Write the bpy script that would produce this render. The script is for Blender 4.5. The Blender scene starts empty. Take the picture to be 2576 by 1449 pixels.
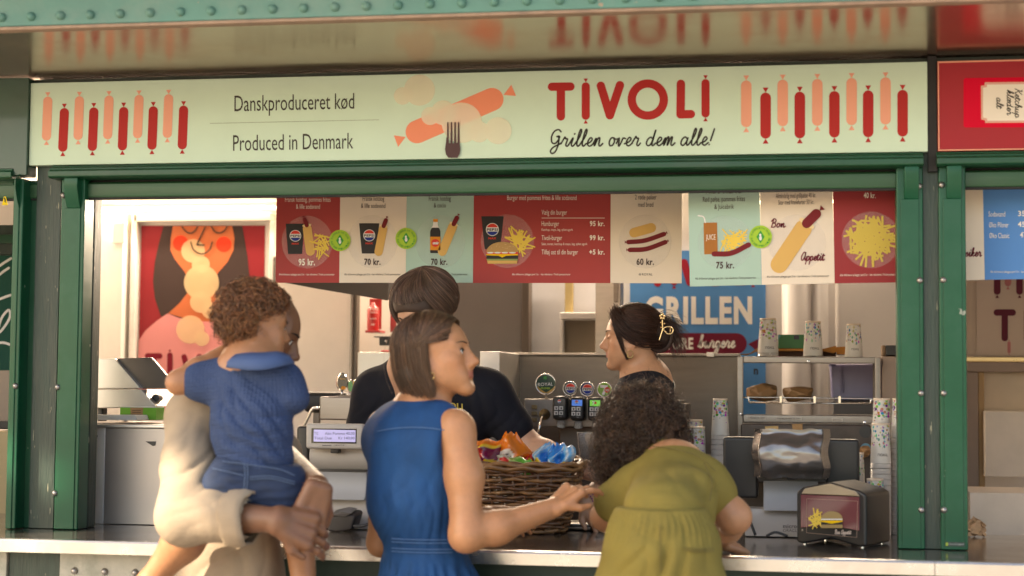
import bpy, bmesh, math, random
import numpy as np
from mathutils import Vector, Matrix
random.seed(7); np.random.seed(7)
sc = bpy.context.scene
COL = sc.collection
# ---------------------------------------------------------------- camera
PW, PH, PF = 2576.0, 1449.0, 4300.0          # photo measured on a 2576 x 1449 grid, focal length in its pixels
YAW, PITCH, ROLL = math.radians(9.785), math.radians(3.437), math.radians(0.461)
CAM = np.array([0.0, -5.1, 1.45])
_f = np.array([-math.sin(YAW)*math.cos(PITCH), math.cos(YAW)*math.cos(PITCH), math.sin(PITCH)])
_r0 = np.array([math.cos(YAW), math.sin(YAW), 0.0]); _u0 = np.cross(_r0, _f)
_r = math.cos(ROLL)*_r0 + math.sin(ROLL)*_u0; _u = -math.sin(ROLL)*_r0 + math.cos(ROLL)*_u0
cd = bpy.data.cameras.new('camera'); cam = bpy.data.objects.new('camera', cd); COL.objects.link(cam)
cam.matrix_world = Matrix(((_r[0], _u[0], -_f[0], CAM[0]), (_r[1], _u[1], -_f[1], CAM[1]), (_r[2], _u[2], -_f[2], CAM[2]), (0, 0, 0, 1)))
cd.sensor_width = 36; cd.lens = 36*PF/PW; cd.clip_start = 0.05; cd.clip_end = 500
cd.dof.use_dof = True; cd.dof.focus_distance = 5.75; cd.dof.aperture_fstop = 2.2
sc.camera = cam
# ---------------------------------------------------------------- sky, sun, exposure
SUN_DIR = np.array([-0.66, -0.52, 0.54]); SUN_DIR /= np.linalg.norm(SUN_DIR)      # towards the sun: left, a little in front of the kiosk
world = bpy.data.worlds.new('World'); sc.world = world; world.use_nodes = True
wn = world.node_tree; bg = wn.nodes['Background']; sky = wn.nodes.new('ShaderNodeTexSky')
sky.sky_type = 'NISHITA'; sky.sun_disc = False
sky.sun_elevation = math.asin(SUN_DIR[2]); sky.sun_rotation = math.atan2(SUN_DIR[0], SUN_DIR[1])
sky.air_density = 1.0; sky.dust_density = 2.0; sky.ozone_density = 0.7
wn.links.new(sky.outputs[0], bg.inputs[0]); bg.inputs[1].default_value = 0.15
sl = bpy.data.lights.new('sun', 'SUN'); sl.energy = 4.2; sl.angle = math.radians(0.6); sl.color = (1.0, 0.90, 0.76)
sun = bpy.data.objects.new('sun', sl); COL.objects.link(sun)
sun.rotation_euler = Vector(-SUN_DIR).to_track_quat('-Z', 'Y').to_euler(); sun.location = (-6, -4, 8)
vs = sc.view_settings; vs.view_transform = 'Standard'; vs.look = 'None'; vs.gamma = 1.0; vs.exposure = 1.42
vs.use_white_balance = True; vs.white_balance_temperature = 7250; vs.white_balance_tint = 10
sc.cycles.use_denoising = True; sc.cycles.max_bounces = 8; sc.cycles.diffuse_bounces = 4; sc.cycles.glossy_bounces = 4
sc.cycles.transmission_bounces = 6; sc.cycles.transparent_max_bounces = 12; sc.cycles.sample_clamp_indirect = 6.0
sc.cycles.caustics_reflective = False; sc.cycles.caustics_refractive = False
# ---------------------------------------------------------------- pixel -> place helpers
def ray(px, py): return _f + _r*((px-PW/2)/PF) - _u*((py-PH/2)/PF)
def W(px, py, Y):
    d = ray(px, py); return CAM + d*((Y-CAM[1])/d[1])
def Wz(px, py, Z):
    d = ray(px, py); return CAM + d*((Z-CAM[2])/d[2])
def crop(ox, oy, w, outw):                     # coordinates read off an enlarged crop -> photo grid
    s = w/outw/1.490683; return lambda x, y: (ox/1.490683+s*x, oy/1.490683+s*y)
# ---------------------------------------------------------------- materials
MATS = {}
def srgb(h):
    h = h.lstrip('#'); c = [int(h[i:i+2], 16)/255 for i in (0, 2, 4)]
    return tuple(x/12.92 if x <= .04045 else ((x+.055)/1.055)**2.4 for x in c)
def M(name, col, rough=.5, metal=0.0, var=.08, scale=9.0, bump=0.0, bscale=70.0, coat=0.0, emis=None, es=1.0, trans=0.0, alpha=1.0,
      grime=None, gscale=3.0, gamt=.5, stretch=(1, 1, 1), sss=0.0, sheen=0.0, attr=None, aniso=0.0, rvar=.12, spec=.5, chips=None):
    if name in MATS: return MATS[name]
    if isinstance(col, str): col = srgb(col)
    m = bpy.data.materials.new(name); m.use_nodes = True; MATS[name] = m
    nt = m.node_tree; b = nt.nodes['Principled BSDF']; L = nt.links.new; N = nt.nodes.new
    tc = N('ShaderNodeTexCoord'); mp = N('ShaderNodeMapping'); mp.inputs['Scale'].default_value = stretch
    L(tc.outputs['Object'], mp.inputs[0])
    nz = N('ShaderNodeTexNoise'); nz.inputs['Scale'].default_value = scale; nz.inputs['Detail'].default_value = 6; nz.inputs['Roughness'].default_value = .6
    L(mp.outputs[0], nz.inputs['Vector'])
    if attr:
        at = N('ShaderNodeAttribute'); at.attribute_name = attr; base = at.outputs['Color']
    else:
        rg = N('ShaderNodeRGB'); rg.outputs[0].default_value = (*col, 1); base = rg.outputs[0]
    mr = N('ShaderNodeMapRange'); mr.inputs[1].default_value = .25; mr.inputs[2].default_value = .75; mr.inputs[3].default_value = 1-var; mr.inputs[4].default_value = 1+var
    L(nz.outputs[0], mr.inputs[0])
    mx = N('ShaderNodeMix'); mx.data_type = 'RGBA'; mx.blend_type = 'MULTIPLY'; mx.inputs[0].default_value = 1
    L(base, mx.inputs[6]); L(mr.outputs[0], mx.inputs[7]); out = mx.outputs[2]
    if grime:
        g = N('ShaderNodeTexNoise'); g.inputs['Scale'].default_value = gscale; g.inputs['Detail'].default_value = 9; g.inputs['Roughness'].default_value = .72
        L(mp.outputs[0], g.inputs['Vector'])
        r2 = N('ShaderNodeMapRange'); r2.inputs[1].default_value = .5; r2.inputs[2].default_value = .78; r2.inputs[3].default_value = 0; r2.inputs[4].default_value = gamt
        L(g.outputs[0], r2.inputs[0])
        m2 = N('ShaderNodeMix'); m2.data_type = 'RGBA'; L(r2.outputs[0], m2.inputs[0]); L(out, m2.inputs[6])
        m2.inputs[7].default_value = (*(srgb(grime) if isinstance(grime, str) else grime), 1); out = m2.outputs[2]
    if chips:                                  # flecks where paint has come off: (colour, scale, threshold)
        c3 = N('ShaderNodeTexNoise'); c3.inputs['Scale'].default_value = chips[1]; c3.inputs['Detail'].default_value = 3; L(mp.outputs[0], c3.inputs['Vector'])
        c4 = N('ShaderNodeMapRange'); c4.inputs[1].default_value = chips[2]; c4.inputs[2].default_value = chips[2]+.015; L(c3.outputs[0], c4.inputs[0])
        m3 = N('ShaderNodeMix'); m3.data_type = 'RGBA'; L(c4.outputs[0], m3.inputs[0]); L(out, m3.inputs[6]); m3.inputs[7].default_value = (*chips[0], 1); out = m3.outputs[2]
    L(out, b.inputs['Base Color'])
    b.inputs['Metallic'].default_value = metal
    r3 = N('ShaderNodeMapRange'); r3.inputs[1].default_value = .3; r3.inputs[2].default_value = .7
    r3.inputs[3].default_value = max(.02, rough*(1-rvar)); r3.inputs[4].default_value = min(1, rough*(1+rvar)); L(nz.outputs[0], r3.inputs[0]); L(r3.outputs[0], b.inputs['Roughness'])
    b.inputs['Specular IOR Level'].default_value = spec
    if coat: b.inputs['Coat Weight'].default_value = coat; b.inputs['Coat Roughness'].default_value = .08
    if sss: b.inputs['Subsurface Weight'].default_value = sss; b.inputs['Subsurface Radius'].default_value = (.012, .004, .002); b.inputs['Subsurface Scale'].default_value = 1.0
    if sheen: b.inputs['Sheen Weight'].default_value = sheen; b.inputs['Sheen Roughness'].default_value = .4
    if trans: b.inputs['Transmission Weight'].default_value = trans; b.inputs['IOR'].default_value = 1.35
    if alpha < 1: b.inputs['Alpha'].default_value = alpha
    if aniso: b.inputs['Anisotropic'].default_value = aniso
    if emis is not None:
        b.inputs['Emission Color'].default_value = (*(srgb(emis) if isinstance(emis, str) else emis), 1); b.inputs['Emission Strength'].default_value = es
    if bump:
        bn = N('ShaderNodeTexNoise'); bn.inputs['Scale'].default_value = bscale; bn.inputs['Detail'].default_value = 4
        L(mp.outputs[0], bn.inputs['Vector'])
        bp = N('ShaderNodeBump'); bp.inputs['Strength'].default_value = bump; bp.inputs['Distance'].default_value = .004
        L(bn.outputs[0], bp.inputs['Height']); L(bp.outputs[0], b.inputs['Normal'])
    return m
# ---------------------------------------------------------------- objects
ORG = {}
def setp(o, label=None, cat=None, group=None, kind=None):
    if label: o['label'] = label
    if cat: o['category'] = cat
    if group: o['group'] = group
    if kind: o['kind'] = kind
    return o
def thing(name, label, cat, loc=(0, 0, 0), group=None):
    o = bpy.data.objects.new(name, None); COL.objects.link(o); o.empty_display_size = .05
    o.location = Vector([float(v) for v in loc]); ORG[o.name] = np.array(loc, float)
    return setp(o, label, cat, group)
def link(name, me, mat, parent=None, loc=None):
    o = bpy.data.objects.new(name, me); COL.objects.link(o)
    if mat is not None:
        if isinstance(mat, (list, tuple)):
            for m in mat: me.materials.append(m)
        else: me.materials.append(mat)
    if parent is not None:
        o.parent = parent; ORG[o.name] = ORG[parent.name]
    else:
        o.location = [float(v) for v in (loc if loc is not None else (0, 0, 0))]; ORG[o.name] = np.array(o.location)
    return o
def mesh_np(name, V, F, mat, parent=None, loc=None, smooth=True, uvmat=None):
    """V (n,3) world coordinates, F list or array of faces"""
    V = np.asarray(V, float)
    org = ORG[parent.name] if parent is not None else (np.array(loc, float) if loc is not None else np.zeros(3))
    me = bpy.data.meshes.new(name)
    if isinstance(F, np.ndarray):
        me.vertices.add(len(V)); me.vertices.foreach_set('co', (V-org).astype(np.float32).ravel())
        k = F.shape[1]; me.loops.add(F.size); me.loops.foreach_set('vertex_index', F.astype(np.int32).ravel())
        me.polygons.add(len(F)); me.polygons.foreach_set('loop_start', (np.arange(len(F))*k).astype(np.int32))
        me.polygons.foreach_set('loop_total', np.full(len(F), k, np.int32)); me.update(calc_edges=True); me.validate()
    else:
        me.from_pydata((V-org).tolist(), [], [list(f) for f in F]); me.update()
    if smooth: me.polygons.foreach_set('use_smooth', np.ones(len(me.polygons), bool))
    return link(name, me, mat, parent, loc)
class MB:
    def __init__(s): s.v = []; s.f = []
    def add(s, v, f):
        n = len(s.v); s.v += [tuple(map(float, p)) for p in v]; s.f += [tuple(i+n for i in q) for q in f]; return s
    def box(s, x0, x1, y0, y1, z0, z1, rot=None, c=None):
        v = [(x, y, z) for z in (z0, z1) for y in (y0, y1) for x in (x0, x1)]
        if rot is not None:
            c = np.array(c if c is not None else ((x0+x1)/2, (y0+y1)/2, (z0+z1)/2)); R = np.array(rot); v = [R@(np.array(p)-c)+c for p in v]
        return s.add(v, [(0, 2, 3, 1), (4, 5, 7, 6), (0, 1, 5, 4), (2, 6, 7, 3), (0, 4, 6, 2), (1, 3, 7, 5)])
    def prism(s, pts, vec):                  # planar polygon swept along vec
        n = len(pts); P = [np.array(p, float) for p in pts]; v = np.array(vec, float)
        f = [tuple(range(n)), tuple(range(2*n-1, n-1, -1))]+[(i, n+i, n+(i+1) % n, (i+1) % n) for i in range(n)]
        return s.add(P+[p+v for p in P], f)
    def face(s, pts): return s.add(pts, [tuple(range(len(pts)))])
    def tube(s, path, r, n=8, cap=True, flat=1.0):
        P = np.array(path, float); m = len(P); r = np.broadcast_to(np.array(r, float), (m,))
        T = np.gradient(P, axis=0); T /= np.linalg.norm(T, axis=1)[:, None]+1e-9
        up = np.array([0, 0, 1.0]) if abs(T[0][2]) < .9 else np.array([1.0, 0, 0])
        a = np.cross(T[0], up); a /= np.linalg.norm(a); v = []
        for i in range(m):
            a = a-T[i]*(a@T[i]); a /= np.linalg.norm(a)+1e-9; b = np.cross(T[i], a)
            for k in range(n):
                t = 2*math.pi*k/n; v.append(P[i]+r[i]*(math.cos(t)*a+flat*math.sin(t)*b))
        f = [(i*n+k, i*n+(k+1) % n, (i+1)*n+(k+1) % n, (i+1)*n+k) for i in range(m-1) for k in range(n)]
        if cap: f += [tuple(range(n-1, -1, -1)), tuple((m-1)*n+k for k in range(n))]
        return s.add(v, f)
    def lathe(s, c, prof, n=24, axis='z', R=None):
        c = np.array(c, float); v = []; m = len(prof)
        for (r, h) in prof:
            for k in range(n):
                t = 2*math.pi*k/n
                p = np.array((r*math.cos(t), r*math.sin(t), h)) if axis == 'z' else np.array((r*math.cos(t), h, r*math.sin(t)))
                if R is not None: p = np.array(R)@p
                v.append(c+p)
        f = [(i*n+k, i*n+(k+1) % n, (i+1)*n+(k+1) % n, (i+1)*n+k) for i in range(m-1) for k in range(n)]
        f += [tuple(range(n-1, -1, -1)), tuple((m-1)*n+k for k in range(n))]
        return s.add(v, f)
    def build(s, name, mat, parent=None, loc=None, smooth=False, bevel=0, seg=2):
        o = mesh_np(name, np.array(s.v), s.f, mat, parent, loc, smooth)
        bm = bmesh.new(); bm.from_mesh(o.data); bmesh.ops.recalc_face_normals(bm, faces=bm.faces); bm.to_mesh(o.data); bm.free()
        if bevel:
            md = o.modifiers.new('bevel', 'BEVEL'); md.width = bevel; md.segments = seg; md.limit_method = 'ANGLE'; md.angle_limit = .6
            o.data.polygons.foreach_set('use_smooth', np.ones(len(o.data.polygons), bool))
            md2 = o.modifiers.new('wn', 'WEIGHTED_NORMAL'); md2.keep_sharp = True
        return o
def boxpx(x0, y0, x1, y1, Y, depth, name, mat, parent=None, bevel=.002, loc=None):
    a = W(x0, y0, Y); b = W(x1, y1, Y); c = W(x0, y1, Y); d = W(x1, y0, Y)
    X0, X1, Z1, Z0 = (a[0]+c[0])/2, (b[0]+d[0])/2, (a[2]+d[2])/2, (b[2]+c[2])/2
    return MB().box(X0, X1, Y, Y+depth, Z0, Z1).build(name, mat, parent, loc, bevel=bevel)
def rectpx(x0, y0, x1, y1, Y):
    a = W(x0, y0, Y); b = W(x1, y1, Y); c = W(x0, y1, Y); d = W(x1, y0, Y)
    return (a[0]+c[0])/2, (b[0]+d[0])/2, (b[2]+c[2])/2, (a[2]+d[2])/2         # X0 X1 Z0 Z1
def slabpx(pts, Y, depth, name, mat, parent=None, bevel=0, loc=None):
    P = [W(x, y, Y) for x, y in pts]; return MB().prism(P, (0, depth, 0)).build(name, mat, parent, loc, bevel=bevel)
def copy_tree(o, parent=None, loc=None):
    c = o.copy(); COL.objects.link(c); ORG[c.name] = ORG[o.name]
    if parent is not None: c.parent = parent
    if loc is not None: c.location = [float(v) for v in loc]
    for ch in list(o.children): copy_tree(ch, c)
    return c
# ---------------------------------------------------------------- flat print (polygons in photo coordinates laid on a plane Y)
class Print:
    """collects flat shapes given in photo coordinates and lays them on the plane at depth Y"""
    def __init__(s, Y, T=None, pl=None): s.Y = Y; s.v = []; s.f = []; s.T = T or (lambda x, y: (x, y)); s.pl = pl; s.k = 0; s.hold = False
    def place(s, x, y):
        if s.pl is None: return tuple(W(*s.T(x, y), s.Y-1.2e-5*s.k))
        d = ray(*s.T(x, y)); p0, n = s.pl; q = p0+n*(s.Y+1.2e-5*s.k); return tuple(CAM+d*(((q-CAM)@n)/(d@n)))
    def poly(s, pts):
        if not s.hold: s.k += 1                # later shapes lie a hair in front of earlier ones
        n = len(s.v); s.v += [s.place(x, y) for x, y in pts]; s.f.append(tuple(range(n, n+len(pts)))); return s
    def circ(s, x, y, rx, ry=None, n=40, a0=0, a1=2*math.pi):
        ry = ry or rx; return s.poly([(x+rx*math.cos(a0+(a1-a0)*i/n), y+ry*math.sin(a0+(a1-a0)*i/n)) for i in range(n if a1-a0 > 6.28 else n+1)])
    def ring(s, x, y, r0, r1, n=48):
        s.k += 1; s.hold = True
        for i in range(n):
            a, b = 2*math.pi*i/n, 2*math.pi*(i+1)/n
            s.poly([(x+r0*math.cos(a), y+r0*math.sin(a)), (x+r1*math.cos(a), y+r1*math.sin(a)), (x+r1*math.cos(b), y+r1*math.sin(b)), (x+r0*math.cos(b), y+r0*math.sin(b))])
        s.hold = False; return s
    def cap(s, x0, y0, x1, y1, r, n=12):        # capsule
        a = math.atan2(y1-y0, x1-x0); p = [(x1+r*math.cos(a-math.pi/2+math.pi*i/n), y1+r*math.sin(a-math.pi/2+math.pi*i/n)) for i in range(n+1)]
        p += [(x0+r*math.cos(a+math.pi/2+math.pi*i/n), y0+r*math.sin(a+math.pi/2+math.pi*i/n)) for i in range(n+1)]
        return s.poly(p)
    def stroke(s, pts, r):                        # smooth ribbon through points with round ends
        P = np.array(pts, float)
        if len(P) > 2:
            Q = []
            E = np.vstack([2*P[0]-P[1], P, 2*P[-1]-P[-2]])
            for i in range(1, len(E)-2):
                for t in np.linspace(0, 1, 7)[:-1]:
                    Q.append(.5*((2*E[i])+(-E[i-1]+E[i+1])*t+(2*E[i-1]-5*E[i]+4*E[i+1]-E[i+2])*t*t+(-E[i-1]+3*E[i]-3*E[i+1]+E[i+2])*t**3))
            Q.append(E[-2]); P = np.array(Q)
        T = np.gradient(P, axis=0); T /= np.linalg.norm(T, axis=1)[:, None]+1e-9; Nn = np.stack([-T[:, 1], T[:, 0]], 1)
        A = P+Nn*r; B = P-Nn*r
        s.k += 1; s.hold = True
        for i in range(len(P)-1): s.poly([A[i], A[i+1], B[i+1], B[i]])
        s.hold = False
        for e in (P[0], P[-1]): s.circ(e[0], e[1], r, n=8)
        return s
    def sausage(s, x, y0, y1, r, tilt=0, tip=1.0):     # body capsule between y0 and y1 with twisted ends
        dx = tilt; s.cap(x+dx, y0+r, x-dx, y1-r, r)
        k = r*tip
        s.poly([(x+dx, y0), (x+dx-.55*k, y0-.95*k), (x+dx+.55*k, y0-.95*k)]); s.poly([(x-dx, y1), (x-dx-.55*k, y1+.95*k), (x-dx+.55*k, y1+.95*k)])
        return s
    def text(s, body, x0, x1, yb, h, bold=0.0, slope=0.0, rot=0.0, center=None):
        """yb baseline, h cap height in photo pixels; squeezed to the width x0..x1"""
        V, F, w, H = glyphs(body, bold); k = (x1-x0)/w; n = len(s.v); s.k += 1
        for (gx, gy) in V:
            px, py = x0+gx*k, yb-gy*h/H
            py += slope*(px-x0)
            if rot:
                cx, cy = center; a, b = px-cx, py-cy; px, py = cx+a*math.cos(rot)-b*math.sin(rot), cy+a*math.sin(rot)+b*math.cos(rot)
            s.v.append(s.place(px, py))
        s.f += [tuple(i+n for i in q) for q in F]; return s
    def build(s, name, mat, parent):
        o = mesh_np(name, np.array(s.v), s.f, mat, parent, smooth=False); return o
_gc = {}
def glyphs(body, bold):
    if (body, bold) in _gc: return _gc[(body, bold)]
    c = bpy.data.curves.new('t', 'FONT'); c.body = body; c.offset = bold; c.resolution_u = 3; c.space_character = 1.0+bold*3
    o = bpy.data.objects.new('t', c); COL.objects.link(o)
    dg = bpy.context.evaluated_depsgraph_get(); me = bpy.data.meshes.new_from_object(o.evaluated_get(dg))
    V = np.array([(v.co.x, v.co.y) for v in me.vertices]); F = [tuple(p.vertices) for p in me.polygons]
    bpy.data.objects.remove(o); bpy.data.curves.remove(c); bpy.data.meshes.remove(me)
    V[:, 0] -= V[:, 0].min()
    _gc[(body, bold)] = (V, F, V[:, 0].max(), .73); return _gc[(body, bold)]
# hand-drawn joined lettering (unit: x-height 1, baseline 0, advance in last item)
SCRIPT = {
 'G': ([[(1.25,1.75),(.9,2.0),(.4,1.8),(.15,1.2),(.3,.5),(.75,.35),(1.1,.8),(1.15,1.2),(.8,1.15),(1.1,1.05),(1.15,.2),(.95,-.6),(.55,-.85),(.3,-.55),(.6,-.1),(1.3,.25),(1.5,.4)]],1.5),
 'K': ([[(.2,1.9),(.5,2.0),(.45,1.2),(.2,0)],[(1.3,1.95),(.9,1.3),(.4,1.0),(.8,.7),(1.1,.05),(1.35,.1)]],1.35),
 'B': ([[(.15,1.6),(.5,2.0),(.45,1.0),(.3,0)],[(.1,1.5),(.6,2.1),(1.2,1.8),(1.05,1.2),(.55,1.05),(1.1,.95),(1.3,.4),(.9,0),(.3,.1)]],1.5),
 'A': ([[(1.2,1.3),(1.0,1.9),(.5,1.7),(.15,.9),(.2,.2),(.6,.05),(1.1,.9),(1.25,1.9),(1.15,.6),(1.3,.05),(1.55,.25)]],1.5),
 'a': ([[(.85,.8),(.55,1.0),(.2,.7),(.15,.2),(.45,0),(.8,.4),(.92,.95),(.85,.3),(1.0,0),(1.3,.3)]],1.25),
 'b': ([[(0,.2),(.5,1.2),(.65,1.9),(.45,2.0),(.3,1.2),(.25,.2),(.5,0),(.85,.25),(.8,.75),(1.2,.75)]],1.15),
 'd': ([[(.85,.8),(.55,1.0),(.2,.7),(.15,.2),(.45,0),(.8,.4),(1.05,1.9),(.85,.3),(1.0,0),(1.3,.3)]],1.25),
 'e': ([[(0,.25),(.5,.45),(.75,.8),(.5,1.0),(.25,.6),(.3,.15),(.6,0),(1.0,.3)]],.95),
 'g': ([[(.85,.8),(.55,1.0),(.2,.7),(.15,.2),(.45,.05),(.8,.5),(.9,.95),(.75,-.4),(.45,-.9),(.2,-.6),(.6,-.1),(1.25,.3)]],1.2),
 'h': ([[(0,.2),(.5,1.2),(.6,1.9),(.4,1.9),(.25,1.0),(.15,0),(.4,.7),(.7,1.0),(.85,.7),(.8,.15),(1.0,0),(1.25,.3)]],1.2),
 'i': ([[(0,.25),(.4,1.0),(.3,.25),(.5,0),(.8,.3)],[(.5,1.45),(.53,1.5)]],.75),
 'k': ([[(0,.2),(.5,1.2),(.6,1.9),(.4,1.9),(.25,1.0),(.15,0),(.35,.6),(.7,.95),(.75,.65),(.4,.5),(.75,.05),(1.1,.25)]],1.05),
 'l': ([[(0,.25),(.45,1.1),(.6,1.8),(.45,2.0),(.3,1.4),(.25,.3),(.45,0),(.75,.3)]],.7),
 'm': ([[(0,.3),(.3,.95),(.2,0),(.5,.9),(.7,.95),(.65,0),(.95,.9),(1.15,.95),(1.1,.2),(1.3,0),(1.6,.3)]],1.55),
 'n': ([[(0,.3),(.3,.95),(.2,0),(.5,.85),(.75,.95),(.75,.2),(.95,0),(1.25,.3)]],1.2),
 'o': ([[(.7,.95),(.35,.95),(.15,.5),(.3,.05),(.65,.1),(.8,.55),(.65,.95),(.9,.8),(1.2,.85)]],1.1),
 'p': ([[(0,.3),(.3,.95),(.2,0),(.05,-.85)],[(.2,.4),(.5,.95),(.85,.85),(.85,.3),(.5,0),(.25,.2)],[(.6,0),(1.15,.3)]],1.1),
 'r': ([[(0,.3),(.3,.95),(.4,1.1),(.5,.9),(.75,.85),(.65,.2),(.85,0),(1.1,.3)]],1.05),
 's': ([[(0,.25),(.4,.95),(.6,.5),(.5,.05),(.15,.1)],[(.5,.05),(.9,.3)]],.85),
 't': ([[(0,.25),(.4,1.5),(.25,.3),(.45,0),(.8,.3)],[(.05,1.1),(.75,1.15)]],.75),
 'u': ([[(0,.3),(.25,.95),(.2,.2),(.45,0),(.75,.4),(.85,.95),(.8,.2),(1.0,0),(1.25,.3)]],1.2),
 'v': ([[(0,.3),(.25,.95),(.3,.1),(.45,.05),(.75,.9),(.8,.95),(1.1,.85)]],1.05),
 'c': ([[(.75,.85),(.5,1.0),(.2,.7),(.2,.2),(.5,0),(.95,.3)]],.9),
 'f': ([[(0,.2),(.45,1.3),(.6,1.9),(.4,1.8),(.3,.5),(.2,-.7),(.35,-.7),(.4,0),(.8,.3)]],.75),
 'w': ([[(0,.3),(.25,.95),(.2,.1),(.5,.1),(.6,.8),(.65,.1),(.95,.2),(1.0,.95),(1.3,.85)]],1.25),
 'æ': ([[(.75,.8),(.45,1.0),(.2,.6),(.2,.1),(.5,.05),(.75,.5),(1.1,.6),(1.2,.9),(.95,1.0),(.75,.5),(.9,.05),(1.3,.3)]],1.25),
 '!': ([[(.55,1.95),(.3,.55)],[(.2,.05),(.22,.08)]],.6), ' ': ([], .7)}
def script(pr, body, x0, x1, yb, xh, r, slope=0.0, rot=0.0, slant=.18):
    tot = sum(SCRIPT[c][1] for c in body); k = (x1-x0)/tot; x = 0
    for c in body:
        st, adv = SCRIPT[c]
        for q in st:
            pts = []
            for (gx, gy) in q:
                a, b = (x+gx+slant*gy)*k, -gy*xh
                b += slope*a
                ca, sa = math.cos(rot), math.sin(rot); pts.append((x0+a*ca-b*sa, yb+a*sa+b*ca))
            pr.stroke(pts, r)
        x += adv
    return pr
# ================================================================ materials of the place
GREEN = M('green_paint', (.010, .075, .034), .34, chips=((.28, .30, .22), 18, .74), var=.18, scale=5, coat=.12, spec=.35, grime=(.06, .10, .07), gscale=4, gamt=.5, bump=.06, bscale=25)
GREEN_BRIGHT = M('green_rail_paint', (.003, .082, .036), .34, chips=((.30, .33, .27), 21, .735), var=.15, scale=6, coat=.12, spec=.3, grime=(.03, .10, .065), gscale=6, gamt=.55, bump=.05, bscale=18)
GREEN_DARK = M('dark_green_wood', (.022, .042, .030), .45, chips=((.32, .30, .20), 24, .70), var=.35, scale=7, stretch=(6, 6, .6), grime=(.075, .085, .06), gscale=5, gamt=.6, bump=.5, bscale=30)
PATINA = M('verdigris_paint', (.105, .255, .21), .55, chips=((.36, .28, .20), 26, .73), var=.14, scale=6, grime=(.24, .30, .25), gscale=5, gamt=.5, bump=.25, bscale=30)
SOFFIT = M('soffit_sheet', (.42, .28, .20), .20, metal=.86, var=.10, scale=3, grime=(.20, .12, .07), gscale=2.2, gamt=.45, bump=.05, bscale=6, rvar=.35)
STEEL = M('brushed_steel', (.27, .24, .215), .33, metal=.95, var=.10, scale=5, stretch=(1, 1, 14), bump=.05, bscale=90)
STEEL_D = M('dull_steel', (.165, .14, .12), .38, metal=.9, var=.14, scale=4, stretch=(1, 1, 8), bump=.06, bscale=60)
STEEL_L = M('satin_steel', (.66, .63, .59), .38, metal=.85, var=.07, scale=6)
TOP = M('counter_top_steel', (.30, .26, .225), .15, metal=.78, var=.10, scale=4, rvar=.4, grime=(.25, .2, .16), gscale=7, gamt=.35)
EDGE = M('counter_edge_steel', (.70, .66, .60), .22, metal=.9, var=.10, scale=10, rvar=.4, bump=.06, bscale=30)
CREAM_WALL = M('cream_wall_paint', (.86, .80, .75), .55, var=.04, scale=3, bump=.04, bscale=40)
WHITE_WALL = M('white_wall_paint', (.74, .71, .70), .5, var=.05, scale=3)
GREY_DOOR = M('grey_door', (.17, .15, .145), .45, var=.06)
DARK = M('dark_gap', (.012, .011, .010), .7)
BLACK = M('black_plastic', (.016, .016, .017), .35, var=.2)
SCREW = M('screw_steel', (.35, .33, .31), .35, metal=.8)
LIGHTPLATE = M('weathered_plate', (.46, .44, .37), .6, var=.2, scale=14, grime=(.14, .17, .12), gscale=9, gamt=.7, bump=.3)
PAVE = M('pavement_stone', (.42, .36, .30), .8, var=.2, scale=1.5, grime=(.25, .22, .19), gscale=.8, bump=.4, bscale=12)
# ================================================================ ground
g = MB(); g.face([(-60, -60, 0), (60, -60, 0), (60, 60, 0), (-60, 60, 0)]); setp(g.build('ground', PAVE), kind='structure')
# ================================================================ the kiosk
ZC = 1.0; ZT = 2.424; ZS = 2.444
K = thing('food_kiosk', 'green riveted steel and timber food kiosk with a steel serving counter', 'kiosk', (-1.0, .9, 0))
XL, XR, YB = -3.4, 1.4, 2.4
MB().box(XL, XR, -.28, YB+.15, 0, .08).build('floor', M('kiosk_floor', (.22, .19, .17), .5), K)
# counter: top sheet, rounded nosing, skirt boards
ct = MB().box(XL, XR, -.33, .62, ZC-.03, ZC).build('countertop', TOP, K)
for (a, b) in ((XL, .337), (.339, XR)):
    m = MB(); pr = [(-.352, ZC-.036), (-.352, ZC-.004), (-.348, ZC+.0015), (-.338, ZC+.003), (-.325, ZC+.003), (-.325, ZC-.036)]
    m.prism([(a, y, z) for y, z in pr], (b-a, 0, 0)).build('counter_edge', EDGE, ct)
sk = [(-3.3, -2.36, LIGHTPLATE, -.272), (-2.36, -2.195, GREEN_DARK, -.262), (-2.195, -1.70, LIGHTPLATE, -.272), (-1.70, -.4, M('dark_green_skirt', (.02, .045, .032), .5, var=.3, scale=8, grime=(.07, .09, .06), gamt=.5), -.278), (-.4, 1.3, MATS['dark_green_skirt'], -.271)]
for a, b, mt, y in sk:
    s_ = MB().box(a+.002, b-.002, y, -.23, .08, ZC-.04).build('skirt_panel', mt, K, bevel=.002)
    if mt is LIGHTPLATE:
        for i in range(int((b-a)/.095)):
            for z in (.905, .70):
                x = a+.05+i*.095; MB().lathe((x, y-.004, z), [(.001, -.006), (.009, -.004), (.0115, .004)], 10, 'y').build('bolt', SCREW, s_, smooth=True)
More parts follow.
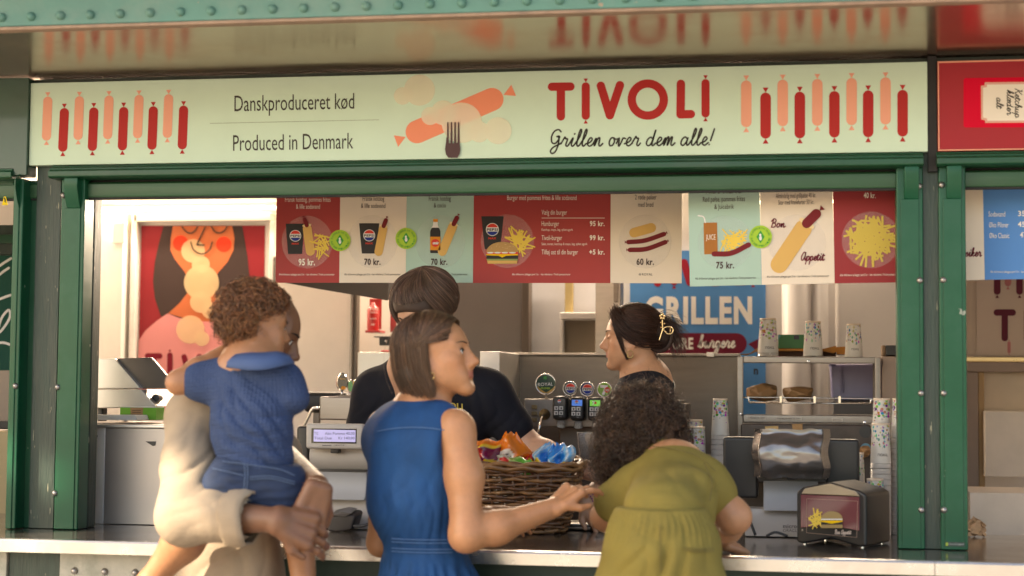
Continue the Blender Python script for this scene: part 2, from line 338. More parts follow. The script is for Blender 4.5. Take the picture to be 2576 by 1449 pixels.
# rails and pillars of the shutter fronts
def bar(name, top, bot, y0, y1, mat, parent=K, Z0=None, Z1=None, bevel=.004):
    """vertical member from photo x-range at a top and a bottom row"""
    (xa, xb, ya), (xc, xd, yb) = top, bot
    X0 = (W(xa, ya, y0)[0]+W(xc, yb, y0)[0])/2; X1 = (W(xb, ya, y0)[0]+W(xd, yb, y0)[0])/2
    return MB().box(X0, X1, y0, y1, Z0 if Z0 is not None else ZC+.001, Z1 if Z1 is not None else 2.115).build(name, mat, parent, bevel=bevel), X0, X1
def rail(name, top, bot, screws, Y=.015):
    o, X0, X1 = bar(name, top, bot, Y, .09, GREEN_BRIGHT)
    MB().box(X0+.012, X1-.012, Y-.004, Y, ZC+.003, 2.02).build('rail_face', GREEN_BRIGHT, o, bevel=.0015)
    # flared shutter guide at the head
    pr = [(Y, 2.13), (Y-.03, 2.118), (Y-.034, 2.085), (Y-.022, 2.05), (Y-.005, 2.02), (Y, 2.02)]
    MB().prism([(X0+.022, y, z) for y, z in pr], (X1-X0-.034, 0, 0)).build('shutter_guide', GREEN_BRIGHT, o, bevel=.004)
    for (x, y) in screws:
        p = W(x, y, Y-.005); MB().lathe((p[0], Y-.003, p[2]), [(.002, -.007), (.007, -.005), (.0095, -.001), (.0095, .001)], 12, 'y').build('screw', SCREW, o, smooth=True)
    return o, X0, X1
rail('shutter_rail', (30, 53, 600), (16, 44, 1200), [(38, 971)], Y=-.01)
rail('shutter_rail', (152, 207, 600), (134, 199, 1300), [(144, 974), (137, 1241), (158, 491)])
rail('shutter_rail', (2255, 2323, 600), (2259, 2326, 1300), [(2314, 705), (2317, 989), (2318, 1283), (2312, 468)])
o, _, _ = rail('shutter_rail', (2362, 2430, 600), (2366, 2435, 1300), [(2373, 704), (2374, 989), (2375, 1283), (2369, 465)])
bar('pillar', (53, 94, 600), (44, 72, 1200), .05, .2, GREEN, bevel=.002)
bar('pillar', (93, 153, 600), (71, 135, 1200), .035, .2, GREEN_DARK, Z1=2.17, bevel=.002)
bar('pillar', (2322, 2363, 600), (2325, 2367, 1300), .03, .2, GREEN_DARK, Z1=2.44, bevel=.002)
bar('jamb', (213, 240, 600), (200, 220, 1250), .10, .16, GREEN_DARK, Z1=2.08)
bar('jamb_gap', (205, 215, 600), (197, 201, 1250), .093, .15, DARK, Z1=2.08, bevel=0)
# small maker's plate on the rail, print only
p = Print(.009); p.poly([(2378, 1363), (2427, 1364), (2427, 1375), (2378, 1374)]).build('maker_plate', M('plate_dark', (.03, .05, .04), .4), o)
p = Print(.0075); p.text('GitterGruppen', 2386, 2425, 1371, 5.5, .01).build('maker_lettering', M('plate_pale', (.35, .36, .34), .5), o)
p = Print(.0075); p.poly([(2379, 1365), (2385, 1364), (2385, 1373), (2379, 1373)]).build('maker_mark', M('plate_lime', (.35, .45, .05), .5), o)
# heads above the opening: moulded lintel, end slat of the rolled shutter
def lintel(X0, X1, a, b):
    pr = [(.0, 2.156), (.0, 2.150), (-.018, 2.146), (-.018, 2.139), (-.028, 2.135), (-.028, 2.118), (-.02, 2.113), (.05, 2.113), (.05, 2.156)]
    MB().prism([(X0, y, z) for y, z in pr], (X1-X0, 0, 0)).build('lintel', GREEN, K, bevel=.002)
    MB().box(X0+.01, X1-.01, .062, .09, 2.075, 2.125).build('lintel_back', DARK, K)
    q = [(.045, 2.106), (.038, 2.10), (.038, 2.064), (.042, 2.057), (.06, 2.057), (.06, 2.106)]
    MB().prism([(a, y, z) for y, z in q], (b-a, 0, 0)).build('shutter_slat', M('shutter_green', (.026, .092, .042), .36, var=.2, scale=3, stretch=(.4, 4, 4), coat=.1, spec=.35, grime=(.10, .15, .10), gscale=5, gamt=.5), K, bevel=.0015)
    MB().box(a, b, .044, .060, 2.0505, 2.0565).build('shutter_seal', DARK, K)
    MB().box(a, b, .066, .2, 2.085, 2.11).build('shutter_roll', DARK, K)
lintel(-2.375, .338, -2.285, .262)
lintel(.375, XR, .46, XR)
lintel(XL, -2.50, XL, -2.43)
MB().box(XL, -2.455, -.012, .06, 2.125, 2.44).build('head_panel', M('dark_green_panel', (.012, .055, .032), .35, var=.2, coat=.3), K, bevel=.002)
MB().box(-2.455, XR, .032, .12, 2.16, 2.44).build('head_board', GREEN_DARK, K)
MB().box(.353, .378, .004, .03, 2.10, 2.44).build('head_gap', DARK, K)
# glossy soffit above the signs, front beam with rivets
MB().box(XL, XR, -.70, .2, ZS, ZS+.02).build('soffit', SOFFIT, K)
bm_ = MB().box(XL, XR, -.735, -.703, ZS-.002, ZS+.19).build('canopy_beam', PATINA, K, bevel=.004)
MB().box(XL, XR, -.74, -.70, ZS-.012, ZS-.0025).build('beam_lip', M('rust_edge', (.33, .22, .15), .55, var=.3, scale=20, bump=.4), bm_, bevel=.002)
C1 = crop(0, 0, 1300, 2576)
x0r = W(*C1(15, 130), -.735); x1r = W(*C1(1570, 75), -.735); stp = (x1r[0]-x0r[0])/7.0
i = -3
while x0r[0]+stp*i < .75:
    x = x0r[0]+stp*i
    MB().lathe((x, -.735, x0r[2]), [(.001, -.016), (.006, -.0145), (.0105, -.010), (.0125, -.003), (.0125, .002)], 14, 'y').build('rivet', PATINA, bm_, smooth=True); i += 1
MB().box(XL, XR, -1.0, -.70, ZS+.191, ZS+.23).build('canopy_roof', M('roof_sheet', (.20, .12, .10), .5), K)
MB().box(XL, XR, -.70, YB+.15, ZS+.33, ZS+.36).build('roof', MATS['roof_sheet'], K)
MB().box(XL, XR, .2, YB, ZS+.02, ZS+.05).build('ceiling', CREAM_WALL, K)
# inner walls
bw = MB().box(XL, XR, YB, YB+.12, 0, ZS+.02).build('back_wall', CREAM_WALL, K)
MB().box(XL-.1, XL, -.2, YB+.12, 0, ZS+.3).build('side_wall', CREAM_WALL, K)
MB().box(XR, XR+.1, -.2, YB+.12, 0, ZS+.3).build('side_wall', CREAM_WALL, K)
def rel(name, x0, y0, x1, y1, Y, d, mat, par=K, bevel=.003): return boxpx(x0, y0, x1, y1, Y, d, name, mat, par, bevel)
# whole right half of the rear is a paler white wall with pipes
rel('wall_lining', 1562, 470, 2700, 1400, 2.33, .05, WHITE_WALL)
# door and its frame behind the poster, tall cupboard at the far left
dw = M('door_white', (.88, .84, .79), .4, var=.03)
rel('door_frame', 322, 536, 336, 1330, 2.30, .09, dw); rel('door_frame', 336, 536, 680, 556, 2.30, .09, dw); rel('door_frame', 672, 556, 684, 1330, 2.30, .09, dw)
dr = rel('door', 338, 557, 671, 1330, 2.345, .05, M('door_leaf', (.88, .84, .80), .4, var=.03))
rel('cupboard', 200, 535, 303, 1330, 2.26, .13, dw); rel('hinge_box', 282, 558, 314, 612, 2.24, .02, dw)
rel('wall_trim', 200, 500, 700, 508, 2.30, .09, dw)
rel('wall_trim', 684, 645, 690, 960, 2.28, .05, STEEL)
# LED strip under the wall trim, lit
led = MB().box(-3.2, W(690, 524, 2.28)[0], 2.27, 2.30, W(450, 524, 2.28)[2]-.006, W(450, 524, 2.28)[2]+.006).build('led_and_fill_strip', M('led', (1, .85, .6), .5, emis=(1, .80, .52), es=5.0), K)
LZ = W(450, 524, 2.28)[2]
for k, (a, b) in enumerate(((W(180, 524, 2.28)[0], W(690, 524, 2.28)[0]), (W(760, 524, 2.28)[0], W(1690, 524, 2.28)[0]), (W(1780, 524, 2.28)[0], W(2230, 524, 2.28)[0]))):
    if k: MB().box(a, b, 2.27, 2.30, LZ-.006, LZ+.006).build('led_and_fill_strip', MATS['led'], K)  # later strips are added, hidden behind the menu boards, to brighten the interior
    la = bpy.data.lights.new('led_and_fill_light', 'AREA'); la.shape = 'RECTANGLE'; la.size = b-a; la.size_y = .03; la.energy = (11, 9, 3)[k]*(b-a); la.color = (1, .84, .68)
    lo = bpy.data.objects.new('led_and_fill_light', la); COL.objects.link(lo); lo.location = ((a+b)/2, 2.255, LZ-.012); lo.rotation_euler = (math.radians(-62), 0, 0)
# centre: white wall panel with steel edge, grey door, pass-through to the back room
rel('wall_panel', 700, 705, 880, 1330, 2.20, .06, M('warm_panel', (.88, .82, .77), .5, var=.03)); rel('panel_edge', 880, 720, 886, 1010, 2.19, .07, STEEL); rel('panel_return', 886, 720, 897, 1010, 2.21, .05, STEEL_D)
rel('grey_door', 1120, 640, 1312, 1000, 2.25, .06, GREY_DOOR); rel('door_post', 1312, 640, 1330, 1000, 2.22, .09, M('brown_post', (.10, .075, .06), .5))
rel('passage_wall', 1330, 640, 1500, 1000, 2.36, .03, M('cool_wall', (.62, .62, .66), .5))
rel('passage_curtain', 1421, 640, 1441, 800, 2.30, .03, M('ochre_cloth', (.42, .32, .14), .8)); rel('passage_shelf', 1408, 786, 1500, 803, 2.20, .12, WHITE_WALL)
rel('passage_hatch', 1416, 806, 1500, 892, 2.32, .03, M('hatch_beige', (.28, .22, .16), .6)); rel('hatch_frame', 1408, 803, 1417, 892, 2.28, .06, WHITE_WALL)
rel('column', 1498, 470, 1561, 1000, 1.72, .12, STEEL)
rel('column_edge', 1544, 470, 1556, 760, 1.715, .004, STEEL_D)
# vertical white pipes
for (a, b, Yc) in ((1967, 2040, 2.22), (2041, 2084, 2.24), (2102, 2111, 2.30)):
    p0, p1 = W(a, 900, Yc), W(b, 900, Yc); r = (p1[0]-p0[0])/2
    pp = MB().lathe(((p0[0]+p1[0])/2, Yc, 0), [(r, .1), (r, ZS)], 28).build('pipe', M('pipe_white', (.70, .67, .66), .4, var=.03), K, smooth=True)
# slanted dark extractor hood
hp = [W(690, 706, 1.3), W(978, 706, 1.3), W(975, 756, 1.3), W(800, 727, 1.3)]
MB().prism(hp, (0, .5, .12)).build('extractor_hood', M('hood_dark', (.055, .042, .036), .4, metal=.4), K)
# steel splashbacks of the rear counters
rb = rel('rear_counter', 1255, 1150, 2260, 1420, 1.28, .45, STEEL_D)
rel('splashback', 1256, 893, 1862, 1180, 1.66, .04, STEEL_D); rel('splashback_rim', 1254, 888, 1862, 896, 1.64, .07, STEEL)
rel('splashback_clip', 1777, 886, 1797, 899, 1.63, .02, STEEL_L)
rel('splashback_end', 1206, 884, 1256, 1180, 1.20, .5, STEEL_L)
rel('rear_cabinet', 897, 886, 992, 1330, 1.9, .4, STEEL_L)
# ================================================================ right bay, left bay fragments (seen past the posts)
rel('back_panel', 2425, 700, 2620, 905, 2.1, .05, M('taupe_panel', (.42, .34, .28), .5)); rel('rail_trim', 2425, 898, 2620, 911, 2.0, .05, M('brass_trim', (.62, .45, .22), .3, metal=.7))
rel('bay_frame', 2425, 911, 2620, 936, 1.96, .05, M('bay_frame_brown', (.25, .18, .14), .5)); rel('bay_frame', 2425, 936, 2462, 1245, 1.96, .05, MATS['bay_frame_brown'])
rel('bay_frame', 2462, 936, 2477, 1245, 1.97, .06, M('amber_wood', (.36, .22, .09), .5)); rel('bay_board', 2470, 930, 2620, 1040, 2.05, .03, M('bay_cream', (.62, .50, .36), .5))
rel('bay_cabinet', 2478, 1035, 2620, 1200, 1.9, .1, M('bay_white', (.66, .58, .50), .45)); rel('bay_cabinet', 2440, 1240, 2620, 1400, 1.2, .4, MATS['bay_white'])
rel('left_bay_wall', -40, 498, 40, 566, 1.2, .05, CREAM_WALL); rel('left_bay_shutter', -40, 566, 40, 640, .9, .05, GREEN_DARK); rel('left_bay_shutter', -40, 590, 40, 612, .88, .02, GREEN)
rel('left_bay_shelf', -40, 1060, 40, 1080, .8, .3, BLACK); rel('left_bay_cabinet', -40, 1085, 40, 1330, .7, .5, M('bay_yellow', (.55, .42, .22), .5)); rel('left_bay_cabinet', -40, 930, 30, 1060, 1.0, .3, M('bay_tan', (.45, .36, .28), .5))
rel('left_bay_lintel', -40, 452, 34, 496, .04, .05, GREEN)
# loose scraps on the right bay counter
for (pts, mt) in (([(2440, 1330), (2452, 1300), (2470, 1316), (2478, 1345), (2462, 1354), (2444, 1350)], (.55, .36, .20)), ([(2455, 1322), (2474, 1318), (2482, 1346), (2462, 1352)], (.10, .06, .04))):
    pass
# ================================================================ unseen tree added to shade the kiosk front, left of the camera
def lit_window(P):
    """gap cut into the added crown: lines of sight from these spots to the sun stay open"""
    m = np.zeros(len(P), bool)
    for c, r in ((W(408, 1200, -.95), .12), (W(440, 1290, -1.0), .10), (W(420, 1400, -.9), .22), (Wz(40, 1345, ZC), .16), (W(30, 1150, .0), .10), (W(60, 1420, -.28), .2)):
        q = P-c; m |= np.linalg.norm(q-(q@SUN_DIR)[:, None]*SUN_DIR, axis=1) < r
    return m
T = thing('added_shade_tree', 'broad leafy tree added outside the view to shade the kiosk front', 'tree', (-9.5, -5.2, 0))
BARK = M('bark', (.09, .07, .055), .9, var=.3, bump=.8, bscale=20); LEAF = M('leaf', (.06, .11, .03), .5, var=.35, scale=2)
tb = MB(); tb.tube([(-9.5, -5.2, 0), (-9.45, -5.15, 1.2), (-9.3, -5.1, 2.6), (-8.9, -4.9, 4.2), (-8.4, -4.7, 6.0)], [.34, .26, .22, .17, .08], 12)
for (dx, dy, dz) in ((-1.8, .6, 1.8), (1.9, -.8, 1.4), (2.4, 1.4, 2.0), (-.8, -1.7, 2.2), (.6, 2.2, 1.6)):
    tb.tube([(-9.3, -5.1, 2.7), (-9.3+dx*.5, -5.1+dy*.5, 2.9+dz*.6), (-9.3+dx, -5.1+dy, 3.2+dz)], [.13, .09, .03], 8)
tb.build('trunk', BARK, T, smooth=True)
cc = np.array([-1.0, -.45, 1.5])+SUN_DIR*9.0
ux = np.cross([0, 0, 1.0], SUN_DIR); ux /= np.linalg.norm(ux); uz = np.cross(SUN_DIR, ux)
n = 26000; a = np.random.normal(size=(n, 3)); a /= np.linalg.norm(a, axis=1)[:, None]; a *= (np.random.rand(n)**.33)[:, None]
P = cc+a[:, :1]*2.7*ux+a[:, 1:2]*2.2*uz+a[:, 2:]*1.5*SUN_DIR
P = P[~lit_window(P)]; n = len(P)
d1 = np.random.normal(size=(n, 3)); d1 /= np.linalg.norm(d1, axis=1)[:, None]; d2 = np.cross(d1, np.random.normal(size=(n, 3))); d2 /= np.linalg.norm(d2, axis=1)[:, None]
s1 = np.random.uniform(.05, .09, (n, 1)); V = np.stack([P-d1*s1, P+d2*s1*.6, P+d1*s1, P-d2*s1*.6], 1).reshape(-1, 3)
mesh_np('crown', V, np.arange(4*n).reshape(-1, 4), LEAF, T, smooth=False)
# ================================================================ printed boards
C1 = crop(0, 0, 1300, 2576); C2 = crop(1270, 0, 1300, 2576); C3 = crop(2540, 0, 1300, 2576)
C4 = crop(0, 700, 1300, 2576); C5 = crop(1270, 700, 1300, 2576); C6 = crop(2540, 700, 1300, 2576)
def ink(name, col, rough=.4): return M('ink_'+name, col, .55, var=.03, spec=.18)
MINT = ink('mint', (.64, .80, .63)); I_PINK = ink('pink', (.88, .40, .27)); I_RED = ink('red', (.46, .030, .028)); I_TEXT = ink('char', (.05, .045, .035))
I_SALMON = ink('salmon', (.90, .30, .17)); I_FORK = ink('fork', (.10, .055, .055)); I_HAIRLINE = ink('hairline', (.34, .42, .30))
STEAM = M('ink_steam', (.96, .88, .66), .4, var=.02, alpha=.62); HALO = M('ink_halo', (.9, .75, .7), .4, var=.02, alpha=.16); HALO2 = M('ink_halo_cool', (.70, .68, .72), .4, var=.02, alpha=.12)
B_RED = ink('board_red', (.42, .060, .055)); B_CREAM = ink('board_cream', (.84, .72, .58)); B_MINT = ink('board_mint', (.43, .60, .50)); B_BLUE = ink('board_blue', (.10, .27, .60))
T_BROWN = ink('brown', (.075, .045, .038)); T_CREAM = ink('cream', (.92, .84, .72)); T_MAROON = ink('maroon', (.17, .015, .03))
CUPK = ink('cup_dark', (.040, .036, .036)); BUN = ink('bun', (.74, .45, .14)); BUNL = ink('bun_light', (.86, .66, .36)); DOG = ink('dog', (.20, .018, .022)); FRY = ink('fry', (.88, .62, .10))
LIME = ink('lime', (.42, .64, .06)); LEAFG = ink('leafgreen', (.05, .34, .06)); WHITE = ink('white', (.85, .83, .80)); PBLUE = ink('pblue', (.02, .04, .28)); PRED = ink('pred', (.75, .06, .04))
# ---- mint fascia sign
S = thing('fascia_sign', 'long mint green sign above the hatch, with red TIVOLI lettering and rows of sausages', 'sign', (-1.05, .015, 2.158))
MB().box(-2.454, .3515, 0, .03, 2.158, 2.424).build('panel', MINT, S, bevel=.002)
L_ = lambda k: -.0008*k
for T_, pk, rd, r in ((C1, [(355, 345, 718, 1045), (590, 580, 715, 1040), (810, 800, 710, 1035), (1033, 1022, 705, 1028), (1253, 1243, 700, 1025)],
                      [(478, 466, 803, 1128), (697, 686, 798, 1122), (919, 909, 795, 1118), (1139, 1129, 790, 1113), (1364, 1354, 785, 1110)], 34),
                     (C3, [(512, 512, 598, 945), (783, 783, 592, 938), (1040, 1040, 587, 935), (1295, 1295, 580, 930), (1547, 1547, 575, 925)],
                      [(656, 656, 688, 1030), (910, 910, 682, 1028), (1167, 1167, 677, 1022), (1418, 1418, 672, 1020), (1674, 1674, 668, 1015)], 39)):
    for L, mt in ((pk, I_PINK), (rd, I_RED)):
        for (xa, xb, ya, yb) in L: Print(L_(1), T_).sausage((xa+xb)/2, ya, yb, r, (xa-xb)/2).build('sausage_print', mt, S)
Print(L_(1), C1).text('Danskproduceret kød', 1742, 2632, 827, 124, slope=-.0225).build('lettering', I_TEXT, S)
Print(L_(1), C1).text('Produced in Denmark', 1732, 2625, 1121, 124, slope=-.02).build('lettering', I_TEXT, S)
Print(L_(1), C1).poly([(1560, 915), (2816, 888), (2816, 892), (1560, 919)]).build('divider_line', I_HAIRLINE, S)
pr = Print(L_(1), C2); pr.cap(582, 980, 1140, 738, 85); pr.poly([(497, 1018), (410, 1006), (442, 1092)]); pr.poly([(1225, 705), (1282, 630), (1318, 713)]); pr.build('sausage_print', I_SALMON, S)
for k, (x, y, r) in enumerate(((600, 670, 115), (475, 713, 65), (680, 862, 67), (778, 838, 92), (915, 912, 150), (1045, 980, 78), (1185, 971, 100))):
    Print(L_(2+k*.5), C2).circ(x, y, r).build('steam_print', STEAM, S)
pr = Print(L_(7), C2)
for x in (811, 838, 865, 891): pr.poly([(x-5, 907), (x+5, 907), (x+8, 1062), (x-8, 1062)])
pr.poly([(801, 1015), (797, 1060), (790, 1110), (798, 1148), (815, 1172), (882, 1172), (898, 1145), (904, 1110), (898, 1060), (897, 1030), (885, 1062), (872, 1062), (866, 1050), (858, 1064), (845, 1064), (838, 1052), (830, 1064), (816, 1062)])
pr.build('fork_print', I_FORK, S)
def tivoli(pr, T0, k, r, letters='TIVOLI'):
    """rounded monoline letters with sausage-shaped I; T0 = (x, y top), k scale"""
    X = lambda x: T0[0]+k*x
    Yy = lambda y: T0[1]+k*y
    if 'T' in letters: pr.cap(X(0), Yy(0), X(137), Yy(-2), r); pr.cap(X(66), Yy(0), X(66), Yy(220), r)
    if 'I' in letters: pr.sausage(X(251), Yy(-33), Yy(245), r*.97)
    if 'V' in letters: pr.cap(X(363), Yy(-8), X(430), Yy(212), r); pr.cap(X(430), Yy(212), X(505), Yy(-12), r)
    if 'O' in letters: pr.ring(X(712), Yy(95), 119*k-r, 119*k+r)
    if 'L' in letters: pr.cap(X(958), Yy(-22), X(955), Yy(205), r); pr.cap(X(955), Yy(205), X(1032), Yy(203), r)
    if '!' in letters: pr.sausage(X(1141), Yy(-57), Yy(228), r*.97)
    return pr
tivoli(Print(L_(1), C2), (1585, 645), 1.0, 31, 'TIVOL!').build('lettering', I_RED, S)
script(Print(L_(1), C2), 'Grillen over dem alle!', 1562, 2775, 1088, 62, 6.0, slope=-.008).build('script_lettering', I_TEXT, S)
# ---- red sign of the next bay
S = thing('fascia_sign', 'dark red sign above the right hand bay, with a bright red label print', 'sign', (.9, .015, 2.158))
MB().box(.380, 1.39, 0, .03, 2.158, 2.424).build('panel', ink('sign_red', (.40, .035, .045)), S, bevel=.002)
a = W(*C3(1970, 462), 0)
m = MB(); m.box(.381, 1.388, -.003, -.0003, 2.4185, 2.423); m.box(.381, 1.388, -.003, -.0003, 2.159, 2.1625); m.box(.381, .3845, -.003, -.0003, 2.1635, 2.4175); m.build('border_strip', I_PINK, S)
Print(L_(1), C3).poly([(2138, 580), (3200, 566), (3200, 944), (2138, 948), (2126, 936), (2126, 592)]).build('label_ground', ink('hot_red', (.72, .0, .03)), S)
q = [(2285, 612), (3200, 600), (3200, 908), (2288, 913), (2285, 893), (2258, 888), (2256, 638), (2282, 634)]
Print(L_(2), C3).poly(q).build('label_border', ink('pinkish', (.80, .45, .36)), S)
Print(L_(3), C3).poly([(2302, 628), (3200, 616), (3200, 893), (2304, 897), (2300, 880), (2272, 872), (2272, 652), (2300, 646)]).build('label_print', T_CREAM, S)
pr = Print(L_(4), C3)
for t, x, y0, y1 in (('Ketchup', 2510, 655, 872), ('klæder', 2450, 668, 852), ('alt', 2372, 722, 802)): script(pr, t, x, x+(y1-y0), y0, 26, 3.0, rot=math.pi/2)
pr.build('script_lettering', I_TEXT, S)
# ---- menu boards
random.seed(3)
def fries(pr, cx, cy, rx, ry, n, w, ln, seed=1):
    rr = random.Random(seed)
    for _ in range(n):
        a = rr.uniform(0, 6.28); d = rr.random()**.6*.72; x, y = cx+rx*d*math.cos(a), cy+ry*d*math.sin(a); t = rr.uniform(0, 3.14); l = ln*rr.uniform(.6, 1)/2
        c, s = math.cos(t), math.sin(t); pr.poly([(x+c*l-s*w, y+s*l+c*w), (x+c*l+s*w*.7, y+s*l-c*w*.7), (x-c*l+s*w, y-s*l-c*w), (x-c*l-s*w*.7, y-s*l+c*w*.7)])
    return pr
SMALL = 'Alle drikkevarer pålægges pant 5 kr. – kan refunderes i Tivolis pantautomater'
class Board:
    def __init__(s, root, Y, T): s.root = root; s.Y = Y; s.T = T
    def panel(s, pts, mat): s.p = slabpx([s.T(*q) for q in pts], s.Y, .005, 'menu_panel', mat, s.root); return s
    def P(s, k): return Print(s.Y-.0007*k, s.T)
    def put(s, pr, name, mat): pr.build(name, mat, s.p); return s
    def txt(s, mat, rows):
        for r in rows: s.put(s.P(2).text(*r), 'lettering', mat)
        return s
    def cup(s, pts, c, r, mx):
        s.put(s.P(2).poly(pts), 'cup_print', CUPK); x, y = c
        s.put(s.P(3).circ(x, y, r), 'logo_disc', WHITE)
        s.put(s.P(4).circ(x, y, r*.9, n=20, a0=math.pi*1.12, a1=math.pi*1.88), 'logo_red', PRED); s.put(s.P(4).circ(x, y, r*.9, n=20, a0=math.pi*.12, a1=math.pi*.88), 'logo_blue', PBLUE)
        s.put(s.P(5).text('PEPSI', x-r*.86, x+r*.86, y+r*.2, r*.38, .03), 'logo_lettering', CUPK)
        s.put(s.P(3).text('MAX', x-r*.62, x+r*.62, mx, r*.32, .03), 'logo_max', PRED); return s
    def dog(s, x0, y0, x1, y1, r, sx, sy, sr):
        s.put(s.P(3).cap(x0, y0, x1, y1, r), 'bun_print', BUN)
        a = math.atan2(y1-y0, x1-x0); ux, uy = math.cos(a), math.sin(a); bx, by = x0-ux*r*.75, y0-uy*r*.75
        pr = s.P(4); pr.poly([(bx-uy*r*1.0*math.cos(t)+ux*r*.35*math.sin(t), by+ux*r*1.0*math.cos(t)+uy*r*.35*math.sin(t)) for t in np.linspace(0, 6.28, 25)[:-1]]); s.put(pr, 'bun_opening', BUNL)
        pr = s.P(5); pr.cap(bx, by, sx, sy, sr); b = math.atan2(sy-by, sx-bx); tx, ty = sx+math.cos(b)*sr, sy+math.sin(b)*sr
        pr.poly([(tx, ty), (tx+math.cos(b-.6)*sr*1.1, ty+math.sin(b-.6)*sr*1.1), (tx+math.cos(b+.6)*sr*1.1, ty+math.sin(b+.6)*sr*1.1)]); s.put(pr, 'sausage_print', DOG); return s
    def badge(s, x, y, r):
        s.put(s.P(6).circ(x, y, r), 'badge_disc', LIME); s.put(s.P(7).poly([(x, y-r*.56), (x+r*.36, y), (x, y+r*.56), (x-r*.36, y)]), 'badge_diamond', LEAFG)
        pr = s.P(8).circ(x, y+r*.12, r*.13, r*.2, 14); pr.circ(x-r*.02, y-r*.16, r*.10, r*.12, 12); s.put(pr, 'badge_figure', WHITE)
        pr = s.P(8)
        for t, a0, a1, out in (('PLANTEPØLSE KAN VÆLGES', math.pi*1.05, math.pi*1.95, 1), ('PLANT BASED OPTION AVAILABLE', math.pi*.97, math.pi*.03, -1)):
            for i, ch in enumerate(t):
                if ch == ' ': continue
                a = a0+(a1-a0)*(i+.5)/len(t); rad = r*.70 if out > 0 else r*.87; bx, by = x+rad*math.cos(a), y+rad*math.sin(a)
                w = r*.085; pr.text(ch, bx-w/2, bx+w/2, by, r*.17, .01, rot=a+math.pi/2*out, center=(bx, by))
        s.put(pr, 'badge_lettering', LEAFG); return s
    def burger(s, x, y, w, h):                    # x,y top-left of the burger, w x h
        k = lambda u, v: (x+u*w, y+v*h)
        s.put(s.P(5).circ(x+w/2, y+.47*h, w/2, .47*h, n=24, a0=math.pi, a1=2*math.pi), 'bun_top', ink('bun_top', (.55, .33, .13)))
        pr = s.P(6)
        for i in range(16): a, b = (random.uniform(.15, .85), random.uniform(.1, .32)); pr.circ(*k(a, b), w*.012, w*.006, 6)
        s.put(pr, 'sesame', BUNL); s.put(s.P(5).poly([k(.0, .47), k(1, .47), k(1, .56), k(0, .56)]), 'tomato', PRED)
        pr = s.P(6)
        for u in (.12, .35, .58, .82): pr.circ(*k(u, .5), w*.11, h*.035, 14)
        s.put(pr, 'onion', WHITE); s.put(s.P(5).poly([k(0, .60), k(1, .60), k(1, .78), k(0, .78)]), 'patty', CUPK)
        s.put(s.P(6).poly([k(0, .56), k(1, .56), k(1, .62), k(.62, .64), k(.5, .72), k(.38, .64), k(0, .62)]), 'cheese', ink('cheese', (.9, .55, .01)))
        s.put(s.P(5).poly([k(0, .78), k(1, .78), k(.98, .86), k(.02, .86)]), 'lettuce', ink('lettuce', (.30, .36, .12))); s.put(s.P(5).poly([k(.02, .86), k(.98, .86), k(.96, 1), k(.04, 1)]), 'bun_bottom', BUN); return s
YM = .55
R1 = thing('menu_board', 'long menu board of five red, cream and mint panels hung under the lintel', 'menu board', W(1205, 711, YM))
MB().box(W(694, 600, YM)[0]+.03, W(1716, 600, YM)[0]-.03, YM+.006, YM+.012, W(1200, 690, YM)[2], 2.2).build('backing', STEEL_L, R1)
b = Board(R1, YM, C4).panel([(2057, -80), (2530, -80), (2519, 713), (2047, 714)], B_RED)
b.txt(T_CREAM, [('Fransk hotdog, pommes frites', 2118, 2456, 112, 36), ('& lille sodavand', 2200, 2378, 164, 36), ('95 kr.', 2218, 2340, 583, 48, .03), (SMALL, 2073, 2485, 659, 15)])
b.put(b.P(1).circ(2282, 412, 189, 197), 'halo_print', HALO).cup([(2123, 275), (2260, 275), (2245, 500), (2140, 500)], (2195, 365), 43, 430)
b.put(fries(b.P(3), 2385, 430, 66, 95, 26, 5, 110, 5), 'fries_print', FRY).dog(2283, 312, 2306, 480, 33, 2264, 245, 15).badge(2526, 400, 79)
b = Board(R1, YM, C5).panel([(13, -80), (507, -80), (497, 714), (4, 714)], B_CREAM)
b.txt(T_BROWN, [('Fransk hotdog', 178, 338, 105, 38), ('& lille sodavand', 166, 347, 158, 36), ('70 kr.', 190, 311, 580, 47, .03), (SMALL, 42, 460, 658, 15)])
b.put(b.P(1).circ(252, 410, 185, 197), 'halo_print', HALO2).cup([(152, 272), (302, 272), (278, 497), (172, 497)], (227, 362), 44, 428).dog(330, 315, 297, 484, 31, 350, 250, 16)
b = Board(R1, YM, C5).panel([(508, -80), (1005, -80), (997, 714), (498, 714)], B_MINT)
b.txt(T_BROWN, [('Fransk hotdog', 670, 833, 105, 38), ('& cocio', 707, 797, 155, 36), ('70 kr.', 686, 808, 580, 47, .03), (SMALL, 535, 958, 658, 15)])
b.put(b.P(1).circ(755, 410, 185, 197), 'halo_print', HALO2)
b.put(b.P(2).poly([(680, 488), (684, 494), (752, 494), (756, 488), (756, 330), (736, 288), (736, 262), (703, 262), (702, 288), (680, 330)]), 'bottle_print', CUPK)
b.put(b.P(3).poly([(703, 262), (736, 262), (737, 290), (748, 305), (688, 305), (700, 290)]), 'bottle_neck', WHITE).put(b.P(3).poly([(703, 240), (736, 240), (736, 262), (703, 262)]), 'bottle_cap', ink('orange', (.80, .30, .03)))
b.put(b.P(3).poly([(680, 372), (756, 372), (756, 472), (680, 472)]), 'bottle_label', MATS['ink_orange']).put(b.P(4).circ(718, 418, 29), 'label_disc', PRED)
b.put(script(b.P(5), 'cocio', 698, 740, 427, 12, 2.2), 'script_lettering', WHITE).dog(846, 300, 770, 482, 33, 878, 232, 17).badge(501, 385, 79)
b = Board(R1, YM, C5).panel([(1006, -80), (2021, -80), (2018, 716), (998, 715)], B_RED)
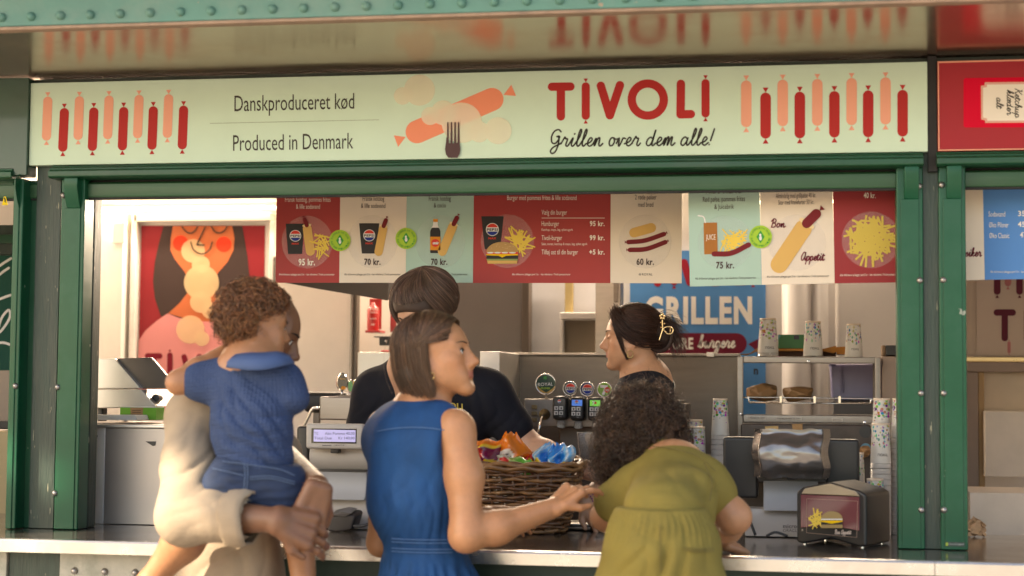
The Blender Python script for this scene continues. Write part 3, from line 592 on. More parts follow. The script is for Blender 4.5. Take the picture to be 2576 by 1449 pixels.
b.txt(T_CREAM, [('Burger med pommes frites & lille sodavand', 1252, 1768, 99, 38), ('Vælg din burger', 1508, 1697, 208, 38), ('Hamburger', 1508, 1638, 292, 38), ('95 kr.', 1866, 1976, 292, 38, .03), ('Ketchup, mayo, løg, syltet agurk', 1508, 1740, 328, 19),
    ('Tivoli-burger', 1508, 1660, 397, 38), ('99 kr.', 1865, 1976, 397, 38, .03), ('Salat, tomat, ketchup & mayo, løg, syltet agurk', 1508, 1848, 434, 19), ('Tilføj ost til din burger', 1508, 1778, 503, 38), ('+5 kr.', 1862, 1976, 503, 38, .03), (SMALL, 1288, 1722, 658, 15)])
b.put(b.P(2).poly([(1508, 231), (1977, 231), (1977, 235), (1508, 235)]), 'divider_line', T_CREAM).put(b.P(1).circ(1252, 405, 197, 200), 'halo_print', HALO)
b.cup([(1060, 220), (1226, 220), (1200, 465), (1085, 465)], (1142, 318), 48, 391).put(fries(b.P(3), 1345, 400, 110, 95, 34, 6, 150, 9), 'fries_print', FRY).burger(1098, 410, 235, 162)
b = Board(R1, YM, C5).panel([(2022, -80), (2551, -80), (2548, 718), (2019, 716)], B_CREAM)
b.txt(T_BROWN, [('2 røde pølser', 2202, 2362, 95, 38), ('med brød', 2225, 2338, 150, 38), ('60 kr.', 2213, 2343, 580, 47, .03), ('ROYAL', 2254, 2332, 660, 18, .0)])
b.put(b.P(1).circ(2278, 408, 195, 200), 'halo_print', HALO2).put(b.P(2).cap(2195, 342, 2322, 306, 36), 'bun_print', BUN)
pr = b.P(2)
for (p0, p1, p2) in (((2152, 412), (2275, 400), (2418, 352)), ((2164, 470), (2285, 463), (2428, 412))):
    pr.stroke([p0, p1, p2], 17); pr.poly([(p0[0]-14, p0[1]), (p0[0]-26, p0[1]-12), (p0[0]-26, p0[1]+12)]); pr.poly([(p2[0]+12, p2[1]-6), (p2[0]+18, p2[1]-22), (p2[0]+28, p2[1]-2)])
b.put(pr, 'sausage_print', DOG)
pr = b.P(2)
for i in range(6): a = i*math.pi/3; pr.cap(2238+3*math.cos(a), 652+3*math.sin(a), 2238+9*math.cos(a), 652+9*math.sin(a), 1.3, 4)
b.put(pr, 'star_mark', T_BROWN)
R2 = thing('menu_board', 'shorter crooked menu board of mint, cream and red panels beside the right post', 'menu board', W(1990, 715, .2))
b = Board(R2, .20, C6).panel([(80, -60), (610, -65), (625, 729), (93, 742)], B_MINT)
b.txt(T_BROWN, [('KIDS MENU', 212, 478, 50, 40, .03, -.01), ('Rød pølse, pommes frites', 190, 503, 113, 40, 0, -.02), ('& Juicebrik', 275, 420, 167, 38, 0, -.02), ('75 kr.', 288, 422, 607, 50, .03, -.01), (SMALL, 133, 585, 691, 17, 0, -.018)])
b.put(b.P(1).circ(355, 415, 205, 200), 'halo_print', HALO2).put(b.P(2).poly([(195, 268), (295, 266), (300, 498), (200, 504)]), 'carton_print', ink('juice', (.42, .16, .035))).put(b.P(3).text('JUICE', 212, 283, 393, 40), 'carton_lettering', T_CREAM)
b.put(b.P(2).stroke([(155, 215), (194, 225), (208, 266)], 5), 'straw_print', WHITE).put(fries(b.P(2), 412, 398, 125, 85, 40, 5, 120, 4), 'fries_print', FRY)
b.put(b.P(3).stroke([(272, 500), (400, 494), (530, 432)], 19), 'sausage_print', DOG).badge(618, 373, 85)
b = Board(R2, .20, C6).panel([(612, -65), (1152, -68), (1168, 718), (627, 729)], B_CREAM)
b.txt(T_BROWN, [('Almindelig med grillpølse 40 kr.', 732, 1030, 86, 38, 0, -.02), ('Stor med frankfurter 50 kr.', 750, 1015, 134, 36, 0, -.02), (SMALL, 665, 1127, 677, 17, 0, -.016)])
b.put(b.P(1).circ(890, 415, 215, 208), 'halo_print', HALO2).dog(935, 312, 757, 578, 64, 1032, 202, 36)
b.put(script(b.P(3), 'Bon', 690, 800, 302, 30, 4), 'script_lettering', T_MAROON).put(script(b.P(3), 'Appetit', 916, 1090, 548, 32, 4), 'script_lettering', T_MAROON)
b = Board(R2, .20, C6).panel([(1154, -68), (1664, -70), (1672, 711), (1170, 718)], ink('board_red_dark', (.34, .042, .045)))
b.txt(T_CREAM, [('40 kr.', 1385, 1475, 84, 42, .02), (SMALL, 1208, 1655, 665, 17, 0, -.014)])
b.put(b.P(1).circ(1440, 395, 218, 210), 'halo_print', HALO).put(fries(b.P(2), 1430, 385, 205, 190, 95, 9, 190, 12), 'fries_print', ink('fry_deep', (.70, .52, .10)))
R3 = thing('menu_board', 'menu board with a cream and a sky blue panel in the right hand bay', 'menu board', W(2520, 705, .2))
b = Board(R3, .20, C6).panel([(2080, -50), (2268, -50), (2284, 692), (2096, 697)], B_CREAM); b.put(script(b.P(2), 'siker', 2140, 2258, 518, 32, 4), 'script_lettering', T_MAROON)
b = Board(R3, .20, C6).panel([(2270, -50), (2900, -60), (2900, 680), (2286, 692)], B_BLUE)
b.txt(T_CREAM, [('Sodavand', 2312, 2436, 222, 40), ('35', 2532, 2585, 218, 40, .02), ('Øko Pilsner', 2316, 2462, 302, 40), ('45', 2530, 2585, 298, 40, .02), ('Øko Classic', 2318, 2467, 382, 40), ('47', 2546, 2595, 376, 40, .02), (SMALL, 2325, 2790, 640, 17)])
# ---- posters inside
PO = thing('wall_poster', 'red poster of a long haired woman with rosy cheeks on the white door', 'poster', W(500, 960, 2.33))
YP = 2.335
T_ = C4; PD = .001
def pp(k): return Print(YP-PD*k, C4)
slabpx([C4(*q) for q in ((1050, 290), (1967, 288), (1950, 1690), (1020, 1690))], YP, .006, 'sheet', ink('poster_red', (.27, .022, .030)), PO)
pp(1).poly([(1215, 291), (1180, 420), (1150, 560), (1137, 700), (1150, 830), (1195, 960), (1260, 1010), (1500, 1030), (1760, 1010), (1830, 960), (1856, 830), (1856, 700), (1840, 520), (1800, 291)]).build('hair_print', ink('poster_hair', (.055, .035, .032)), PO)
pp(2).poly([(1285, 292), (1725, 292), (1742, 380), (1735, 470), (1690, 560), (1620, 640), (1585, 720), (1600, 800), (1680, 900), (1800, 960), (1800, 1010), (1530, 1010), (1400, 985), (1250, 942), (1330, 870), (1400, 780), (1408, 700), (1370, 630), (1300, 540), (1265, 470), (1270, 380)]).build('face_print', ink('poster_skin', (.55, .15, .06)), PO)
pp(3).poly([(1029, 1145), (1080, 1070), (1160, 1000), (1245, 942), (1330, 975), (1480, 1000), (1700, 1010), (1956, 1050), (1950, 1685), (1022, 1685)]).build('dress_print', ink('poster_pink', (.70, .27, .27)), PO)
pp(3).circ(1342, 420, 57).circ(1663, 428, 57).build('cheek_print', ink('poster_cheek', (.78, .05, .02)), PO)
for k, (x, y, r) in enumerate(((1435, 478, 88), (1492, 580, 67), (1497, 712, 130), (1492, 858, 80), (1560, 920, 60), (1415, 1062, 105), (1500, 1130, 55))): pp(4+k*.5).circ(x, y, r).build('bubble_print', M('ink_bubble', (.92, .68, .38), .4, var=.02, alpha=.55), PO)
pr = pp(8); pr.stroke([(1352, 296), (1385, 335), (1420, 345), (1450, 325), (1468, 296)], 5).stroke([(1570, 296), (1600, 335), (1635, 343), (1668, 325), (1688, 296)], 5)
pr.cap(1525, 300, 1462, 432, 5).cap(1462, 432, 1518, 434, 5).stroke([(1418, 412), (1440, 470), (1498, 500), (1555, 470), (1577, 412)], 5); pr.build('face_lines', I_TEXT, PO)
pr = pp(5); pr.cap(1097, 1258, 1185, 1258, 21).cap(1141, 1260, 1141, 1430, 21).sausage(1262, 1232, 1470, 20).cap(1368, 1265, 1420, 1440, 20).cap(1420, 1440, 1480, 1262, 20); pr.build('lettering', ink('poster_maroon', (.20, .01, .025)), PO)
PB = thing('wall_poster', 'blue poster with white GRILLEN lettering behind the soda taps', 'poster', W(1750, 890, 2.3))
YP2 = 2.30
def pb(k): return Print(YP2-.001*k, C6)
slabpx([C6(*q) for q in ((-352, 478), (657, 470), (657, 1720), (-352, 1720))], YP2, .006, 'sheet', ink('poster_blue', (.085, .26, .58)), PB)
tivoli(pb(1), (-190, 570), .66, 28, 'TIVOL!').build('lettering', ink('poster_brick', (.34, .02, .04)), PB)
pb(1).text('GRILLEN', -240, 556, 1010, 195, .045).build('lettering', WHITE, PB)
pb(1).cap(-270, 1166, 438, 1166, 78).poly([(525, 1170), (600, 1132), (600, 1240), (560, 1195)]).build('pill_print', ink('poster_plum', (.16, .012, .035)), PB)
pb(2).text('STORE', -125, 118, 1205, 85, .03).build('lettering', WHITE, PB); script(pb(2), 'burgere', 155, 425, 1195, 46, 6).build('script_lettering', WHITE, PB)
pb(1).text('n', 568, 600, 1392, 60, .03).build('lettering', I_TEXT, PB)
PT = thing('wall_poster', 'pale poster with plum sausages and a big T in the right hand bay', 'poster', W(2540, 890, 2.09))
slabpx([C6(*q) for q in ((2225, 640), (2800, 640), (2800, 1255), (2225, 1255))], 2.09, .006, 'sheet', ink('poster_taupe', (.48, .40, .35)), PT)
pr = Print(2.088, C6); pr.sausage(2377, 640, 803, 25).sausage(2543, 640, 803, 25).cap(2374, 935, 2492, 935, 24).cap(2433, 935, 2433, 1125, 24).sausage(2600, 905, 1150, 24); pr.build('sausage_print', ink('poster_aubergine', (.10, .012, .03)), PT)
Print(2.088, C6).sausage(2457, 600, 740, 24).sausage(2465, 1150, 1238, 12).build('sausage_print', ink('poster_dusty', (.42, .16, .17)), PT)
PG = thing('wall_poster', 'dark green poster with white line drawing in the left hand bay', 'poster', W(10, 930, 1.0))
slabpx([(-60, 642), (36, 641), (34, 932), (-60, 932)], 1.0, .006, 'sheet', ink('poster_green', (.015, .085, .06)), PG)
pr = Print(.998)
for q in ([(-40, 700), (0, 668), (28, 650)], [(-40, 730), (0, 690), (22, 674)], [(-40, 770), (0, 752), (28, 742)], [(-30, 850), (0, 835), (24, 800), (22, 780), (4, 800), (-8, 838)], [(-40, 880), (0, 862), (30, 868)]): pr.stroke(q, 3.2)
pr.build('line_drawing', WHITE, PG)
WS = thing('warning_sticker', 'yellow triangular warning sticker on the green lintel at far left', 'sticker', W(13, 500, .039))
Print(.0385).poly([(12, 484), (20, 516), (5, 516)]).build('sheet', ink('warn', (.85, .62, .02)), WS)
Print(.0378).poly([(12, 496), (15, 505), (13, 505), (16, 511), (10, 506), (12, 505), (9, 499)]).build('symbol', I_TEXT, WS)
# ================================================================ equipment on and behind the counter
T3 = crop(2660, 1180, 740, 2553); B1 = crop(0, 1430, 1300, 2576); B2 = crop(1270, 1430, 1300, 2576); B3 = crop(2540, 1430, 1300, 2576)
D1 = crop(1960, 1350, 680, 2463); R4 = crop(1100, 1380, 360, 745); L6 = crop(0, 1300, 700, 1179)
CHROME = M('chrome', (.75, .73, .70), .12, metal=1.0, var=.03); GREY_P = M('grey_plastic', (.46, .43, .40), .38, var=.05, bump=.05, bscale=200); GREY_B = M('blue_grey_plastic', (.40, .41, .43), .4, var=.05)
BRASS = M('old_brass', (.20, .15, .08), .4, metal=.7); RED = M('red_enamel', (.45, .02, .02), .3, coat=.4); CLEAR = M('clear_plastic', (.85, .85, .86), .12, trans=.85, var=.02)
def box3(name, x0, y0, x1, y1, Y, d, mat, par, bevel=.003, T=None):
    if T: (x0, y0), (x1, y1) = T(x0, y0), T(x1, y1)
    return boxpx(x0, y0, x1, y1, Y, d, name, mat, par, bevel)
def mb_tube(name, pts, r, mat, par, n=8): return MB().tube(pts, r, n).build(name, mat, par, smooth=True)
def smooth_path(P, k=8):
    P = np.array(P, float); E = np.vstack([2*P[0]-P[1], P, 2*P[-1]-P[-2]]); Q = []
    for i in range(1, len(E)-2):
        for t in np.linspace(0, 1, k+1)[:-1]: Q.append(.5*((2*E[i])+(-E[i-1]+E[i+1])*t+(2*E[i-1]-5*E[i]+4*E[i+1]-E[i+2])*t*t+(-E[i-1]+3*E[i]-3*E[i+1]+E[i+2])*t**3))
    Q.append(E[-2]); return np.array(Q)
# ---- soda tower with dispensers
YT = 1.12
so = thing('soda_tower', 'steel drinks tower with black touch dispensers and round tap badges', 'drinks dispenser', W(*D1(1100, 915), YT))
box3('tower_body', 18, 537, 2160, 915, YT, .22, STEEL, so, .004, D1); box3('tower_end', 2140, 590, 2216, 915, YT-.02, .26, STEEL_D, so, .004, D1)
box3('pedestal', 500, 912, 1800, 1500, YT+.1, .14, STEEL_D, so, .004, D1)
for y in (612, 698, 785): box3('key', 118, y, 195, y+57, YT-.012, .012, BRASS, so, .002, D1)
c_ = W(*D1(300, 738), YT); MB().lathe(c_, [(.001, -.03), (.008, -.028), (.010, -.016), (.018, -.014), (.021, -.004), (.021, 0)], 20, 'y').build('tap_collar', BRASS, so, smooth=True)
mb_tube('tap_lever', [W(*D1(282, 735), YT-.03), W(*D1(258, 800), YT-.06), W(*D1(205, 1020), YT-.09)], .0045, CHROME, so)
VAL = [(400, 490, (.03, .03, .03)), (635, 500, (.05, .15, .50)), (880, 505, (.12, .42, .06)), (1115, 512, (.03, .32, .16))]
for i, (x, y, c) in enumerate(VAL):
    v = box3('dispenser', x, y, x+205, y+325, YT-.075, .075, BLACK, so, .012, D1)
    box3('nozzle', x+62, y+322, x+172, y+440, YT-.055, .03, CLEAR, v, .008, D1)
    pr = lambda k: Print(YT-.0755-.0006*k, D1)
    pr(0).poly([(x+33, y+42), (x+175, y+42), (x+172, y+124), (x+32, y+120)]).build('screen', M('screen_%d' % i, c, .2, coat=.5, emis=c, es=.35), v)
    if i < 2:
        pr(1).circ(x+98, y+70, 24, n=24).build('logo_disc', WHITE, v); pr(2).circ(x+98, y+70, 22, n=16, a0=math.pi*1.05, a1=math.pi*1.95).build('logo_red', PRED, v)
        pr(2).circ(x+98, y+70, 22, n=16, a0=math.pi*.15, a1=math.pi*.85).build('logo_blue', PBLUE, v)
    elif i == 2:
        pr(1).text('7', x+65, x+105, y+105, 52, .05).build('logo_seven', WHITE, v); pr(2).circ(x+110, y+78, 16).build('logo_red', PRED, v)
    for (u, w) in ((30, 138), (97, 138), (28, 204), (95, 206)):
        b_ = box3('touch_key', x+u, y+w, x+u+52, y+w+50, YT-.0775, .002, M('key_white', (.72, .70, .67), .4), v, 0, D1)
        q = Print(YT-.0782, D1); q.poly([(x+u+14, y+w+14), (x+u+40, y+w+14), (x+u+36, y+w+42), (x+u+18, y+w+42)]).build('cup_symbol', M('key_ink', (.10, .09, .09), .5), b_)
    pr(1).text('Tec', x+95, x+130, y+286, 15, .02).build('lettering', M('key_grey', (.4, .4, .4), .5), v)
def medal(x, y, r, face, T=D1, Y=YT+.02, par=None, kind='', stem=None):
    c = W(*T(x, y), Y); e = W(*T(x+r, y), Y); R = e[0]-c[0]
    md = MB().lathe(c, [(R*.5, .02), (R, .012), (R*1.0, -.012), (R*.93, -.018), (R*.9, -.014)], 36, 'y').build('tap_badge', CHROME, par, smooth=True)
    f = lambda k: Print(Y-.0165-.0006*k, T)
    f(0).circ(x, y, r*.92).build('badge_face', face, md)
    mb_tube('badge_stem', [c+np.array((0, 0, -R*.8)), c+np.array((0, 0, -R*1.15)), c+np.array((0, .01, -R*1.5))], [R*.30, R*.10, R*.13], CHROME, md, 12)
    if kind == 'royal':
        f(1).circ(x, y, r*.90, n=20, a0=.25, a1=math.pi-.25).build('badge_gold', M('ink_gold', (.50, .28, .06), .35, metal=.4), md)
        f(2).poly([(x-r*.9, y+r*.1), (x-r*.85, y-r*.3), (x+r*.85, y-r*.3), (x+r*.9, y+r*.1), (x+r*.62, y+r*.45), (x, y+r*.86), (x-r*.62, y+r*.45)]).build('badge_shield', face, md)
        f(3).text('ROYAL', x-r*.8, x+r*.68, y+r*.22, r*.34, .0, -.04).build('lettering', WHITE, md)
        f(3).text('PILSNER' if stem == 'P' else 'CLASSIC', x-r*.5, x+r*.4, y+r*.5, r*.18, .01).build('lettering', LIME if stem == 'P' else MATS['ink_orange'], md)
        q = f(3)
        for k in range(6): a = k*math.pi/3+.5; q.cap(x-r*.1+r*.05*math.cos(a), y-r*.58+r*.05*math.sin(a), x-r*.1+r*.17*math.cos(a), y-r*.58+r*.17*math.sin(a), r*.03, 4)
        q.build('badge_star', LEAFG if stem == 'P' else PRED, md)
    if kind == 'pepsi':
        f(1).circ(x, y, r*.72).build('logo_disc', WHITE, md); f(2).circ(x, y, r*.65, n=20, a0=math.pi*1.1, a1=math.pi*1.9).build('logo_red', PRED, md); f(2).circ(x, y, r*.65, n=20, a0=math.pi*.12, a1=math.pi*.88).build('logo_blue', PBLUE, md)
        f(3).text('PEPSI', x-r*.62, x+r*.62, y+r*.16, r*.3, .03).build('lettering', CUPK, md)
    if kind == '7up':
        f(1).poly([(x-r*.6, y-r*.62), (x+r*.42, y-r*.55), (x-r*.05, y+r*.75), (x-r*.42, y+r*.7), (x-r*.05, y-r*.2), (x-r*.62, y-r*.25)]).build('logo_seven', WHITE, md)
        f(2).circ(x+r*.35, y+r*.05, r*.38).build('logo_red', PRED, md); f(3).text('up', x+r*.1, x+r*.6, y+r*.18, r*.36, .03).build('lettering', WHITE, md)
    if kind == 'faxe': f(1).text('FAXE', x-r*.6, x+r*.6, y-r*.05, r*.34, .03).build('lettering', FRY, md); f(1).text('KONDI', x-r*.75, x+r*.7, y+r*.4, r*.34, .03).build('lettering', FRY, md)
DG = M('badge_dark_green', (.010, .045, .025), .25, coat=.5)
medal(318, 325, 140, DG, par=so, kind='royal', stem='P'); medal(648, 385, 98, M('badge_black', (.015, .012, .014), .25, coat=.5), par=so, kind='pepsi'); medal(880, 395, 98, M('badge_navy', (.02, .02, .11), .25, coat=.5), par=so, kind='pepsi')
medal(1115, 400, 100, M('badge_lime', (.20, .45, .03), .25, coat=.5), par=so, kind='7up'); medal(1345, 402, 95, M('badge_green', (.01, .12, .04), .25, coat=.5), par=so, kind='faxe'); medal(1945, 358, 132, MATS['badge_black'], par=so, kind='royal', stem='C')
# ---- beer taps behind the left till
bt = thing('beer_taps', 'small beer tap unit with oval badges behind the left till', 'beer tap', W(*R4(330, 405), .95))
box3('tap_box', 200, 222, 450, 405, .92, .16, STEEL, bt, .006, R4); box3('tap_ledge', 330, 212, 520, 240, .98, .12, STEEL_D, bt, .003, R4)
for (x, y, rx, ry, c) in ((378, 110, 47, 72, (.03, .02, .015)), (440, 140, 22, 52, (.02, .30, .06)), (474, 140, 18, 52, (.55, .42, .05))):
    p0 = W(*R4(x, y), 1.0); k = W(*R4(x+rx, y), 1.0)[0]-p0[0]; kz = p0[2]-W(*R4(x, y+ry), 1.0)[2]
    V = MB(); V.lathe(p0, [(.2*k, -.016), (.7*k, -.013), (k, 0), (.7*k, .012), (.2*k, .014)], 24, 'y'); vv = np.array(V.v); vv[:, 2] = p0[2]+(vv[:, 2]-p0[2])*kz/k; V.v = [tuple(q) for q in vv]
    md = V.build('tap_badge', CHROME, bt, smooth=True); Print(.983, R4).circ(x+rx*.1, y, rx*.8, ry*.85).build('badge_face', M('badge_%d' % x, c, .25, coat=.5), md)
    if rx > 40:
        Print(.9822, R4).text('ROYAL', x-rx*.35, x+rx*.6, y-18, 15, .02).build('lettering', BUN, md); Print(.9822, R4).circ(x+rx*.2, y+45, rx*.4, 14).build('badge_flame', MATS['ink_orange'], md)
    mb_tube('badge_stem', [p0+np.array((0, 0, -kz*.9)), p0+np.array((0, 0, -kz*1.25)), p0+np.array((0, 0, -kz*1.5))], [k*.35, k*.18, k*.3], CHROME, md)
mb_tube('drain_pipe', smooth_path([W(*R4(205, 310), .93), W(*R4(150, 318), .93), W(*R4(110, 390), .93), W(*R4(75, 465), .93)]), .006, CHROME, bt)
ch = thing('headrest', 'black padded rest standing behind the steel tap box', 'headrest', W(*R4(245, 350), 1.15))
box3('pad', 70, 185, 420, 348, 1.12, .07, M('black_leather', (.02, .02, .022), .45, bump=.3, bscale=40), ch, .02, R4); box3('bracket', 150, 340, 200, 700, 1.15, .02, STEEL_D, ch, .003, R4)
# ---- tills seen from behind
def till(label, name, T, hd, scr, blk, up, flap, base, Y, wrap=False):
    t = thing(name, label, 'till', Wz(*T((base[0]+base[2])/2, base[3]), ZC), 'tills on the counter')
    def prof(nm, r, pts, mat):           # r photo box, pts = [(fraction of height from top, y offset)]
        X0, X1, Z0, Z1 = rectpx(*T(r[0], r[1]), *T(r[2], r[3]), Y); P = [(X0, Y+dy, Z1+(Z0-Z1)*u) for u, dy in pts]
        P += [(X0, Y+.12, Z0), (X0, Y+.12, Z1)]; return MB().prism(P, (X1-X0, 0, 0)).build(nm, mat, t, bevel=.003)
    ar = lambda f: [(u, f(u)) for u in np.linspace(0, 1, 12)]
    prof('till_head', up, ar(lambda u: .05-.05*math.sin(math.pi*(.25+.6*u))), GREY_P)
    prof('paper_flap', flap, ar(lambda u: .005+.03*u*(1-u)*4*.6-.02*u), GREY_B); prof('till_base', base, ar(lambda u: .02-.06*u**1.5), GREY_P)
    X0, X1, Z0, Z1 = rectpx(*T(up[0]+15, up[3]-8), *T(up[2]-8, up[3]+12), Y); MB().box(X0, X1, Y+.005, Y+.1, Z0, Z1).build('slot', BLACK, t)
    for r in blk: box3('screen_back', *r, Y+.08, .07, BLACK, t, .01, T)
    h = box3('customer_display', *hd, Y-.05, .035, GREY_P, t, .009, T)
    box3('display_window', *scr, Y-.0512, .001, M('window_black', (.02, .025, .015), .2, coat=.6), h, 0, T)
    if not wrap:
        a, b, c, d = scr; box3('lcd', a+18, b+10, c-8, d-12, Y-.0525, .001, M('lcd', (.30, .28, .50), .25, emis=(.35, .34, .60), es=.35), h, 0, T)
        for k, (s_, u0, u1, v) in enumerate((('TG', a+22, a+52, b+48), ('Alm Pomme 40,00', a+105, c-15, b+48), ('Total Due', a+22, a+158, b+84), ('Kr 140,00', a+210, c-15, b+84))):
            Print(Y-.0535, T).text(s_, u0, u1, v, 22).build('lcd_lettering', M('lcd_ink', (.10, .11, .16), .4), h)
        Print(Y-.0508, T).text('micros', hd[0]+130, hd[0]+200, hd[3]-24, 15, .02).build('lettering', M('till_ink', (.07, .06, .06), .5), h)
        Print(Y-.0508, T).text('ORACLE', hd[0]+220, hd[0]+300, hd[3]-24, 12).build('lettering', MATS['till_ink'], h)
    m = (hd[0]+hd[2])/2; box3('display_stalk', m-35, hd[3]-8, m+35, hd[3]+32, Y-.03, .03, BLACK, t, .004, T)
    return t
t1 = till('grey till with a lit customer display, left of the woman in blue', 'till', R4, (95, 432, 545, 630), (140, 470, 490, 585), [(20, 450, 125, 950), (560, 460, 620, 900)], (122, 600, 570, 795), (185, 800, 562, 1022), (200, 1022, 600, 1240), .30)
Print(.235, R4).text('micros', 190, 308, 1140, 26, .03).build('lettering', MATS['till_ink'], t1)
t2 = till('grey till with a film-wrapped display behind the napkin dispenser', 'till', B3, (585, 375, 1110, 700), (600, 395, 1095, 680), [(340, 412, 600, 870), (1100, 430, 1355, 800)], (590, 560, 1110, 730), (640, 742, 1045, 962), (505, 955, 1290, 1150), .36, True)
Print(.296, B3).text('micros', 785, 905, 1090, 30, .03).build('lettering', MATS['till_ink'], t2); Print(.296, B3).text('ORACLE', 785, 905, 1118, 22).build('lettering', MATS['till_ink'], t2)
# crumpled film over the wrapped display
nx, nz = 60, 36; X0, X1, Z0, Z1 = rectpx(*B3(560, 355), *B3(1130, 720), .29); V = []; rs = np.random.RandomState(4)
ph = rs.rand(10, 4)*6.28; fr = rs.uniform(8, 60, (10, 2))
from mathutils import noise as mnoise
for j in range(nz+1):
    for i in range(nx+1):
        u, v = i/nx, j/nz; e = max(0, abs(u-.5)*2-.80); w = .004*mnoise.noise((u*2.1, v*5.3, 2.0))+.003*mnoise.noise((u*9, v*12, 5.0))*(.3+3*e)
        V.append((X0+(X1-X0)*u+.004*math.sin(9*v+ph[0, 2]), .285-.03*math.sin(math.pi*min(1, v*1.1))+w+e*.25, Z0+(Z1-Z0)*v+.006*mnoise.noise((u*6, 1, v*3))))
F = [(j*(nx+1)+i, j*(nx+1)+i+1, (j+1)*(nx+1)+i+1, (j+1)*(nx+1)+i) for j in range(nz) for i in range(nx)]
mesh_np('film_wrap', np.array(V), F, M('film_wrap', (.20, .185, .175), .18, metal=.7, var=.5, scale=5, stretch=(1, 1, 4)), t2)
# cables
cb = thing('power_cable', 'thin black cables lying beside the right till', 'cable', Wz(*B3(560, 1150), ZC))
mb_tube('cable', smooth_path([W(*B3(440, 880), .28), W(*B3(500, 920), .24), W(*B3(530, 1010), .22), W(*B3(580, 1142), .20)]), .0045, BLACK, cb); mb_tube('cable', smooth_path([W(*B3(660, 1150), .16), W(*B3(730, 1122), .16), W(*B3(820, 1150), .16)]), .004, BLACK, cb)
# ---- card terminal
cd_ = thing('card_terminal', 'dark card payment terminal lying on the counter by the left till', 'card terminal', Wz(*R4(380, 1270), ZC))
P = [W(*R4(x, y), .16) for x, y in ((255, 1168), (300, 1150), (380, 1130), (478, 1142), (480, 1165), (450, 1262), (330, 1278), (262, 1270))]
MB().prism(P, (0, .10, .01)).build('housing', M('terminal_grey', (.045, .04, .04), .4), cd_, bevel=.008)
MB().prism([W(*R4(x, y), .155)+np.array((0, 0, .006)) for x, y in ((280, 1158), (380, 1134), (452, 1144), (400, 1172))], (0, .08, .012)).build('keypad', M('terminal_screen', (.10, .09, .085), .3), cd_, bevel=.002)
mb_tube('cable', smooth_path([W(*R4(465, 1225), .17), W(*R4(540, 1225), .18), W(*R4(610, 1195), .2), W(*R4(625, 1165), .22), W(*R4(590, 1170), .24), W(*R4(610, 1260), .2), W(*R4(640, 1250), .2)]), .005, M('cable_grey', (.10, .095, .09), .45), cd_)
# ---- left: steel cabinet, sausage warmer, tray stack, green box
cab = thing('steel_cabinet', 'low steel cabinet standing on the counter beside the left post', 'cabinet', Wz(*L6(800, 1112), ZC))
Pc = W(*L6(660, 800), .26); Xr = W(*L6(1330, 800), .26)[0]; Zt = W(*L6(700, 490), .26)[2]
MB().box(Pc[0], Xr, .26, .72, ZC+.001, Zt-.012).build('body', M('cabinet_steel', (.44, .40, .37), .42, metal=.8, var=.08, scale=4), cab, bevel=.002)
MB().box(Pc[0]-.10, Xr+.01, .250, .74, Zt-.0115, Zt).build('top', STEEL_L, cab, bevel=.003)
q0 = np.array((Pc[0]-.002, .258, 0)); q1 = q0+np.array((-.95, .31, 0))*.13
MB().prism([q0+np.array((0, 0, ZC+.001)), q1+np.array((0, 0, ZC+.001)), q1+np.array((0, 0, Zt-.012)), q0+np.array((0, 0, Zt-.012))], (.01, .03, 0)).build('end_plate', M('painted_sun_white', (.80, .77, .73), .35), cab)  # bright white colour stands in for sunlight on the cabinet end
box3('handle', 560, 558, 595, 574, .235, .03, BLACK, cab, .002, L6); slabpx([L6(918, 598), L6(985, 598), L6(980, 625), L6(965, 628)], .258, .002, 'label_plate', BLACK, cab)
wm = thing('sausage_warmer', 'steel warming hood with a slanted dark glass side on the cabinet', 'food warmer', W(*L6(760, 390), .5))
slabpx([L6(*q) for q in ((560, 75), (725, 75), (890, 265), (560, 265))], .48, .28, 'hood', STEEL_L, wm, .003); slabpx([L6(*q) for q in ((560, 269), (890, 269), (985, 378), (560, 392))], .46, .3, 'lower_hood', STEEL_L, wm, .003)
slabpx([L6(*q) for q in ((726, 74), (955, 68), (1122, 262), (892, 265))], .50, .02, 'side_glass', M('smoked_steel', (.20, .17, .155), .3, metal=.6), wm, .002)
p0 = W(*L6(1000, 325), .52); MB().lathe(p0, [(.004, -.03), (.014, -.026), (.016, -.008), (.010, 0), (.010, .02)], 12, 'y').build('knob', BLACK, wm)
box3('foot', 615, 388, 650, 470, .5, .04, BLACK, wm, .004, L6)
ts = thing('paper_tray_stack', 'stack of white paper trays on the steel cabinet', 'paper trays', W(*L6(720, 465), .34))
for k in range(5):
    X0, X1, Z0, Z1 = rectpx(*L6(560, 462-k*6.4), *L6(868-k*2.0+(k % 2)*3, 457-k*6.4), .34); MB().box(X0, X1, .34-.002*k, .44, min(Z0, Z1)-.001, max(Z0, Z1)).build('tray', M('paper_white', (.80, .77, .72), .7), ts, bevel=.0015)
gb = thing('carton', 'green and brown printed carton beside the paper trays', 'carton', W(*L6(870, 462), .45))
box3('box', 757, 384, 985, 463, .45, .08, M('carton_green', (.16, .42, .03), .45), gb, .002, L6); Print(.4488, L6).poly([(822, 386), (905, 386), (902, 420), (908, 462), (828, 462)]).build('brown_print', M('carton_brown', (.36, .20, .09), .5), gb)
for k in range(4): Print(.4480, L6).poly([(835, 402+k*13), (890, 402+k*13), (890, 405+k*13), (835, 405+k*13)]).build('text_line', T_BROWN, gb)
box3('lid', 755, 376, 980, 385, .448, .085, MATS['paper_white'], gb, .002, L6)
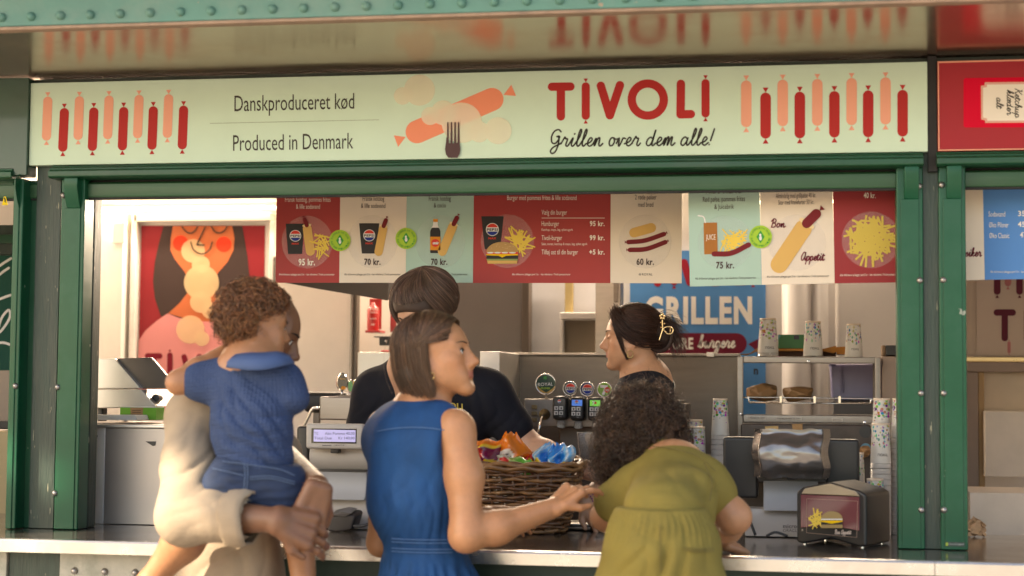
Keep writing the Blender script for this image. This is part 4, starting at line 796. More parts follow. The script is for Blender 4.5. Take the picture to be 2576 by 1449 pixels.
# ---- fire extinguisher and bits on the wall
fe = thing('fire_extinguisher', 'red fire extinguisher with white lettering on the white wall', 'fire extinguisher', W(*C5(265, 1085), 2.18))
box3('back_sign', 228, 832, 318, 1060, 2.175, .004, RED, fe, .002, C5)
p0 = W(*C5(255, 1075), 2.12); rr_ = W(*C5(298, 1075), 2.12)[0]-p0[0]; hh = W(*C5(255, 880), 2.12)[2]-p0[2]
MB().lathe(p0, [(rr_*.9, 0), (rr_, .01), (rr_, hh*.8), (rr_*.75, hh*.93), (rr_*.3, hh), (rr_*.3, hh*1.1)], 20).build('cylinder', RED, fe, smooth=True)
box3('bracket', 196, 1066, 305, 1085, 2.06, .1, RED, fe, .002, C5)
for (t, x0, x1, y, h) in (('FIRE', 234, 296, 920, 22), ('SIGNAL', 236, 294, 940, 14), ('POWDER', 236, 280, 985, 10), ('ABC', 240, 270, 1030, 14)): Print(p0[1]-rr_-.002, C5).text(t, x0, x1, y, h, .03).build('lettering', WHITE, fe)
wb = thing('wall_box', 'small black lock box on the wall beneath the fire extinguisher', 'lock box', W(*C5(350, 1180), 2.16)); box3('box', 300, 1118, 396, 1180, 2.12, .05, BLACK, wb, .003, C5); box3('lid', 262, 1112, 398, 1120, 2.1, .07, BLACK, wb, .001, C5)
MB().lathe(W(*C5(353, 1145), 2.119), [(.002, -.004), (.006, -.003), (.007, 0)], 10, 'y').build('lock', CHROME, wb)
rs_ = thing('wall_sign', 'red wall sign behind the dark haired server', 'sign', W(*C5(400, 1080), 2.17)); box3('plate', 383, 885, 430, 1082, 2.17, .004, RED, rs_, .001, C5)
rd = thing('handset', 'red object lying on the rear steel cabinet', 'box', W(*C5(340, 1232), 2.0)); box3('body', 312, 1214, 376, 1232, 1.98, .05, RED, rd, .004, C5)
# ---- heated display rack with wrapped burgers
YR = 1.18
rk = thing('display_rack', 'open steel display rack with a wire tray', 'display rack', W(*T3(1290, 1400), YR))
for r in ((357, 545, 437, 2100), (2142, 548, 2220, 2100)): box3('upright', *r, YR, .03, STEEL, rk, .003, T3)
for r in ((372, 545, 430, 1900), (2120, 548, 2190, 1900)): box3('upright', *r, YR+.33, .03, STEEL_D, rk, .003, T3)
box3('top_rail', 437, 545, 2142, 628, YR+.0015, .027, STEEL, rk, .003, T3); X0, X1, Z0, Z1 = rectpx(*T3(362, 545), *T3(2216, 552), YR); MB().box(X0, X1, YR+.004, YR+.36, Z1-.008, Z1-.001).build('top_sheet', STEEL_D, rk)
X0, X1, Z0, Z1 = rectpx(*T3(437, 1300), *T3(2142, 1400), YR); MB().box(X0, X1, YR-.012, YR+.02, Z0, Z1).build('shelf_front', STEEL, rk, bevel=.003); MB().box(X0, X1, YR+.02, YR+.35, Z1-.01, Z1-.003).build('shelf', STEEL_D, rk)
for (x, y) in ((410, 1288), (1280, 603), (2008, 1395)): MB().lathe(W(*T3(x, y), YR-.013), [(.001, -.004), (.005, -.003), (.006, .004)], 10, 'y').build('screw', CHROME, rk)
for (x0, x1, y0, y1, t) in ((512, 730, 1322, 1358, 'TIVOLI M. OST'), (866, 1195, 1328, 1366, 'HAMBURGER M. OST'), (1585, 1728, 1342, 1382, 'SPECIAL')):
    l = box3('shelf_label', x0, y0, x1, y1, YR-.0135, .001, M('label_paper', (.55, .50, .44), .6), rk, 0, T3); Print(YR-.0142, T3).text(t, x0+12, x1-12, y1-10, 20).build('lettering', M('label_ink', (.14, .11, .09), .6), l)
zr = W(*T3(1300, 1145), YR+.02)[2]; xa, xb = W(*T3(512, 1145), YR+.02)[0], W(*T3(2085, 1145), YR+.02)[0]; z2 = W(*T3(1300, 1075), YR+.02)[2]
wr = MB().tube([(xa, YR+.02, zr), (xb, YR+.02, zr)], .003, 6).build('wire_tray', CHROME, rk, smooth=True)
mb_tube('wire', [(xa-.01, YR+.3, zr), (xb+.02, YR+.3, zr)], .003, CHROME, wr, 6); mb_tube('wire', smooth_path([(xa, YR+.02, zr), (xa, YR+.02, z2-.004), (xa+.006, YR+.02, z2), (xb-.006, YR+.02, z2-.002), (xb, YR+.02, z2-.006), (xb, YR+.02, zr)], 4), .0028, CHROME, wr, 6)
for k in range(20): x = xa+(xb-xa)*(k+.5)/20; mb_tube('wire', [(x, YR+.02, zr+.003), (x, YR+.3, zr+.003)], .0016, CHROME, wr, 5)
for x in (925, 1362, 1685): p0 = W(*T3(x, 1075), YR+.02); MB().box(p0[0]-.004, p0[0]+.004, YR+.012, YR+.26, zr+.001, p0[2]+.006).build('divider', CHROME, wr)
def parcel(T, x0, y0, x1, y1, Y, lab, seed):
    X0, X1, Z0, Z1 = rectpx(*T(x0, y0), *T(x1, y1), Y); rs = np.random.RandomState(seed); c = np.array(((X0+X1)/2, Y+.06, (Z0+Z1)/2)); h = np.array(((X1-X0)/2, .06, (Z1-Z0)/2)); bm = bmesh.new(); bmesh.ops.create_icosphere(bm, subdivisions=4, radius=1); V = []
    pl_ = rs.normal(size=(26, 3)); pl_ /= np.linalg.norm(pl_, axis=1)[:, None]; pd = rs.uniform(.86, 1.0, 26)
    for v in bm.verts:
        d = np.array(v.co); q = d/np.power((np.abs(d)**5).sum(), .2); s = min([pd[k]/max(1e-3, pl_[k]@(d/np.linalg.norm(d)))/np.linalg.norm(q) for k in range(26) if pl_[k]@d > .3]+[1.0]); V.append(c+q*min(1, max(.75, s))*h)
    F = [tuple(v.index for v in f.verts) for f in bm.faces]; bm.free()
    t = thing('wrapped_burger', lab, 'burger', (c[0], c[1], Z0)); mesh_np('paper_wrap', np.array(V), F, M('kraft_paper', (.30, .16, .065), .6, var=.15, scale=14, bump=.3, bscale=40), t, smooth=False); return t
parcel(T3, 470, 885, 872, 1130, YR+.06, 'burger wrapped in brown paper, left one on the wire tray', 2); parcel(T3, 945, 918, 1345, 1130, YR+.06, 'burger wrapped in brown paper, right one on the wire tray', 5)
parcel(B3, 1350, 480, 1440, 570, .9, 'burger wrapped in brown paper beside the tall cup stacks', 8)
# ---- printed plastic cups
def cupmat(name, kind):
    if name in MATS: return MATS[name]
    m = M(name, (.78, .75, .70), .3, var=.04, trans=.25); nt = m.node_tree; N = nt.nodes.new; L = nt.links.new; b = nt.nodes['Principled BSDF']; src = b.inputs['Base Color'].links[0].from_socket
    tc = N('ShaderNodeTexCoord'); mp = N('ShaderNodeMapping'); mp.inputs['Scale'].default_value = (125, 125, 85) if kind == 0 else (95, 95, 105); L(tc.outputs['Object'], mp.inputs[0])
    vo = N('ShaderNodeTexVoronoi'); vo.distance = 'MANHATTAN' if kind == 0 else 'EUCLIDEAN'; vo.inputs['Scale'].default_value = 1.0; L(mp.outputs[0], vo.inputs['Vector'])
    hs = N('ShaderNodeHueSaturation'); hs.inputs['Saturation'].default_value = 1.1; hs.inputs['Value'].default_value = .62; L(vo.outputs['Color'], hs.inputs['Color'])
    ge = N('ShaderNodeMath'); ge.operation = 'LESS_THAN'; ge.inputs[1].default_value = .62 if kind == 0 else .50; L(vo.outputs['Distance'], ge.inputs[0])
    sp = N('ShaderNodeSeparateXYZ'); L(tc.outputs['Object'], sp.inputs[0]); nz = N('ShaderNodeTexNoise'); nz.inputs['Scale'].default_value = 60; L(tc.outputs['Object'], nz.inputs['Vector'])
    mr = N('ShaderNodeMapRange'); mr.inputs[1].default_value = -.035; mr.inputs[2].default_value = .015; mr.inputs[3].default_value = -.1; mr.inputs[4].default_value = 1.1; L(sp.outputs[2], mr.inputs[0])
    gt = N('ShaderNodeMath'); gt.operation = 'LESS_THAN'; L(vo.outputs['Distance'], gt.inputs[0])
    wn_ = N('ShaderNodeTexWhiteNoise'); L(vo.outputs['Position'], wn_.inputs[0]); g2 = N('ShaderNodeMath'); g2.operation = 'LESS_THAN'; L(wn_.outputs['Value'], g2.inputs[0]); L(mr.outputs[0], g2.inputs[1])
    mu = N('ShaderNodeMath'); mu.operation = 'MULTIPLY'; L(ge.outputs[0], mu.inputs[0]); L(g2.outputs[0], mu.inputs[1])
    mx = N('ShaderNodeMix'); mx.data_type = 'RGBA'; L(mu.outputs[0], mx.inputs[0]); L(src, mx.inputs[6]); L(hs.outputs[0], mx.inputs[7]); L(mx.outputs[2], b.inputs['Base Color']); return m
CUPA, CUPB = cupmat('cup_confetti', 0), cupmat('cup_doodle', 1); CUPC = M('cup_milky', (.66, .62, .58), .25, var=.05, trans=.3)
RIMC = M('cup_base', (.72, .60, .48), .5)
def cups(T, xt0, xt1, yt, xb0, xb1, yb, Y, n, label, mat, word=True, rimstep=None):
    """upside-down stack: narrow closed base on top, wide rims below"""
    a, b = T((xt0+xt1)/2, yt), T((xb0+xb1)/2, yb); pt, pb_ = W(*a, Y), W(*b, Y)
    rt = (W(*T(xt1, yt), Y)[0]-W(*T(xt0, yt), Y)[0])/2; rb2 = (W(*T(xb1, yb), Y)[0]-W(*T(xb0, yb), Y)[0])/2; H = pt[2]-pb_[2]; ch = min(H, .125)
    t = thing('cup_stack', label, 'cups', (pb_[0], Y, pb_[2]), 'stacks of printed plastic cups')
    zc = pt[2]-ch*.45                                        # cup print coordinates are measured from here
    me = MB().lathe((0, 0, 0), [(rt*.92, pt[2]-zc-.004), (rt, pt[2]-zc), (rt*1.01, pt[2]-zc-.004), (rt+(rb2-rt)*.9, pt[2]-ch-zc), (rt+(rb2-rt)*.95, pt[2]-ch-zc-.002)], 28)
    o = me.build('cup', mat, t, smooth=True); o.location = Vector((pt[0], Y, zc))-Vector(t.location)
    o.data.transform(Matrix.Translation(Vector(ORG[t.name])))
    MB().lathe((pt[0], Y, pt[2]-.006), [(rt*.2, .003), (rt*.9, .0045), (rt*1.02, .007), (rt*1.03, .003), (rt*1.0, -.002)], 28).build('cup_base', RIMC, o, smooth=True)
    o.children[0].location = Vector(t.location)-Vector((pt[0], Y, zc))
    z = pt[2]-ch; k = 0; stp_ = rimstep or .018
    while z > pb_[2]+.004 and k < 30:
        z2 = max(pb_[2], z-stp_); r = rt+(rb2-rt)*.94; MB().lathe((pt[0]+(pb_[0]-pt[0])*k/12, Y, 0), [(r*.95, z-.0005), (r, z-.002), (r*1.0, z2+.003), (r*1.06, z2+.0025), (r*1.06, z2+.0005), (r*.98, z2+.0005)], 28).build('cup_rim', CUPC, t, smooth=True); z = z2; k += 1
    if word:
        x0, x1 = xt0+(xb0-xt0)*.8, xt1+(xb1-xt1)*.8; u = (xt1-xt0)
        yy = yt+(yb-yt)*.76 if H < .15 else yt+ (yb-yt)*.125/H*.8
        pr = Print(Y-rt-(rb2-rt)*.86-.002, T); cx, cy = (x0+x1)/2+u*.12, yy; pr.text('TIVOLI', cx-u*.28, cx+u*.28, cy+u*.06, u*.15, .02, rot=math.pi, center=(cx, cy)); pr.build('lettering', M('cup_ink', (.12, .10, .09), .5), t)
    return t
cups(T3, 655, 862, 52, 620, 893, 541, 1.30, 1, 'cup stack with coloured scribbles, left end of the rack top', CUPB)
cups(T3, 1240, 1440, 88, 1210, 1472, 542, 1.30, 1, 'cup stack with confetti diamonds, middle of the rack top', CUPA)
cups(T3, 1778, 1957, 122, 1746, 1988, 546, 1.30, 1, 'smallest cup stack with confetti diamonds, right end of the rack top', CUPA)
cups(B3, 266, 372, 130, 250, 388, 690, 1.0, 1, 'tall clear cup stack between the soda tower and the rack', CUPB, False)
cups(B3, 72, 188, 287, 66, 196, 690, 1.1, 1, 'cup stack with confetti rim behind the scribbled cups', CUPA, False); cups(B3, 82, 205, 338, 72, 212, 700, 1.0, 1, 'short scribbled cup stack behind the olive shirt', CUPB, False)
cups(B3, 1458, 1578, 128, 1440, 1595, 1180, .62, 1, 'tall scribbled cup stack just left of the right post', CUPB, False); cups(B3, 1445, 1575, 312, 1432, 1590, 1200, .52, 1, 'confetti cup stack in front of the tallest cups by the right post', CUPA, True)
cups(B3, 1600, 1700, 128, 1585, 1720, 1190, .58, 1, 'cup stack half hidden behind the right post', CUPA, False); cups(B3, 1408, 1530, 725, 1398, 1545, 1190, .42, 1, 'low scribbled cup stack behind the napkin dispenser', CUPB, False); cups(B3, 1345, 1385, 530, 1335, 1398, 1100, .7, 1, 'narrow dark confetti cup stack beside the till screen', CUPA, False)
# ---- things on and behind the rack
gx = thing('carton', 'dark green carton behind the cups on the rack', 'carton', W(*T3(1050, 430), 1.42)); box3('box', 890, 257, 1225, 440, 1.42, .07, M('box_green', (.03, .17, .06), .5), gx, .002, T3); Print(1.419, T3).poly([(1095, 268), (1160, 268), (1160, 320), (1095, 320)]).build('label', M('box_navy', (.02, .02, .05), .5), gx)
Print(1.419, T3).poly([(890, 262), (930, 262), (890, 330)]).build('label', M('box_teal', (.05, .25, .30), .5), gx)
ot = thing('cardboard_tray', 'torn orange brown cardboard tray lying on the rack top', 'cardboard', W(*T3(1300, 540), 1.36)); OC = M('orange_card', (.42, .17, .025), .7, var=.15, bump=.3)
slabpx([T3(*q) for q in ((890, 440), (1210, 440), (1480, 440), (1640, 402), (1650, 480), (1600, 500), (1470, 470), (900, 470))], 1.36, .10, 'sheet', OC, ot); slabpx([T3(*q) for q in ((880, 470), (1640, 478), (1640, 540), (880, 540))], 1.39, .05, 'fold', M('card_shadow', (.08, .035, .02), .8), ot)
slabpx([T3(*q) for q in ((1640, 420), (1760, 412), (1760, 512), (1650, 512))], 1.37, .1, 'flap', OC, ot); slabpx([T3(*q) for q in ((380, 512), (520, 500), (620, 430), (625, 470), (560, 495), (480, 525))], 1.33, .05, 'flap', M('card_brown', (.28, .14, .06), .7), ot)
db = thing('storage_box', 'dark box on a steel cabinet behind the right post', 'box', W(*T3(2330, 530), 1.3)); box3('box', 2282, 396, 2600, 528, 1.3, .15, BLACK, db, .003, T3); box3('frame', 2236, 395, 2280, 530, 1.31, .1, M('box_brown', (.25, .15, .08), .6), db, .002, T3)
sc2 = thing('steel_cabinet', 'brown tinted steel cabinet behind the right post', 'cabinet', W(*T3(2350, 1400), 1.28)); box3('body', 2236, 535, 2700, 1600, 1.28, .3, M('bronze_steel', (.26, .19, .15), .4, metal=.7), sc2, .004, T3)
pc = thing('plastic_tub', 'lilac plastic tub behind the wire tray', 'tub', W(*T3(1850, 1160), 1.62)); PL = M('lilac_plastic', (.33, .31, .52), .35, var=.05)
P = [T3(*q) for q in ((1562, 640), (2140, 632), (2135, 1085), (2080, 1110), (1640, 1110), (1585, 1080))]; slabpx(P, 1.62, .2, 'tub', PL, pc, .01); box3('rim', 1553, 632, 1640, 660, 1.60, .24, PL, pc, .004, T3)
for x in (1700, 1730): box3('rib', x, 640, x+12, 1010, 1.608, .012, PL, pc, .003, T3)
box3('stand', 1600, 1110, 2130, 1290, 1.66, .1, M('stand_grey', (.30, .28, .27), .5), pc, .003, T3)
# clutter under the rack: dark recess with round stickers
uc = thing('machine', 'dark machine with round stickers under the display rack', 'machine', W(*B3(1200, 700), .95))
box3('body', 470, 320, 1440, 760, 1.02, .2, M('machine_dark', (.07, .055, .048), .35, metal=.5, var=.3, scale=12), uc, .006, B3)
for (x, y, r, c) in ((1398, 375, 46, (.03, .03, .03)), (1400, 500, 40, (.10, .22, .28))): Print(1.018, B3).circ(x, y, r).build('sticker', M('sticker_%d' % y, c, .4), uc)
for (x0, y0, x1, y1, c) in ((650, 335, 750, 372, (.62, .40, .15)), (850, 318, 930, 360, (.40, .22, .08)), (1030, 365, 1095, 412, (.7, .55, .4))): Print(1.0175, B3).poly([(x0, y0), (x1, y0-4), (x1, y1), (x0+8, y1)]).build('paper_scrap', M('scrap_%d' % x0, c, .5), uc)
# trays and a clear cup
for (r, lab) in (((1645, 1050, 1885, 1112), 'shallow steel tray behind the basket'), ((1905, 1070, 2060, 1122), 'small steel tray under the hand with the purple bracelet')):
    a, b2 = Wz(*B2(r[0], r[3]), ZC), Wz(*B2(r[2], r[3]), ZC); y0 = (a[1]+b2[1])/2; t = thing('serving_tray', lab, 'tray', ((a[0]+b2[0])/2, y0, ZC))
    MB().box(a[0], b2[0], y0, y0+.14, ZC+.001, ZC+.018).build('pan', STEEL_D, t, bevel=.006); MB().box(a[0]-.006, b2[0]+.006, y0-.006, y0+.146, ZC+.0185, ZC+.024).build('rim', STEEL_L, t, bevel=.002)
gl = thing('plastic_cup', 'empty clear plastic cup behind the curly hair', 'cup', W(*D1(858, 1345), .5)); p0 = W(*D1(858, 1345), .5); MB().lathe(p0, [(.022, 0), (.030, .085), (.031, .088), (.029, .086), (.021, .003)], 24).build('cup', CLEAR, gl, smooth=True)
# ---- napkin dispenser
c0 = Wz(*B3(1392, 1243), ZC); cL = Wz(*B3(872, 1212), ZC); cB = Wz(*B3(1572, 1212), ZC); ux_ = cL-c0; wN = np.linalg.norm(ux_); ux_ = -ux_/wN; uy_ = np.array((-ux_[1], ux_[0], 0.)); dN = .20
nd = thing('napkin_dispenser', 'black table napkin dispenser with a burger picture on its front', 'napkin dispenser', c0); RN = np.stack([ux_, uy_, np.array((0, 0, 1.))], 1)
def nloc(x, y, z): return c0+RN@np.array((x, y, z))
hN = W(*B3(1390, 815), c0[1])[2]-ZC
prof = [(-wN, .006), (-wN, hN*.93), (-wN+.02, hN*1.02), (-wN*.5, hN*1.13), (-.02, hN*1.0), (0, hN*.93), (0, .006), (-.02, .002), (-wN*.5, .022), (-wN+.02, .002)]
MB().prism([nloc(x, .012, z) for x, z in prof], RN@np.array((0, dN, 0))).build('body', BLACK, nd, bevel=.008, seg=3)
tp = [(-wN+.018, hN*.90), (-wN+.03, hN*1.0), (-wN*.5, hN*1.105), (-.03, hN*.985), (-.018, hN*.90)]
MB().prism([nloc(x, .004, z) for x, z in tp], RN@np.array((0, .01, 0))).build('front_cap', M('dispenser_beige', (.40, .31, .20), .35, coat=.3), nd, bevel=.003)
fp = [(-wN+.018, .05), (-wN+.018, hN*.89), (-.018, hN*.89), (-.018, .05), (-wN*.5, .062)]
MB().prism([nloc(x, .003, z) for x, z in fp], RN@np.array((0, .01, 0))).build('card', M('card_plum', (.15, .035, .045), .25, coat=.6), nd, bevel=.001)
nn = -uy_; pl_ = (nloc(0, .0022, 0), nn)
for k, (sx, ln) in enumerate(((0, 1),)):
    pr = Print(.0005, B3, pl_); pr.stroke([(962, 872), (1340, 890)], 1.2).stroke([(1340, 890), (1333, 1160)], 1.2).stroke([(1333, 1160), (960, 1125)], 1.2).stroke([(960, 1125), (962, 872)], 1.2); pr.build('card_border', M('card_line', (.45, .30, .22), .4), nd)
fries(Print(.0006, B3, pl_), 1035, 1025, 55, 70, 26, 5, 95, 6).build('fries_print', FRY, nd)
k = lambda u, v: (1068+u*160, 965+v*125)
def npn(lv, pts, nm, mt): Print(.0006+.0006*lv, B3, pl_).poly(pts).build(nm, mt, nd)
npn(1, [k(.5+.5*math.cos(t), .47-.47*math.sin(t)) for t in np.linspace(0, math.pi, 20)], 'bun_top', ink('bun_dull', (.40, .28, .12))); npn(1, [k(0, .47), k(1, .47), k(1, .8), k(0, .8)], 'patty', CUPK); npn(2, [k(0, .55), k(1, .55), k(1, .62), k(.5, .75), k(0, .62)], 'cheese', MATS['ink_cheese'])
npn(2, [k(0, .45), k(1, .45), k(1, .52), k(0, .52)], 'onion', WHITE); npn(1, [k(0, .8), k(1, .8), k(1, 1), k(0, 1)], 'bun_bottom', MATS['ink_bun_dull'])
script(Print(.0012, B3, pl_), 'Bon Appetit', 1168, 1290, 1135, 16, 2.2).build('script_lettering', M('card_script', (.62, .50, .42), .4), nd)
for q in ((930, 940), (930, 1020), (930, 1105)): Print(.0008, B3, (nloc(0, .012, 0), nn)).poly([(q[0]-6, q[1]-7), (q[0]+4, q[1]-7), (q[0]+4, q[1]+7), (q[0]-6, q[1]+7)]).build('notch', SCREW, nd)
for (x, y) in ((-.02, .03), (-wN+.02, .03), (-.02, dN-.01), (-wN+.02, dN-.01)): MB().lathe(nloc(x, y, 0), [(.005, 0), (.005, .006)], 10).build('foot', CHROME, nd)
# ---- wicker basket with crisp bags
WICK = M('wicker', (.14, .058, .020), .42, var=.45, scale=18, bump=.2, coat=.3); WICK2 = M('wicker_light', (.25, .12, .042), .42, var=.35, scale=16, coat=.3)
zb, zt = ZC+.004, ZC+.205; bc = np.array((W(1313, 1250, .30)[0], .32, 0)); rxT = (W(1460, 1185, .30)[0]-W(1168, 1185, .30)[0])/2; ryT = .14
bk = thing('wicker_basket', 'brown wicker basket of snack bags standing on the counter', 'basket', (bc[0], bc[1], ZC))
def bpt(a, u, off=0, sq=3.2):
    k = .70+.30*u**.8; c, s = math.cos(a), math.sin(a); q = (abs(c)**sq+abs(s)**sq)**(-1/sq); return bc+np.array((c*q*(rxT*k+off), s*q*(ryT*k+off), 0))
NS = 30; rs = np.random.RandomState(9)
for j in range(15):
    u = (j+.5)/15; z = zb+(zt-zb)*u; path = []
    for i in range(NS*4+1): a = 2*math.pi*i/(NS*4); p = bpt(a, u, .0045*math.sin(a*NS/2+math.pi*j)); path.append((p[0], p[1], z+.0025*math.sin(a*7+j*2.1)+rs.normal()*.0006))
    MB().tube(path, .0062, 6, cap=False).build('weave_row', WICK if j % 3 else WICK2, bk, smooth=True)
for i in range(NS): a = 2*math.pi*(i+.25)/NS; MB().tube([tuple(bpt(a, u))[:2]+(zb+(zt-zb)*u,) for u in (0, .3, .6, 1.0)], .0035, 5).build('stake', WICK, bk, smooth=True)
for kk, (off, dz, r) in enumerate(((.004, .002, .009), (-.006, .012, .009), (.008, .014, .008))):
    path = [tuple(bpt(a, 1, off+.003*math.sin(12*a+kk*2)))[:2]+(zt+dz+.004*math.sin(12*a+kk*2.1)+(.022*max(0, math.sin(a))**2 if kk else .012*max(0, math.sin(a))**2),) for a in np.linspace(0, 2*math.pi, 120)]
    MB().tube(path, r, 7, cap=False).build('rim', WICK2 if kk != 1 else WICK, bk, smooth=True)
mb_tube('bottom', [bc+np.array((-rxT*.5, 0, zb+.006)), bc+np.array((rxT*.5, 0, zb+.006))], ryT*.6, WICK, bk) if False else MB().box(bc[0]-rxT*.6, bc[0]+rxT*.6, bc[1]-ryT*.6, bc[1]+ryT*.6, zb-.002, zb+.008).build('bottom', WICK, bk)
FOIL = M('foil_bag', (1, 1, 1), .24, var=.08, coat=.5, attr='Col', bump=.15, bscale=25)
def bag(lab, x, y0, y1, Y, wpx, tilt, colf, seed, pinch=.35):
    p1, p0 = W(x, y0, Y), W(x, y1, Y); H = p1[2]-p0[2]; w = (W(x+wpx, y1, Y)-W(x, y1, Y))[0]/2; rs = np.random.RandomState(seed); nx, nz = 20, 26; V = []; C = []; ph = rs.rand(6)*6.28
    for side in (-1, 1):
        for j in range(nz+1):
            for i in range(nx+1):
                u, v = i/nx*2-1, j/nz; ww = w*(1-pinch*max(0, v-.55)/.45); e = (1-abs(u)**2.5)*(1-abs(2*v-1)**3); d = .034*max(0, e)**.6; d += e*.005*(math.sin(5*u+7*v+ph[0])+math.sin(11*v-6*u+ph[1]))
                xx = u*ww; zz = v*H; ct, st = math.cos(tilt), math.sin(tilt)
                V.append((p0[0]+xx*ct+zz*st+.006*math.sin(8*v+ph[2]), Y+side*d+.012*math.sin(3*u+4*v+ph[3]), p0[2]+zz*ct-xx*st+.004*math.sin(7*u+ph[4])*v)); C.append(colf(u, v))
    n1 = (nx+1)*(nz+1); F = [(s*n1+j*(nx+1)+i, s*n1+j*(nx+1)+i+1, s*n1+(j+1)*(nx+1)+i+1, s*n1+(j+1)*(nx+1)+i) for s in (0, 1) for j in range(nz) for i in range(nx)]
    t = thing('snack_bag', lab, 'snack bag', p0, 'snack bags in the basket'); o = mesh_np('foil', np.array(V), F, FOIL, t)
    at = o.data.color_attributes.new('Col', 'FLOAT_COLOR', 'POINT'); at.data.foreach_set('color', np.array([(*c, 1) for c in C], np.float32).ravel()); return t
ins = lambda u, v, cu, cv, ru, rv: ((u-cu)/ru)**2+((v-cv)/rv)**2 < 1
PUR, YEL, ORG_, BLK, GRN, WHT, BLU, SKY, RDD = (.16, .005, .045), (.75, .48, .03), (.75, .18, .01), (.02, .02, .02), (.12, .40, .04), (.75, .72, .66), (.01, .20, .60), (.16, .45, .75), (.5, .02, .02)
def lays(u, v): return ORG_ if v > .86 else YEL if v > .78 and u > -.1 else (RDD if ins(u, v, -.35, .62, .55, .17) else YEL if ins(u, v, -.5, .75, .5, .1) else YEL if ins(u, v, .45, .3, .4, .2) else WHT if ins(u, v, -.6, .3, .15, .15) else PUR)
def dori(u, v): return BLK if (ins(u, v, -.35, .35, .5, .14) and int((u*1.2+v)*14) % 2) else WHT if ins(u, v, -.3, .4, .5, .2) else (.45, .09, .01) if ins(u, v, .5, .35, .4, .12) else ORG_
def twis(u, v): return GRN if v > .6 and u > -.3 else RDD if ins(u, v, -.4, .75, .5, .12) else WHT if ins(u, v, .2, .35, .5, .25) else (.10, .22, .03) if u > .2 else (.35, .36, .30)
def blue(u, v): return BLU if (ins(u, v, .1, .55, .35, .22) or u+v*1.3 > 1.35) else YEL if ins(u, v, -.45, .35, .3, .12) else RDD if ins(u, v, -.6, .25, .3, .15) else SKY if (u-v) % .5 < .3 else (.55, .65, .72)
bag('purple crisp bag with yellow crisps print, leftmost in the basket', 1215, 1106, 1196, .31, 100, .02, lays, 1, .1)
bag('orange tortilla chip bag standing tall in the basket', 1283, 1088, 1192, .33, 92, .08, dori, 2, .7)
bag('green and white snack bag in front of the orange one', 1287, 1148, 1196, .26, 96, .15, twis, 3, .1)
bag('blue snack bag with pointed top, left of the two blue ones', 1362, 1112, 1192, .31, 62, .25, blue, 4, .6)
bag('blue snack bag leaning right, rightmost in the basket', 1405, 1116, 1192, .29, 62, .22, lambda u, v: blue(-u, v), 5, .2)
bag('small red and yellow bag between the green and blue bags', 1338, 1142, 1192, .33, 40, .0, lambda u, v: YEL if ins(u, v, .2, .6, .6, .2) else RDD, 6, .2)
# crumpled paper on the right bay counter
cr = thing('paper_scrap', 'torn piece of brown paper on the right bay counter', 'paper', Wz(2460, 1352, ZC)); rs = np.random.RandomState(3)
p0 = Wz(2452, 1352, ZC); V = []; n = 9
for j in range(n):
    for i in range(n): u, v = i/(n-1)-.5, j/(n-1); V.append(p0+np.array((u*.075+rs.normal()*.002, .02+rs.normal()*.006+.03*v, .001+.06*v*(1-.8*abs(u))+abs(rs.normal())*.003)))
mesh_np('sheet', np.array(V), [(j*n+i, j*n+i+1, (j+1)*n+i+1, (j+1)*n+i) for j in range(n-1) for i in range(n-1)], M('torn_paper', (.50, .32, .18), .7), cr, smooth=False)
